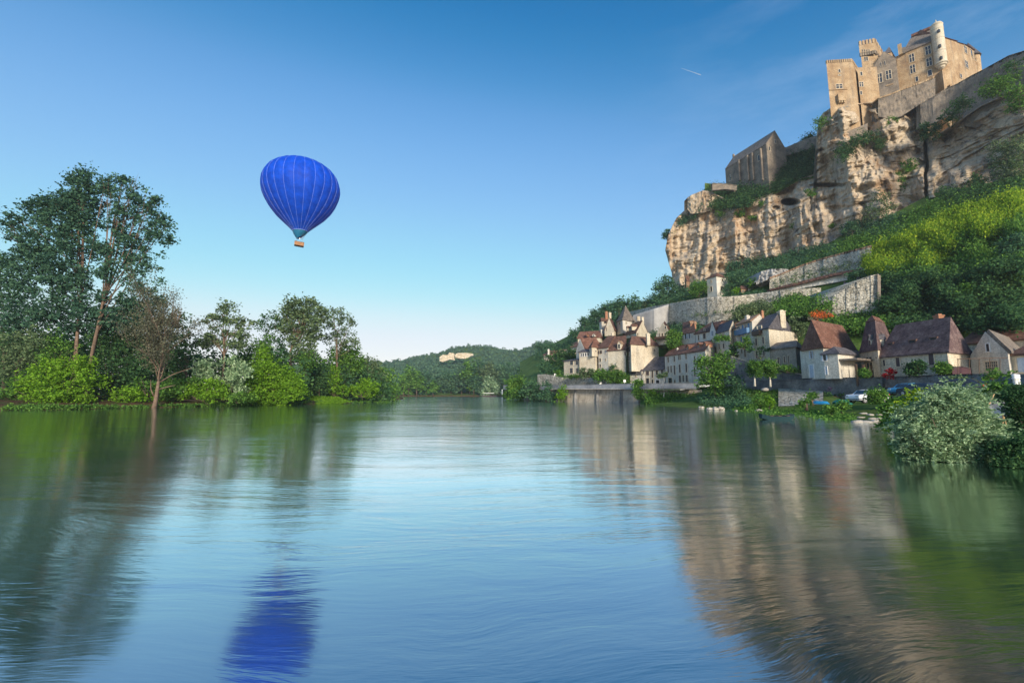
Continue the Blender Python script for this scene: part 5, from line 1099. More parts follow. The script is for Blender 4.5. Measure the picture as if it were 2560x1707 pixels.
# zoom 4 bank vegetation
tree('poplar', 'slim columnar tree standing in front of the quay wall and parapet', [(1320, 1370), (1310, 1250), (1310, 1150)], [(1305, 1130, 55), (1300, 1200, 75), (1310, 1260, 70), (1290, 1090, 35), (1335, 1100, 30)], 106, 4, 'leaf_mid', .26, 1.5, limbs=3, rc=.6, up=1)
tree('young_tree', 'young tree with flat thin crown and pale trunk rising above the parapet', [(1632, 1290), (1640, 1180), (1612, 1080)], [(1570, 1025, 50, 18), (1630, 1010, 60, 30), (1660, 990, 30, 20)], 99, 4, 'leaf_olive', .24, 1.6, 'white_bark', limbs=3, r0=.14, rc=.5)
patch('bank_shrubs', 'mixed green shrubs and reeds along the river below the road deck', [(1390, 1290), (1480, 1230), (1560, 1260), (2100, 1250), (2110, 1380), (1900, 1420), (1700, 1430), (1450, 1390)], 4, lambda x, y: 98+(1012-y)*.25, 'leaf_mid', 420, .8, .25, 22, (0, 3))
bush('bush', 'bright yellow green upright bush against the quay wall end', [(1500, 1230, 40, 60), (1460, 1290, 50, 50), (1530, 1290, 40, 40)], 102, 4, 'leaf_bright', .24, 1.2)
bush('bush', 'bright green shrub at the left foot of the quay wall', [(330, 1230, 60, 90), (300, 1290, 70, 60)], 130, 4, 'leaf_bright', .34, 1.2, rc=.9)
bush('bush', 'dark conical shrub between the two left bank trees and quay wall', [(150, 1180, 70, 110), (110, 1280, 90, 70), (190, 1290, 90, 60)], 133, 4, 'leaf_blue', .34, 1.3, rc=.9)
tree('broadleaf_tree', 'large rounded bright green tree at the water, leftmost on the village bank', [(1620, 1060), (1620, 960)], [(1570, 900, 100), (1640, 870, 110), (1560, 980, 100), (1700, 960, 130), (1640, 1000, 120), (1500, 1000, 50)], 150, 10, 'leaf_mid', .45, 1.3, rc=1.4)
tree('broadleaf_tree', 'large rounded blue green tree right of the bright one at the water', [(1790, 1080), (1790, 960)], [(1800, 900, 90), (1780, 980, 110), (1860, 960, 90), (1850, 1030, 90), (1950, 990, 90), (1980, 900, 50)], 142, 10, 'leaf_blue', .42, 1.3, rc=1.3)
tree('broadleaf_tree', 'very dark wide tree beside the cream terrace house', [(430, 900), (430, 820)], [(280, 790, 130), (400, 760, 120), (470, 700, 90), (340, 870, 120), (480, 820, 100), (200, 840, 100)], 152, 4, 'leaf_dark', .42, 1.3, rc=1.3)
tree('broadleaf_tree', 'dark green tree below the very dark wide one, next to the garden wall', [(130, 1000), (130, 930)], [(130, 920, 90), (60, 900, 70), (170, 950, 70), (90, 860, 50)], 150, 4, 'leaf_blue', .4, 1.3, rc=1.2)
tree('round_tree', 'round bright tree with yellow top beside the yellow chalet', [(1770, 700), (1768, 620)], [(1770, 540, 95), (1750, 480, 65), (1790, 620, 85), (1720, 610, 70), (1740, 570, 80)], 117, 4, 'leaf_mid', .28, 1.5, rc=.8)
for pts_, lb, m_ in (([(1040, 870, 60), (1100, 830, 50), (990, 860, 40)], 'dark creeper bush beside the dormer house wall', 'leaf_mid'), ([(1010, 940, 80), (1080, 960, 70)], 'dark garden shrub under the dormer house', 'leaf_dark'), ([(830, 980, 50), (780, 1010, 60)], 'light green garden shrub below the narrow grey house', 'leaf_mid'),
                     ([(700, 970, 40), (660, 1000, 50)], 'olive garden bush right of the loggia house corner', 'leaf_olive'), ([(600, 960, 45), (600, 1010, 40)], 'grey green garden tree in front of the loggia house', 'leaf_olive'), ([(280, 980, 35)], 'small round garden bush by the low terrace house', 'leaf_mid')):
    bush('bush', lb, pts_, 127, 4, m_, .28, 1.4, group='garden shrubs above the quay')
patch('garden_plants', 'hanging garden greenery above the quay road', [(740, 1010), (960, 960), (1180, 1000), (1180, 1110), (1000, 1110), (760, 1060)], 4, lambda x, y: 124, 'leaf_mid', 170, .8, .26, 22, (-1, 2))
patch('garden_plants', 'thin line of garden greenery on the garden wall', [(210, 1010), (560, 1010), (760, 1010), (760, 1040), (330, 1035)], 4, lambda x, y: 134, 'leaf_mid', 60, .6, .25, 18, (-1, 1))
# wooded slope behind the village
patch('wooded_slope', 'blue green wood climbing the slope behind the village roofs', [(0, 640), (100, 600), (330, 620), (530, 430), (760, 200), (940, 110), (1000, 100), (1330, 100), (1450, 90), (1720, 90), (1300, 280), (1000, 420), (520, 700), (0, 800)], 4, lambda x, y: hD(x, y)-2, 'leaf_blue', 900, 2.2, .6, 26, (0, 8), vert=1.0)
for (x, y, r, lb) in ((480, 480, 40, 'small round tree on the skyline, lowest left of the wooded slope'), (620, 330, 70, 'blue green tree on the slope skyline below the slim turret house'), (760, 240, 60, 'tree on the slope skyline left of the slim turret chimney'), (880, 160, 60, 'tree on the slope skyline above the slim turret chimney'), (1060, 110, 90, 'broad domed tree on the skyline left of the pyramid roof'),
                      (1230, 80, 80, 'tall domed tree on the skyline right behind the pyramid roof'), (1400, 130, 70, 'olive toned tree on the skyline above the smooth grey wall')):
    tree('slope_tree', lb, [(x, y+r*1.6), (x, y)], [(x, y, r), (x-r*.5, y+r*.5, r*.8), (x+r*.6, y+r*.5, r*.8), (x+r*.2, y-r*.3, r*.6)], 215 if x < 900 else 195, 4, 'leaf_olive' if x == 1400 else 'leaf_blue', .6, 1.3, rc=1.9, limbs=3, group='trees on the slope skyline')
for (x, y, r, lb) in ((60, 1400, 70, 'dark tree hugging the foot of the cliff nose'), (100, 1380, 60, 'dark round tree sticking out at the cliff foot skyline'), (40, 1490, 60, 'low dark tree left under the cliff nose'), (180, 1480, 80, 'wide dark bush at the cliff foot left of the orange ruin')):
    tree('slope_tree', lb, [(x, y+r*1.3), (x, y)], [(x, y, r), (x-r*.5, y+r*.4, r*.7), (x+r*.5, y+r*.4, r*.7)], 190, 2, 'leaf_blue', .5, 1.3, rc=1.6, limbs=2, group='trees at the cliff foot')
# vegetation at the cliff foot and on ledges
cl = lambda x, y: cD(x, y)-1
patch('cliff_foot_shrubs', 'dark shrubs along the foot of the cliff above the white tower', [(600, 1240), (750, 1190), (960, 1180), (1100, 1130), (1400, 1070), (1568, 1070), (1568, 1150), (1400, 1180), (1180, 1270), (950, 1290), (870, 1340), (610, 1340)], 2, lambda x, y: hD(x, y)-1, 'leaf_blue', 520, 1.3, .38, 26, (0, 3))
patch('meadow', 'green meadow strip between cliff foot and terrace wall', [(1300, 1170), (1568, 1100), (1990, 960), (2000, 1000), (1568, 1150), (1200, 1290)], 2, lambda x, y: hD(x, y)-.3, 'leaf_mid', 420, 1.0, .3, 22, (0, 1))
patch('meadow', 'upper green slope between cliff foot and the bamboo', [(0, 930), (200, 850), (450, 760), (700, 640), (860, 560), (1100, 480), (1330, 440), (1640, 400), (1640, 500), (1500, 500), (1300, 580), (1090, 620), (880, 740), (560, 870), (400, 900), (200, 960), (0, 1000)], 3, lambda x, y: hD(x, y)-.5, 'leaf_mid', 1500, 1.2, .32, 22, (0, 2))
patch('cliff_foot_shrubs', 'dark shrubs along the foot of the right cliff', [(130, 740), (240, 690), (400, 700), (560, 640), (700, 640), (600, 800), (300, 830), (130, 800)], 3, lambda x, y: hD(x, y)-1.5, 'leaf_blue', 200, 1.1, .32, 24, (0, 2))
patch('cliff_foot_shrubs', 'dark shrub belt under the pale rock face at right', [(940, 440), (1060, 420), (1180, 440), (1250, 330), (1320, 420), (1640, 330), (1640, 480), (1500, 490), (1300, 570), (1000, 560)], 3, lambda x, y: min(hD(x, y), cD(x, y))-1.5, 'leaf_dark', 420, 1.2, .32, 26, (0, 3))
patch('shelf_shrubs', 'dense dark shrubs on the shelf between church and castle rock', [(420, 590), (480, 555), (600, 570), (680, 570), (690, 490), (740, 400), (830, 390), (960, 460), (1000, 290), (1100, 250), (1260, 240), (1260, 150), (1330, 130), (1370, 150), (1395, 400), (1200, 500), (1000, 600), (880, 650), (780, 740), (640, 740), (460, 740), (480, 640)], 2, lambda x, y: sD(x, y)-1.5, 'leaf_dark', 1300, 1.6, .42, 26, (0, 4))
patch('cliff_bushes', 'hanging bushes on the far left cliff tip', [(170, 850), (240, 820), (350, 750), (410, 690), (410, 760), (330, 830), (200, 900)], 2, cl, 'leaf_blue', 70, 1.2, .36, 24, (1, 3))
for x, y, r, lb in ((95, 970, 45, 'bush overhanging the left rim of the cliff against the sky'),):
    bush('bush', lb, [(x, y, r), (x-10, y+20, r*.7)], 207, 2, 'leaf_blue', .42, 1.4, rc=1)
for pts_, D, lb, m_, z_ in (([(290, 1060, 65, 50), (380, 1080, 55, 50), (270, 1120, 45, 40)], 159, 'bright bush on the left edge of the castle rock', 'leaf_mid', 1), ([(985, 1050, 45, 55), (975, 1110, 30, 60)], 151, 'heart shaped ivy bush below the castle terrace wall', 'leaf_mid', 1),
                        ([(760, 1190, 110, 70), (860, 1250, 70, 70), (640, 1260, 110, 70), (540, 1330, 90, 80), (500, 1400, 70, 70), (880, 1310, 50, 50)], 151, 'wide dark bush hanging on the cliff under the castle', 'leaf_dark', 1),
                        ([(1440, 1100, 100, 60), (1350, 1130, 60, 70), (1560, 1060, 90, 60), (1400, 1190, 90, 50)], 138, 'dark bush at the bend of the rampart, on the rim of the pale cliff', 'leaf_dark', 1), ([(1690, 860, 80, 60), (1750, 900, 100, 60), (1620, 980, 110, 60)], 132, 'dark bush on the rampart, between two larger ones', 'leaf_dark', 1),
                        ([(2040, 680, 130, 100), (2180, 640, 130, 90), (1980, 770, 90, 60), (2100, 730, 120, 80)], 121, 'large dark bush in front of the long rampart near the right edge', 'leaf_mid', 1), ([(2260, 760, 110, 90), (2330, 880, 120, 110), (2240, 900, 90, 60)], 114, 'big dark bush cut by the right edge below the rampart', 'leaf_mid', 1), ([(2280, 470, 100, 50), (2200, 500, 60, 30)], 118, 'dark bush on top of the rampart at the right edge', 'leaf_dark', 1),
                        ([(630, 360, 90, 90), (690, 240, 60, 70), (570, 350, 60, 50), (640, 430, 60, 40)], 146, 'dark drooping bush on the cliff left of the black crack', 'leaf_mid', 3), ([(1080, 315, 25, 20)], 133, 'tiny bush in the middle of the pale rock face', 'leaf_dark', 3), ([(1230, 390, 60, 50), (1250, 350, 40, 30)], 126, 'dark bush at the lower right of the pale rock face', 'leaf_dark', 3), ([(1520, 250, 60, 40)], 116, 'bush on the rough slope near the right edge', 'leaf_mid', 3)):
    bush('cliff_bush', lb, pts_, D, z_, m_, .34, 1.4, rc=1.1, group='bushes on the cliff')
for (x, y, r, D_, lb) in ((700, 790, 34, 182, 'small bush tucked on the lower rim left of the cave'), (900, 720, 30, 176, 'small bush on the rim right above the grey cliff streaks'), (1300, 620, 36, 168, 'small bush in the fold left of the castle outcrop'), (1180, 900, 26, 165, 'tiny bush in the middle of the lower cliff'), (820, 830, 30, 180, 'yellowish tuft under the rim, left of the cave'), (1480, 900, 34, 158, 'bush on the ledge under the castle outcrop'), (540, 800, 34, 190, 'tuft on the rim right of the bastion rock')):
    bush('cliff_bush', lb, [(x, y, r), (x+r*.8, y+r*.3, r*.7)], cD(*q(2, x, y))-2, 2, 'leaf_mid', .32, 1.4, rc=.9, group='bushes on the cliff')
patch('scrub', 'olive scrub on the rough slope right of the pale rock face', [(1350, 60), (1640, 0), (1640, 420), (1350, 430), (1360, 250)], 3, cl, 'leaf_olive', 330, 1.0, .3, 14, (.5, 2))
tree('round_tree', 'thin grey green tree in front of the cliff face above the meadow', [(480, 760), (470, 640)], [(470, 520, 80), (400, 600, 80), (500, 600, 70), (370, 650, 60), (480, 660, 60), (430, 470, 40)], 140, 3, 'leaf_olive', .3, .8, rc=1.2, limbs=6)
tree('round_tree', 'small dark tree on the meadow left of the thin grey green one', [(232, 850), (230, 760)], [(220, 730, 45), (160, 780, 35, 15), (270, 760, 40)], 143, 3, 'leaf_blue', .28, 1.2, rc=.8, limbs=3)
patch('cliff_foot_shrubs', 'dark shrubs on the skyline where the cliff nose meets the slope', [(0, 1490), (150, 1440), (430, 1370), (430, 1500), (280, 1510), (100, 1568), (-100, 1610), (-300, 1650), (-260, 1600)], 2, lambda x, y: hD(x, y)-2, 'leaf_blue', 220, 1.6, .45, 24, (0, 3))
# bamboo and ivy covered hillside
patch('bamboo_thicket', 'dense yellow green bamboo thicket on the hillside', [(330, 1000), (400, 900), (560, 865), (700, 800), (880, 720), (1090, 600), (1300, 560), (1500, 480), (1640, 470), (1640, 640), (1400, 760), (1100, 850), (1000, 1000), (700, 1100), (480, 1130), (330, 1080)], 3, lambda x, y: hD(x, y)-3.5, 'leaf_yellow', 2300, .75, .24, 36, (0, 3), vert=2.2, up=.8, stretch=2.2, relief=3.5)
patch('bamboo_thicket', 'darker green bamboo lower on the hillside', [(500, 1080), (700, 1000), (1000, 880), (1300, 780), (1640, 640), (1640, 1050), (1400, 1150), (1000, 1200), (800, 1200), (500, 1180)], 3, lambda x, y: hD(x, y)-2.5, 'leaf_mid', 2200, .9, .26, 30, (0, 2), vert=1.8, up=.6, stretch=2, relief=4)
patch('ivy_slope', 'dark green ivy and shrubs behind the big tiled roofs', [(450, 1120), (800, 1120), (1100, 1080), (1640, 1000), (1640, 1560), (600, 1560), (560, 1450), (440, 1400)], 3, lambda x, y: hD(x, y)-1.5, 'leaf_dark', 2600, 1.1, .3, 28, (0, 2), relief=7)
bush('bamboo_clump', 'round olive clump at the left tip of the bamboo thicket', [(420, 1000, 90, 90), (380, 1060, 70, 60), (480, 1040, 80, 80)], 116, 3, 'leaf_yellow', .28, 1.5, rc=.8, up=.8)
patch('terrace_garden', 'mixed green and grey shrubs filling the slope between terrace wall and village roofs', [(0, 790), (280, 765), (560, 745), (900, 740), (1500, 650), (1580, 660), (1580, 810), (1000, 830), (500, 850), (0, 870)], 17, lambda x, y: hD(x, y)-1.5, 'leaf_olive', 380, 1.0, .3, 24, (0, 2))
patch('terrace_garden', 'dark green shrubs between the red hipped roof and the rubble wall', [(1500, 780), (1600, 760), (2100, 780), (2350, 760), (2400, 940), (1500, 940)], 17, lambda x, y: hD(x, y)-1.5, 'leaf_mid', 520, 1.0, .3, 24, (0, 2))
patch('terrace_garden', 'shrubs and ivy at the foot of the smooth grey wall', [(1240, 480), (1400, 400), (1660, 320), (1900, 300), (2100, 300), (2100, 420), (1700, 520), (1400, 520)], 4, lambda x, y: hD(x, y)-1.5, 'leaf_blue', 200, 1.0, .32, 24, (0, 2))
patch('wall_creeper', 'climbing plants spotted across the upper terrace wall', [(960, 440), (1300, 300), (1900, 150), (1900, 260), (1300, 430), (1000, 500)], 17, lambda x, y: hD(x, y+20)-2.2, 'leaf_olive', 110, .55, .25, 14, (0, .6))
patch('wall_creeper', 'small plants growing out of the broad rubble wall', [(0, 680), (560, 620), (1300, 540), (1300, 640), (560, 760), (0, 820)], 17, lambda x, y: hD(x, y+25)-2.2, 'leaf_olive', 190, .55, .24, 14, (0, .6))
for (x, y, r, D_, m_, lb) in ((900, 1160, 80, 88, 'leaf_dark', 'dark round crowned tree low on the ivy slope, left of centre'), (1150, 1290, 90, 80, 'leaf_mid', 'bright crowned tree above the long purple roof'), (1350, 1180, 100, 82, 'leaf_blue', 'blue green tree half way up the ivy slope'), (1520, 1350, 100, 74, 'leaf_dark', 'dark tree above the right end of the long red roof'),
                          (700, 1330, 80, 88, 'leaf_mid', 'light tree beside the smooth end of the rubble wall'), (1250, 960, 90, 88, 'leaf_mid', 'green tree standing in the lower bamboo'), (1540, 900, 100, 80, 'leaf_blue', 'dark tree in the lower bamboo at the right edge'), (620, 1230, 60, 92, 'leaf_blue', 'small tree just right of the wall corner under the bamboo tip'), (1020, 1430, 70, 80, 'leaf_blue', 'low tree peeping over the ridge of the long purple roof')):
    tree('hillside_tree', lb, [(x, y+r*1.7), (x+r*.1, y)], [(x, y, r), (x-r*.6, y+r*.4, r*.7), (x+r*.6, y+r*.35, r*.7), (x+r*.1, y-r*.45, r*.6), (x-r*.2, y+r*.8, r*.7)], D_, 3, m_, .26, 1.3, rc=.8, limbs=5, group='trees on the ivy slope', nleaf=28)
# greenery round the white tower and terraces (zoom 17)
for pts_, D, lb, m_ in (([(190, 500, 90, 80), (240, 480, 60, 70), (150, 560, 60, 40)], 162, 'green bush left against the white square tower', 'leaf_mid'), ([(560, 420, 90, 80), (640, 400, 90, 80), (560, 500, 110, 70), (480, 560, 60, 40), (680, 460, 70, 60)], 154, 'large green bush right against the white square tower', 'leaf_blue'),
                        ([(750, 450, 60, 60), (770, 500, 60, 50)], 150, 'round green bush between the two small cottages', 'leaf_mid'), ([(590, 540, 45, 35)], 150, 'bright low bush left of the pink cottage', 'leaf_bright'), ([(1160, 380, 50, 50)], 139, 'green tuft growing on the upper terrace wall', 'leaf_mid'), ([(1080, 200, 60, 50)], 150, 'dark shrub at the top of the bare rock face', 'leaf_blue'),
                        ([(1840, 360, 80, 50), (1900, 400, 70, 50), (1860, 440, 50, 40)], 110, 'shrub with purple blossom at the upper end of the rubble wall', 'leaf_blue'), ([(1460, 520, 80, 60), (1540, 500, 70, 50)], 124, 'dark tree behind the broad rubble wall', 'leaf_dark')):
    bush('terrace_bush', lb, pts_, D, 17, m_, .3, 1.4, rc=.9, group='bushes on the terraces')
bush('flowering_shrub', 'purple flowering shrub on the terrace, left of the rubble corner', [(1740, 480, 40, 25), (1640, 540, 70, 22), (1890, 405, 25, 30)], 112, 17, 'leaf_pink', .26, 1.2, rc=.6)
patch('terrace_garden', 'bright green terrace garden shrubs behind the house chimneys', [(1080, 610), (1200, 590), (1330, 620), (1600, 590), (1600, 720), (1440, 740), (1350, 760), (1150, 780), (1000, 760), (930, 700)], 17, lambda x, y: hD(x, y)-8, 'leaf_mid', 420, .9, .27, 26, (0, 6))
patch('terrace_garden', 'pinkish brown and olive undergrowth above the balcony house', [(560, 760), (640, 680), (880, 660), (960, 700), (1000, 780), (880, 800), (700, 800), (600, 840)], 17, lambda x, y: 108, 'leaf_olive', 220, .9, .27, 24, (-3, 3))
patch('orange_flowers', 'orange flower border on the terrace above the red roof', [(1350, 770), (1420, 750), (1540, 760), (1640, 790), (1540, 815), (1400, 810)], 17, lambda x, y: 93, 'leaf_orange', 46, .45, .17, 14, (0, 2), cat='flowers')
patch('wall_creeper', 'creepers hanging over the broad rubble terrace wall', [(400, 590), (800, 550), (1200, 520), (1180, 545), (960, 580), (940, 680), (920, 600), (780, 590), (400, 625)], 17, lambda x, y: 137+(1900-x)*.09, 'leaf_blue', 130, .8, .3, 20, (0, 1))
patch('wall_creeper', 'patches of creeper on the tall rubble wall with the sharp corner', [(1540, 600), (1620, 580), (1600, 720), (1530, 700)], 17, lambda x, y: 114, 'leaf_mid', 60, .7, .26, 22, (0, 1))
patch('wall_creeper', 'vine over the terrace of the yellow walled slate house', [(430, 505), (600, 500), (600, 540), (430, 530)], 5, lambda x, y: 96, 'leaf_mid', 40, .5, .22, 22, (0, 1))
bush('climbing_vine', 'thick green vine climbing the blue balcony house', [(740, 600, 60, 35), (830, 590, 50, 70), (815, 510, 30, 60), (700, 600, 30, 40)], 90.5, 5, 'leaf_mid', .22, 1.5, rc=.5)
bush('climbing_vine', 'dark climbing roses round the lower windows of the tall cream house', [(990, 640, 40, 20), (1060, 650, 35, 25), (985, 720, 20, 60), (880, 660, 40, 30)], 84.5, 5, 'leaf_dark', .2, 1.2, rc=.4)
bush('garden_hedge', 'dark clipped hedge in front of the grey stone barn', [(1260, 870, 40, 35), (1330, 885, 70, 45), (1390, 900, 30, 40)], 77.5, 5, 'leaf_mid', .2, 1.6, rc=.5)
bush('garden_shrub', 'shrub with dark red blossom between cream side wall and red roof', [(1450, 380, 90, 70), (1400, 300, 60, 60), (1530, 420, 80, 60), (1470, 460, 60, 40)], 92, 5, 'leaf_olive', .26, 1.3, rc=.7)
bush('garden_shrub', 'dark plants on the foot of the blue balcony house', [(640, 660, 40, 60), (650, 710, 60, 30)], 93, 5, 'leaf_dark', .24, 1.3, rc=.6)
for x, y, rx, ry, D, lb, m_ in ((300, 845, 65, 55, 65.5, 'small dark bush between tower house and red flowers', 'leaf_mid'), (960, 770, 65, 95, 60, 'tall dark round bush, taller half of the pair against the long house', 'leaf_dark'), (860, 800, 70, 85, 61, 'lower round bush, left half of the pair against the long house', 'leaf_dark'), (1250, 790, 85, 85, 58.5, 'single dark green round bush right of the tall shutter', 'leaf_mid')):
    bush('clipped_bush', lb, [(x, y, rx*.9, ry*.9), (x, y+ry*.3, rx*.9, ry*.6), (x, y-ry*.2, rx*.7, ry*.7)], D, 6, m_, .17, 1.8, rc=.4, nleaf=30, shell=.35, group='round bushes along the long house')
bush('red_flower_bush', 'bright red flowering bush against the long house wall', [(640, 825, 50, 30), (600, 870, 75, 20), (550, 860, 30, 15)], 63, 6, 'leaf_red', .16, 1.5, rc=.35)
for lob, D, lb, m_ in (([(1920, 870, 150, 45), (1800, 890, 60, 30)], 44, 'wide flat topped olive green bush above the road wall near the gate posts', 'leaf_mid'), ([(1500, 930, 140, 50), (1400, 940, 80, 40)], 49, 'low spreading olive bush over the road wall', 'leaf_olive'), ([(1900, 1020, 110, 70), (1840, 1080, 80, 60), (1960, 1070, 70, 60)], 38, 'bright green bush under the flat topped one', 'leaf_mid'), ([(1930, 1110, 90, 60)], 36.5, 'grey brown twiggy bush right behind the leaning pole', 'leaf_olive')):
    bush('garden_shrub', lb, lob, D, 6, m_, .17, 1.6, rc=.45, nleaf=26)
bush('round_bush', 'perfectly round bright green bush beside the white car', [(445, 1120, 110, 90), (440, 1150, 90, 60), (450, 1095, 85, 65)], 46, 6, 'leaf_mid', .12, 2.4, rc=.35, nleaf=36, shell=.3)
for pts_, D, lb, m_ in (([(985, 1240, 60, 40), (960, 1300, 60, 60), (1000, 1330, 50, 50)], 64, 'light bush between the reddish boulder and lime green shrub', 'leaf_mid'), ([(1090, 1280, 48, 50), (1095, 1340, 42, 50)], 61, 'lime green upright shrub left of the paved ramp', 'leaf_bright'), ([(1880, 1130+10, 100, 32), (1930, 1180, 80, 30)], 72, 'pink lilac flowering bush on the bank below the road wall', 'leaf_pink'), ([(1950, 1205, 60, 22), (1800, 1215, 40, 18)], 70, 'low dark shrub under the pink flowering bush', 'leaf_dark')):
    bush('bank_bush', lb, pts_, D, 5, m_, .2, 1.6, rc=.5)
# pollards by the water
for tr, lob, D, lb in (([(1620, 1345), (1618, 1260)], [(1622, 1215, 48, 38), (1600, 1235, 30, 25), (1645, 1225, 28, 28)], 56, 'pollarded tree with clear pale trunk, tallest of the bank pollards'), ([(1550, 1400), (1555, 1310)], [(1500, 1320, 40, 35), (1560, 1290, 40, 35), (1490, 1350, 35, 25)], 53, 'pollarded tree with leaning double head left of the blue tarpaulin'),
                   ([(1855, 1470), (1855, 1400)], [(1845, 1360, 55, 45), (1870, 1400, 60, 45), (1820, 1410, 40, 40)], 47, 'bushy bright pollard in the middle of the bank'), ([(1990, 1450), (1992, 1360)], [(1985, 1320, 50, 32), (2010, 1355, 45, 30), (1965, 1350, 35, 25)], 47.5, 'pollard with knobbly pale head in front of the green tarpaulin')):
    tree('pollard_tree', lb, tr, lob, D, 5, 'leaf_mid', .15, 2.0, 'bark_warm', 'pollards on the grass bank', .16, 3, rc=.4, nleaf=26, stretch=1.8)
patch('bank_grass', 'tall grass and low weeds fringing the river bank', [(600, 1340), (900, 1330), (1100, 1400), (1500, 1400), (1800, 1420), (2100, 1460), (2110, 1530), (1800, 1530), (1400, 1480), (1380, 1500), (1000, 1450), (700, 1430)], 5, lambda x, y: bD(x, y)-.3, 'leaf_mid', 620, .5, .16, 22, (0, .8), vert=.7)
patch('bank_grass', 'weeds and shrubs under the big leafy riverside tree', [(240, 1230), (560, 1200), (760, 1200), (900, 1330), (640, 1390), (500, 1350), (260, 1330)], 5, lambda x, y: bD(x, y)-.8, 'leaf_blue', 260, .8, .22, 24, (0, 2))
patch('bank_grass', 'short grass tufts over the bank lawn', [(800, 1100), (1780, 1095), (1780, 1130), (1300, 1130), (1200, 1240), (900, 1330), (760, 1200)], 5, lambda x, y: bD(x, y), 'leaf_mid', 260, .5, .15, 20, (0, .5), vert=.4)
# right foreground: willow, hedge, bushes
bush('willow_bush', 'large silvery grey green willow bush growing in the river, nearest to the viewer', [(900, 700, 330, 230), (1150, 620, 300, 200), (700, 800, 300, 230), (1000, 900, 400, 250), (1350, 850, 270, 230), (700, 1050, 280, 200), (950, 1150, 330, 190), (1250, 1100, 300, 190), (880, 1260, 200, 110), (1120, 430, 160, 90), (1000, 470, 220, 120), (1250, 500, 170, 100), (1450, 1000, 200, 150)], 16.5, 18, 'leaf_grey', .043, 3.7, rc=.20, nleaf=56, shell=.55, stretch=2.6, depth=.8, shoots=420, sl=.55)
bush('shrub', 'yellow green shrub at the left shoulder of the grey willow', [(620, 560, 110, 110), (560, 680, 110, 120), (660, 480, 60, 70), (740, 560, 90, 90)], 19.5, 18, 'leaf_yellow', .06, 2.6, rc=.25, nleaf=50, stretch=2, shoots=90, sl=.5)
bush('shrub', 'rich green shrub between the stone landing and the willow', [(360, 560, 120, 100), (330, 650, 110, 110), (400, 720, 100, 110), (320, 780, 110, 80)], 26, 18, 'leaf_mid', .11, 2.2, rc=.28, nleaf=30)
bush('clipped_hedge', 'tall dark clipped hedge at the right edge above the lawn', [(1960, 420, 190, 110), (1960, 560, 170, 150), (1990, 700, 150, 150), (2020, 830, 130, 110), (1860, 470, 90, 90), (2080, 560, 150, 150)], 21, 18, 'leaf_dark', .06, 3.4, rc=.25, nleaf=60, shell=.3, cat='hedge')
bush('shrub', 'dark low shrubs under the tall hedge at the river edge, right corner', [(1850, 1150, 170, 150), (1750, 1270, 110, 90), (1980, 1200, 160, 180), (1900, 1020, 150, 100), (2080, 1100, 160, 200)], 15, 18, 'leaf_dark', .06, 2.8, rc=.22, nleaf=50, depth=1.0)
# ---------------------------------------------------------------- left bank trees (zoom 7: D about 78)
tree('poplar', 'tallest tree at left, dark poplar with upright trunk', [(430, 1440), (435, 1180), (462, 900), (475, 650), (480, 400), (470, 200)],
     [(462, 130, 55), (450, 190, 70), (540, 170, 60), (600, 200, 50), (500, 260, 100), (450, 340, 110), (400, 270, 60), (330, 320, 80), (235, 300, 50), (215, 340, 60), (270, 380, 70), (320, 300, 40), (360, 430, 100), (100, 380, 45), (40, 400, 45), (60, 450, 60), (130, 450, 70), (190, 520, 80), (260, 560, 90), (420, 500, 100), (490, 420, 80), (520, 540, 70), (400, 620, 120), (250, 660, 90), (120, 580, 60), (60, 640, 70), (330, 740, 90), (440, 760, 90), (160, 700, 70), (60, 750, 80), (200, 820, 80), (340, 860, 110), (60, 860, 90), (470, 880, 80), (300, 960, 100), (420, 980, 90), (180, 940, 90), (120, 1000, 90), (540, 960, 80)], 80, 7, 'leaf_poplar', .33, 1.05, 'bark_warm', 'poplars on the left bank', .42, 16, rc=1.05, nleaf=36, base=.8, lobeD=1.2)
tree('poplar', 'second tall poplar at left, leaning trunk lit pale brown, crown reaching right', [(490, 1440), (500, 1330), (540, 1130), (580, 950), (610, 780), (632, 560), (655, 400), (690, 260)],
     [(712, 140, 22), (770, 150, 28), (795, 190, 28), (700, 180, 45), (625, 150, 30), (640, 230, 50), (760, 250, 75), (690, 320, 70), (820, 270, 40), (880, 270, 38), (895, 300, 28), (860, 330, 45), (790, 380, 70), (930, 385, 38), (955, 420, 30), (880, 430, 60), (680, 440, 80), (960, 500, 45), (985, 490, 20), (880, 520, 60), (780, 520, 80), (950, 595, 30), (700, 600, 90), (600, 560, 60), (880, 650, 40), (800, 640, 60), (890, 740, 30), (640, 700, 80), (760, 720, 60), (820, 800, 60), (930, 870, 40), (860, 870, 70), (720, 860, 80), (600, 850, 60), (700, 940, 90), (800, 940, 80), (620, 950, 70)], 78, 7, 'leaf_poplar', .31, 1.0, 'bark_warm', 'poplars on the left bank', .40, 16, rc=.95, nleaf=34, base=.8, lobeD=1.2)
tree('broadleaf_tree', 'dark tree mass cut by the left edge', [(20, 1440), (20, 1000)], [(0, 620, 70), (-60, 700, 120), (20, 850, 120), (0, 980, 120), (60, 1060, 110), (-40, 1150, 120), (40, 1260, 110), (-60, 1350, 120), (20, 1400, 90)], 84, 7, 'leaf_dark', .32, 1.0, rc=1.2, nleaf=28, limbs=8, base=.8)
tree('willow', 'grey green willow low at the far left bank', [(95, 1440), (90, 1280), (110, 1180)], [(120, 1110, 100), (60, 1170, 80), (180, 1140, 90), (120, 1230, 100), (40, 1280, 60), (220, 1060, 60)], 77, 7, 'leaf_olive', .26, 1.0, rc=.9, nleaf=26, limbs=6, base=.5)
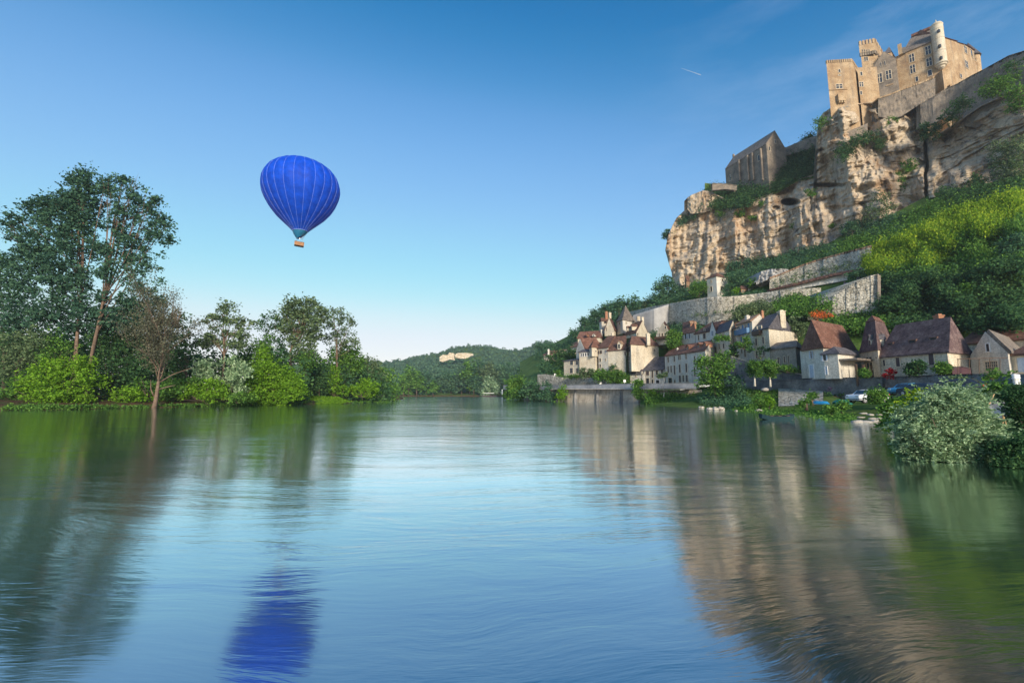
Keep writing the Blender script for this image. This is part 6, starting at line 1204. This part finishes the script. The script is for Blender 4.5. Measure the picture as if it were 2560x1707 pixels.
tree('broadleaf_tree', 'broad dark tree behind the leaning poplar trunk', [(640, 1440), (645, 1200)], [(640, 1000, 110), (720, 960, 100), (800, 980, 90), (560, 1040, 80), (700, 1090, 130), (800, 1110, 100), (620, 1180, 120), (740, 1230, 120), (560, 1280, 100), (680, 1340, 110), (800, 1330, 90), (860, 1010, 80)], 84, 7, 'leaf_dark', .30, 1.15, rc=1.1, nleaf=28, limbs=6, base=.8)
bush('broadleaf_bush', 'wide bright yellow green bush under the tall poplars', [(330, 1240, 110, 60), (250, 1300, 110, 70), (420, 1250, 110, 60), (340, 1340, 140, 70), (480, 1200, 70, 40), (500, 1310, 90, 70), (260, 1400, 110, 60), (400, 1420, 130, 55), (160, 1370, 60, 60)], 73, 7, 'leaf_bright', .24, 1.15, rc=.75, nleaf=30)
bush('broadleaf_bush', 'mid green bush rising behind the wide bright one', [(340, 1140, 80, 60), (280, 1180, 80, 60), (400, 1120, 50, 50), (310, 1070, 40, 40)], 79, 7, 'leaf_mid', .26, 1.1, rc=.9)
# zoom 8 group
bush('broadleaf_bush', 'low bright green bush filling the bank left of the bare tree', [(-60, 880, 100, 50), (40, 920, 90, 35), (-180, 900, 90, 40), (-120, 940, 80, 30)], 76, 8, 'leaf_bright', .24, 1.1, rc=.75, nleaf=30)
bush('broadleaf_bush', 'fresh green bush between the bare tree and the bright bush at the forked tree', [(300, 900, 80, 50), (360, 850, 70, 50), (260, 820, 60, 50), (420, 800, 70, 50), (500, 780, 60, 50)], 84, 8, 'leaf_mid', .25, 1.3, rc=.8, nleaf=30)
bush('broadleaf_bush', 'fresh green bush low between willow and the spreading bright tree', [(860, 930, 90, 40), (930, 910, 80, 50), (780, 930, 70, 35)], 84, 8, 'leaf_mid', .24, 1.3, rc=.7, nleaf=30)
bush('broadleaf_bush', 'leafy bush at the far left corner of the bank', [(-900, 830, 150, 90), (-1000, 900, 130, 80), (-780, 900, 120, 70)], 76, 8, 'leaf_mid', .26, 1.2, rc=.9, nleaf=30)
def bare_tree():
    D = 75; g = lambda x, y, d=0: P(*q(8, x, y), D+d); base = g(150, 1003); root = empty('bare_tree', base, 'nearly bare pale brown tree standing at the water edge, thin leaves', 'tree')
    mb = MB(); mb.tube([base-Vector((0, 0, .3)), g(165, 950), g(178, 860), g(190, 780)], [.42, .30, .26, .22], 8); tips = []
    def grow(p, d, L_, r, lv):
        n = 3; pts_ = [p]
        for i in range(n): d = (d+Vector(rng.normal(size=3))*.14+Vector((0, 0, .07))).normalized(); pts_.append(pts_[-1]+d*L_/n)
        mb.tube(pts_, [r, r*.8, r*.6, r*.42], 5 if lv < 3 else 3, False); tips.extend(pts_[1:])
        if lv < 5:
            for k in range(3 if lv < 4 else 2):
                s = pts_[-1] if k < 2 else pts_[1]; dd = (d+Vector(rng.normal(size=3))*.38).normalized(); dd.z = abs(dd.z)*.95+.25; grow(s, dd.normalized(), L_*rng.uniform(.6, .85), r*.55, lv+1)
    o_ = g(190, 780)
    for (x, y, r, L_) in ((160, 560, .12, 4.5), (215, 480, .17, 6), (260, 420, .15, 6.2), (320, 560, .13, 5), (340, 480, .10, 4), (120, 640, .09, 3.2)):
        e = g(x, y, rng.uniform(-2, 2)); d = (e-o_).normalized(); grow(o_-Vector((0, 0, .2)), d, L_, r, 1)
    for pl in ([(200, 790), (300, 730), (380, 700), (470, 670)], [(195, 850), (260, 830), (330, 815)], [(150, 910), (125, 850), (125, 770)]):
        mb.tube([g(x, y, rng.uniform(-.4, .4)) for x, y in pl], [.11, .08, .055, .03][:len(pl)], 6)
    for k in range(26):
        x = rng.uniform(290, 380); mb.tube([g(330+rng.normal()*25, 330), g(x, 230), g(340+(x-330)*.8, rng.uniform(85, 200))], [.05, .035, .015], 3)
    mb.build('trunk', M['bark_warm'], root, True)
    C = []
    for t in tips: C.append(np.array(t)[None]+rng.normal(size=(7, 3))*.42)
    leaves('foliage', np.concatenate(C), .17, M['leaf_twig'], root); return root
bare_tree()
tree('broadleaf_tree', 'dark tree directly behind the nearly bare one', [(420, 960), (425, 600)], [(430, 250, 60), (470, 300, 40), (400, 330, 90), (450, 400, 60), (260, 260, 70), (220, 380, 80), (330, 450, 100), (420, 520, 90), (250, 560, 110), (380, 640, 110), (200, 700, 110), (60, 560, 100), (100, 420, 80), (330, 760, 100), (60, 720, 110), (480, 560, 50)], 88, 8, 'leaf_dark', .32, 1.1, rc=1.15, nleaf=28, limbs=8, base=1)
tree('pine', 'open crowned tree with forked bare trunk, right of the nearly bare tree', [(728, 960), (732, 750), (740, 600), (738, 470), (732, 330), (745, 200)], [(770, 140, 55, 35), (730, 180, 60, 40), (830, 180, 45, 30), (700, 250, 80, 35), (780, 280, 60, 35), (630, 250, 45, 25), (600, 290, 30, 20), (860, 270, 50, 30), (930, 240, 50, 35), (960, 290, 40, 25), (880, 330, 60, 30), (660, 350, 80, 35), (620, 410, 80, 40), (780, 390, 70, 30), (900, 400, 70, 40), (560, 470, 80, 45), (680, 460, 80, 40), (820, 470, 80, 45), (900, 480, 50, 35)], 92, 8, 'leaf_olive', .33, 1.5, 'bark_warm', None, .3, 14, rc=.9, nleaf=26, base=1)
tree('willow', 'grey green drooping willow below the forked trunk tree', [(800, 970), (810, 700)], [(560, 650, 70), (640, 660, 80), (520, 700, 60), (830, 650, 90), (900, 700, 70), (800, 740, 90), (850, 820, 80), (840, 890, 60), (620, 740, 70)], 86, 8, 'leaf_grey', .26, 1.1, rc=.9, nleaf=28, limbs=6, base=1, up=.6, stretch=2)
bush('broadleaf_bush', 'bright green bush low at the bank under the forked trunk tree', [(640, 800, 100, 45), (560, 860, 90, 50), (700, 850, 80, 60), (640, 900, 110, 50), (460, 860, 90, 50), (400, 890, 60, 45)], 82, 8, 'leaf_bright', .24, 1.25, rc=.75, nleaf=30)
bush('broadleaf_bush', 'darker green bush around the foot of the nearly bare tree', [(60, 850, 100, 70), (0, 800, 80, 80), (240, 870, 80, 50), (320, 850, 90, 60), (20, 910, 90, 40), (230, 930, 60, 30)], 80, 8, 'leaf_mid', .26, 1.1, rc=.8)
tree('broadleaf_tree', 'bright green spreading tree at the water in the middle of the left bank', [(1150, 970), (1150, 780)], [(1110, 640, 90), (1060, 720, 110), (1180, 700, 90), (1000, 800, 110), (1120, 800, 130), (1260, 760, 100), (1340, 780, 80), (1380, 850, 70), (1300, 860, 110), (1180, 900, 110), (1040, 900, 110), (960, 870, 80), (1080, 560, 60), (1130, 580, 40)], 92, 8, 'leaf_bright', .26, 1.25, rc=.85, nleaf=30, limbs=7, base=.8, lobeD=1.1)
tree('broadleaf_tree', 'dark green tree behind the bright spreading one', [(990, 960), (990, 640)], [(1000, 470, 80), (940, 520, 80), (1050, 520, 80), (980, 600, 100), (900, 600, 60), (1080, 430, 60), (960, 690, 90)], 99, 8, 'leaf_mid', .3, 1.2, rc=1.1, base=1)
tree('tall_tree', 'wide airy tree with pale forked trunk, tallest of the middle group', [(1292, 960), (1298, 620), (1300, 520), (1340, 430), (1400, 300), (1410, 190)], [(1450, 120, 50), (1400, 140, 40), (1500, 130, 40), (1310, 120, 50), (1280, 160, 50), (1350, 190, 70), (1460, 210, 80), (1550, 190, 60), (1380, 270, 80), (1260, 240, 60), (1500, 290, 80), (1580, 260, 60), (1280, 330, 80), (1400, 370, 80), (1500, 400, 70), (1330, 430, 60), (1430, 480, 70), (1380, 560, 70), (1470, 560, 60)], 108, 8, 'leaf_olive', .40, 1.6, 'bark_warm', None, .35, 14, rc=1.15, nleaf=26, base=1)
tree('broadleaf_tree', 'dense dark tree left in the middle group', [(1170, 960), (1170, 600)], [(1100, 260, 60), (1170, 230, 60), (1060, 310, 50), (1130, 330, 80), (1210, 320, 70), (1180, 420, 80), (1110, 430, 60), (1220, 500, 80), (1150, 540, 70), (1260, 580, 70), (1200, 640, 80), (1320, 620, 70)], 112, 8, 'leaf_dark', .34, 1.1, rc=1.2, base=1)
tree('tall_tree', 'thin airy tree at the right end of the middle group, sky showing through', [(1690, 960), (1688, 560), (1680, 400), (1660, 250)], [(1650, 180, 45), (1640, 230, 50), (1720, 210, 45), (1760, 240, 50), (1800, 290, 35), (1700, 300, 60), (1630, 320, 50), (1780, 360, 55), (1700, 400, 55), (1820, 440, 45), (1620, 430, 50), (1750, 460, 60), (1860, 470, 30)], 118, 8, 'leaf_olive', .34, 1.1, 'bark_warm', None, .26, 16, rc=1.0, nleaf=22, base=1)
tree('round_tree', 'rounded green tree under the thin airy one', [(1740, 960), (1740, 700)], [(1740, 530, 80), (1680, 570, 90), (1820, 540, 80), (1760, 620, 110), (1650, 640, 80), (1850, 620, 90), (1800, 700, 100), (1900, 580, 50)], 122, 8, 'leaf_mid', .36, 1.25, rc=1.2, base=1)
tree('round_tree', 'rounded olive green tree next towards the river bend', [(1960, 960), (1960, 760)], [(1950, 620, 70), (1900, 680, 90), (2000, 660, 70), (2030, 690, 60), (1960, 740, 100), (1880, 770, 70), (2040, 770, 80)], 132, 8, 'leaf_olive', .36, 1.25, rc=1.3, base=1)
tree('round_tree', 'dark green tree at the very tip of the left bank', [(2110, 950), (2110, 800)], [(2080, 700, 60), (2140, 740, 60), (2050, 790, 90), (2130, 820, 80), (2180, 860, 40), (2090, 880, 80), (2170, 910, 40), (2000, 850, 70)], 140, 8, 'leaf_mid', .38, 1.3, rc=1.3, base=.6)
tree('round_tree', 'dark blue green tree beside the grass clearing', [(1540, 905), (1540, 800)], [(1530, 700, 80), (1490, 760, 60), (1580, 760, 80), (1530, 830, 80), (1460, 840, 50), (1600, 830, 60), (1570, 680, 50)], 113, 8, 'leaf_dark', .32, 1.3, rc=1.1, base=1)
bush('broadleaf_bush', 'bright pointed bush right of the grass clearing', [(1670, 720, 50, 60), (1690, 790, 60, 50), (1650, 850, 70, 50), (1720, 860, 60, 50), (1640, 670, 30, 30)], 114, 8, 'leaf_bright', .3, 1.3, rc=.9)
bush('broadleaf_bush', 'light green feathery bush at the water near the left bank tip', [(1930, 800, 50, 50), (1990, 830, 60, 60), (1870, 840, 70, 50), (1950, 880, 80, 40), (1810, 870, 50, 50)], 118, 8, 'leaf_bright', .28, 1.3, rc=.8, up=.6)
bush('broadleaf_bush', 'low mid green shrub between bright tree and clearing', [(1440, 640, 60, 60), (1390, 600, 60, 50), (1480, 600, 70, 60), (1420, 700, 50, 60)], 104, 8, 'leaf_mid', .3, 1.3, rc=.9)
patch('bank_meadow', 'short bright grass clearing sloping to the water on the left bank', [(1410, 930), (1440, 908), (1560, 908), (1700, 915), (1810, 955), (1700, 968), (1420, 972)], 8, lambda x, y: PZ(x, 1010, 0).y+1+(1010-y)*.5, 'leaf_bright', 420, .45, .16, 24, (0, .5), vert=.35)
patch('undergrowth', 'dark undergrowth filling the wood behind the left bank trees', [(-1200, 400), (0, 400), (500, 560), (900, 560), (1300, 560), (1700, 640), (2100, 760), (2150, 960), (0, 970), (-1200, 990)], 8, lambda x, y: 104 if x < 760 else 126, 'leaf_dark', 1500, 1.9, .5, 26, (-4, 8))
patch('bank_grass', 'grass and weeds hanging over the left river bank', [(-1100, 985), (0, 985), (900, 960), (1400, 950), (2150, 950), (2150, 965), (1400, 985), (900, 990), (0, 1012), (-1100, 1018)], 8, lambda x, y: PZ(x, min(1026, 1003+max(0, (900-x))*.024+4), 0).y+1.2, 'leaf_mid', 520, .5, .17, 22, (0, .8), vert=.5)
# ---------------------------------------------------------------- far hills
hillp = [(700, 905), (900, 903), (980, 900), (1040, 890), (1095, 878), (1130, 866), (1180, 860), (1230, 864), (1290, 872), (1320, 868), (1340, 854), (1370, 852), (1420, 862), (1500, 870), (1700, 880)]
fr = [[(x, y+5, 900) for x, y in hillp], [(x, 935, 560) for x, y in hillp], [(x, 993, 372) for x, y in hillp]]
tag(sheet('hill', fr, 700, 1700, 120, 10, M['ground'], lambda X, Y, D: D+(fbm(X*.02, Y*.04)-.5)*40), kind='structure')
def hillwood(name, label, n, ylo, yhi, size, mat, r=4.5, nl=30):
    C = []
    for i in range(n):
        x = rng.uniform(880, 1500); yt = np.interp(x, [a for a, b in hillp], [b for a, b in hillp]); t = rng.uniform(ylo, yhi); y = yt+4+(976-yt)*t
        D = surfD(fr, x, y)-4
        if abs(x-1140) < 42 and abs(y-(893-(x-1140)*.12)) < 8 and mat == 'leaf_far': continue
        C.append(P(x, y, D))
    C = np.array([tuple(c) for c in C]); n = len(C); s = rng.uniform(.7, 1.3, (n, 1, 1)); d = rng.normal(size=(n, nl, 3)); d /= np.linalg.norm(d, axis=2, keepdims=True)
    d[..., 2] = np.abs(d[..., 2])*1.15-.1
    lv = (C[:, None]+d*s*r*rng.uniform(.6, 1, (n, nl, 1))*np.array([1, 1, 1.1])).reshape(-1, 3)
    return tag(leaves(name, lv, size, M[mat], None), label, 'forest', None, 'stuff')
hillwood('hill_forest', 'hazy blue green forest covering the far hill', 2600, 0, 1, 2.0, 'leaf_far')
# pale rock outcrops on the far hill
for i, (xs, lb) in enumerate((((700, 760, 700, 860), 'pinkish pale cliff outcrop on the far hill, left piece'), ((880, 1080), 'pinkish pale cliff outcrop on the far hill, right piece'))):
    if i == 0: pw = [(680, 550, 600, 640), (720, 520, 610, 645), (780, 525, 590, 648), (800, 495, 580, 650), (860, 505, 585, 652)]
    else: pw = [(870, 520, 560, 655), (905, 500, 568, 657), (1010, 500, 570, 660), (1060, 505, 540, 665), (1090, 510, 525, 668)]
    wall('far_rock', lb, pw, 10, 'cream', 8, rough=4, cat='rock')
# tall trees along the far bank
far = [(1030-960, 0)]
FT = [(300, 780, 120, 'leaf_mid', 385, 'pale green poplar group at the left end of the far bank'), (240, 850, 70, 'leaf_mid', 380, 'low round pale tree, leftmost on the far bank'), (400, 800, 90, 'leaf_mid', 380, 'light green tree next to the leftmost far ones'), (520, 830, 90, 'leaf_blue', 385, 'greyish tree in the left middle of the far bank'),
      (600, 900, 70, 'leaf_mid', 378, 'low bright tree in the left middle of the far bank'), (700, 780, 110, 'leaf_far', 400, 'dark tall tree left of centre on the far bank'), (820, 800, 110, 'leaf_blue', 400, 'blue green tall tree in the centre of the far bank'), (950, 760, 120, 'leaf_far', 400, 'dark broad tree right of centre on the far bank'),
      (1050, 700, 110, 'leaf_mid', 395, 'tall light topped poplar above the far bank'), (1150, 700, 110, 'leaf_blue', 398, 'tall poplar right beside the light topped one'), (1270, 690, 100, 'leaf_olive', 392, 'tall olive poplar with pale trunks behind the silvery willow'), (1400, 720, 120, 'leaf_far', 396, 'very dark tall tree right of the silvery willow'), (1500, 720, 110, 'leaf_blue', 400, 'blue tall tree near the right end of the far bank'), (1700, 740, 120, 'leaf_blue', 405, 'tall tree behind the village bank trees'), (1100, 850, 90, 'leaf_blue', 388, 'dark lower tree under the tall poplars')]
for x, y, r, m_, D, lb in FT:
    lo = [(x, y, r*.8, r), (x-r*.4, y+r*.6, r*.7), (x+r*.4, y+r*.7, r*.7)]
    yy = y+r*1.2
    while yy < 960: lo.append((x+rng.uniform(-.4, .4)*r, yy, r*.8)); yy += r*.8
    tree('far_tree', lb, [(x, 1015), (x, y+r)], lo, D, 10, m_, 1.15, 1.35, rc=3.2, nleaf=24, limbs=3, group='trees on the far bank', base=1, r0=.5)
tree('silver_willow', 'silvery pale round willow at the far water edge', [(1290, 1020), (1290, 950)], [(1290, 860, 70), (1240, 900, 60), (1330, 920, 80), (1260, 960, 80), (1370, 970, 50), (1210, 970, 40)], 365, 10, 'leaf_grey', 1.0, 1.6, rc=2.4, limbs=3, base=.5)
mb = MB(); mb.tube([P(*q(10, 1447, 1010), 330), P(*q(10, 1447, 945), 330)], .35, 6); tag(mb.build('marker_post', M['whitep']), 'thin white post at the far right shore', 'post')
hb = empty('moored_boat', PZ(*q(10, 1290, 1036), 0), 'small dark covered boat moored in front of the silvery willow', 'boat'); c = hb.location
mb = MB(); mb.add([(c.x-5, c.y-1.2, .1), (c.x+5, c.y-1.2, .1), (c.x+5, c.y+1.2, .1), (c.x-5, c.y+1.2, .1), (c.x-6, c.y-1.6, 1.0), (c.x+6, c.y-1.6, 1.0), (c.x+6, c.y+1.6, 1.0), (c.x-6, c.y+1.6, 1.0)], [(3, 2, 1, 0), (4, 5, 6, 7), (0, 1, 5, 4), (1, 2, 6, 5), (2, 3, 7, 6), (3, 0, 4, 7)]); mb.build('hull', M['shutter'], hb)
mb = MB(); mb.abox(c.x-4.2, c.x+3.6, c.y-1.2, c.y+1.2, 2.5, 2.8)
mb.build('canopy', M['whitep'], hb); mb = MB()
for u_ in (-4, -1.5, 1, 3.4):
    for v_ in (-1, 1): mb.abox(c.x+u_-.1, c.x+u_+.1, c.y+v_-.1, c.y+v_+.1, 1.0, 2.5)
mb.build('canopy_posts', M['shutter'], hb)
# street lamp and road signs
for z_, x, yt, D, lb in ((4, 1352, 950, 116, 'old street lamp on the quay in front of the slate roofed row'),):
    a_, b_ = P(*q(z_, x, 1125), D), P(*q(z_, x, yt+50), D); r0 = empty('street_lamp', a_, lb, 'street lamp')
    mb = MB(); mb.tube([a_, b_], [.16, .08], 8); mb.build('pole', M['shutter'], r0)
    mb = MB(); mb.lathe(b_, [(.2, 0), (.42, .75), (.46, .8)], 6); ln = mb.build('lantern', M['palestone'], r0); mb = MB(); mb.lathe(b_, [(.5, .8), (.3, 1.1), (.05, 1.35)], 6); mb.build('lantern_cap', M['shutter'], ln)
def sign(x, y0, y1, D, w_, mat, lb):
    c, b_ = P(*q(4, x, y0), D), P(*q(4, x, y1), D); g = empty('road_sign', b_, lb, 'sign'); mb = MB(); mb.tube([b_, c], .04, 6); mb.build('pole', M['metal'], g)
    mb = MB(); mb.abox(c.x-w_, c.x+w_, D-.1, D-.05, c.z-.35, c.z+.35); mb.build('panel', M[mat], g)
sign(1132, 1085, 1125, 119, .32, 'whitep', 'upper white road sign board behind the quay parapet')
sign(823, 1118, 1140, 124, .3, 'whitep', 'small white sign at the left part of the quay parapet')
sign(245, 1005, 1030, 136, .3, 'whitep', 'small white sign at the left garden wall')
# ---------------------------------------------------------------- hot air balloon
def balloon():
    m, nt, o = newmat('blue balloon fabric'); W = world(nt)
    c = ramp(nt, noise(nt, W, .5, 3), [(.3, (.001, .06, .55)), (.7, (.002, .10, .80))]); d = nd(nt, 'ShaderNodeBsdfPrincipled', Roughness=.6); nt.links.new(c, d.inputs['Base Color']); d.inputs['Specular IOR Level'].default_value = .2
    t = nd(nt, 'ShaderNodeBsdfTranslucent'); nt.links.new(c, t.inputs[0]); x = nt.nodes.new('ShaderNodeMixShader'); x.inputs[0].default_value = .3
    nt.links.new(d.outputs[0], x.inputs[1]); nt.links.new(t.outputs[0], x.inputs[2]); nt.links.new(x.outputs[0], o.inputs[0]); M['balloon'] = m
    M['teal'] = plain('teal balloon skirt', (.01, .14, .28), .5); M['tape'] = plain('pale load tape', (.28, .38, .85), .6); M['wicker'] = stone('wicker', (.42, .22, .11), (.25, .12, .06), (.55, .3, .16), .03, False, 6)
    D = 160; base = P(*q(9, 605, 1440), D); root = empty('hot_air_balloon', base, 'large bright blue hot air balloon with pale seams flying above the river', 'balloon')
    k = D/F/5.6*1.09          # metres per zoom pixel here
    top = P(*q(9, 590, 140), D); tilt = Vector((-.045, 0, 1)).normalized()
    mouth = P(*q(9, 616, 1225), D); ax = (P(*q(9, 652, 140), D)-mouth); H = ax.length*.905; ax.normalize()
    uu = ax.cross(Vector((0, 1, 0))).normalized(); vv = ax.cross(uu).normalized()
    hs_ = [0, .07, .21, .32, .42, .51, .60, .68, .76, .83, .89, .94, .98, 1.0]
    rs = [.19, .33, .62, .79, .90, .97, 1.0, .985, .93, .84, .70, .52, .28, .02]
    Rm = 541*k*.885; hh = np.linspace(0, 1, 48)
    def cub(xv): return np.interp(xv, hs_, rs)
    rad = np.array([np.mean([cub(min(1, max(0, h+e))) for e in (-.012, -.006, 0, .006, .012)]) for h in hh]); rad[0] = rs[0]; rad[-1] = .02
    NG = 24; sub = 6; V = []
    def pt(h, r, a): return mouth+ax*(h*H)+(uu*math.cos(a)+vv*math.sin(a))*r
    for h, r in zip(hh, rad):
        for j in range(NG*sub+1):
            a = 2*math.pi*j/(NG*sub); bul = 1+.022*abs(math.sin(NG*a/2))*(1 if .08 < h < .97 else .3); V.append(tuple(pt(h, r*Rm*bul, a)))
    env = gridmesh('envelope', np.array(V), len(hh), NG*sub+1, M['balloon'], root, True)
    tp = MB()
    for g_ in range(NG):
        a = 2*math.pi*g_/NG; tp.tube([pt(h, r*Rm*1.004+.01, a) for h, r in zip(hh[::2], rad[::2])], .032, 4, False)
    tp.build('load_tapes', M['tape'], env)
    V = []
    for h, r in ((.003, .1900), (.03, .222), (.065, .268), (.085, .300)):
        for j in range(NG*sub+1): V.append(tuple(pt(h, r*Rm*1.02+.02, 2*math.pi*j/(NG*sub))))
    gridmesh('teal_band', np.array(V), 4, NG*sub+1, M['teal'], env, True)
    V = []
    for h, r in ((0, .188), (-.03, .165), (-.06, .12), (-.085, .075)):
        for j in range(49): a = 2*math.pi*j/48; V.append(tuple(pt(h-.02*math.cos(a-.3)*(-h*12), r*Rm, a)))
    gridmesh('skirt', np.array(V), 4, 49, M['teal'], root, True)
    mb = MB(); 
    pts_ = [pt(0, .19*Rm*1.02, 2*math.pi*j/32) for j in range(33)]; mb.tube(pts_, .07, 5, False); mb.build('mouth_ring', M['tape'], env)
    bc_ = P(*q(9, 604, 1405), D); hx, hy, hz = 58*k, 40*k, 24*k; rz = R(28); e1 = Vector((math.cos(rz), math.sin(rz), -.06)); e2 = Vector((-math.sin(rz), math.cos(rz), 0))
    mb = MB(); up_ = Vector((.05, 0, 1))
    for s1, s2 in ((-1, 0), (1, 0)): mb.box(bc_+e1*s1*hx*.95, e1*.06, e2*hy*.9, up_*hz)
    for s2 in (-1, 1): mb.box(bc_+e2*s2*hy*.95, e1*(hx*.95-.065), e2*.06, up_*hz)
    mb.box(bc_-up_*(hz*.92), e1*(hx*.94-.07), e2*(hy*.9-.06), up_*.05); bk = mb.build('basket', M['wicker'], root)
    mb = MB(); cs = [bc_+e1*a*hx*.95+e2*b*hy*.95+up_*hz for a, b in ((-1, -1), (1, -1), (1, 1), (-1, 1))]
    for i in range(4): mb.tube([cs[i], cs[(i+1) % 4]], .09, 6)
    mb.build('rim', M['shutter'], bk)
    ring = pt(-.085, 0, 0); mb = MB()
    fr_ = [bc_+e1*a*hx*.5+e2*b*hy*.5+up_*(hz+1.5) for a, b in ((-1, -1), (1, -1), (1, 1), (-1, 1))]
    for i in range(4): mb.tube([cs[i], fr_[i]], .03, 4); mb.tube([fr_[i], fr_[(i+1) % 4]], .04, 4)
    mb.tube([bc_+up_*(hz+1.3), bc_+up_*(hz+2.0)], [.22, .16], 8); mb.build('burner_frame', M['metal'], root)
    mb = MB()
    for i in range(12):
        a = 2*math.pi*i/12; mb.tube([fr_[i//3], pt(-.0, .186*Rm, a)], .02, 3)
    mb.build('cables', M['metal'], root)
    for dx, sh in ((-.28, 'dark'), (.28, 'white')):
        p = bc_+e1*hx*2*dx+Vector((0, 0, -.25)); mb = MB(); N = 14
        prof = [(.02, -.35), (.14, -.3), (.16, 0), (.17, .35), (.21, .75), (.22, .95), (.14, 1.08), (.065, 1.13), (.06, 1.18), (.09, 1.22), (.105, 1.32), (.10, 1.42), (.05, 1.48), (.01, 1.49)]
        mb.lathe(p, prof, N)
        for s_ in (-1, 1): mb.tube([p+Vector((s_*.19, 0, .98)), p+Vector((s_*.3, -.05, .72)), p+Vector((s_*.28, -.3, .62)), p+Vector((s_*.2, -.42, .68))], [.065, .055, .045, .035], 7)
        pn = mb.build('person', M['skin'], None, True); tag(pn, 'person in a %s top standing in the balloon basket' % sh, 'person')
        mb = MB(); mb.lathe(p, [(.15, -.32), (.175, 0), (.185, .35), (.225, .75), (.235, .95), (.15, 1.09)], N); mb.build('shirt', M['shutter' if sh == 'dark' else 'whitep'], pn, True)
        mb = MB(); mb.lathe(p+Vector((0, .02, 0)), [(.105, 1.33), (.118, 1.42), (.07, 1.51), (.01, 1.53)], N); mb.build('hair', M['wood'], pn, True)
M['skin'] = plain('skin', (.5, .3, .2), .6)
balloon()
# short contrail high in the sky
mb = MB(); a_, b_ = P(1703, 171, 9000), P(1752, 188, 9000); mb.tube([a_, a_.lerp(b_, .5), b_], [1.5, 4, 7], 8)
m_, nt_, o_ = newmat('contrail ice'); dd = nd(nt_, 'ShaderNodeBsdfDiffuse'); dd.inputs[0].default_value = (.8, .85, .9, 1); tt = nd(nt_, 'ShaderNodeBsdfTransparent'); xx = nt_.nodes.new('ShaderNodeMixShader'); xx.inputs[0].default_value = .3
nt_.links.new(tt.outputs[0], xx.inputs[1]); nt_.links.new(dd.outputs[0], xx.inputs[2]); nt_.links.new(xx.outputs[0], o_.inputs[0])
tag(mb.build('contrail', m_), 'short faint contrail in the blue sky left of the castle', 'contrail')
# ---------------------------------------------------------------- haze
if HAZE > 0:
    mb = MB(); mb.abox(-1500, 1500, -120, 1100, -2, 175)
    hz_ = mb.build('haze', None); m, nt, o = newmat('thin morning haze'); pv = nd(nt, 'ShaderNodeVolumePrincipled', Density=HAZE); pv.inputs['Color'].default_value = (.86, .94, 1, 1); pv.inputs['Anisotropy'].default_value = .2
    nt.links.new(pv.outputs[0], o.inputs['Volume']); hz_.data.materials.append(m); tag(hz_, kind='stuff')
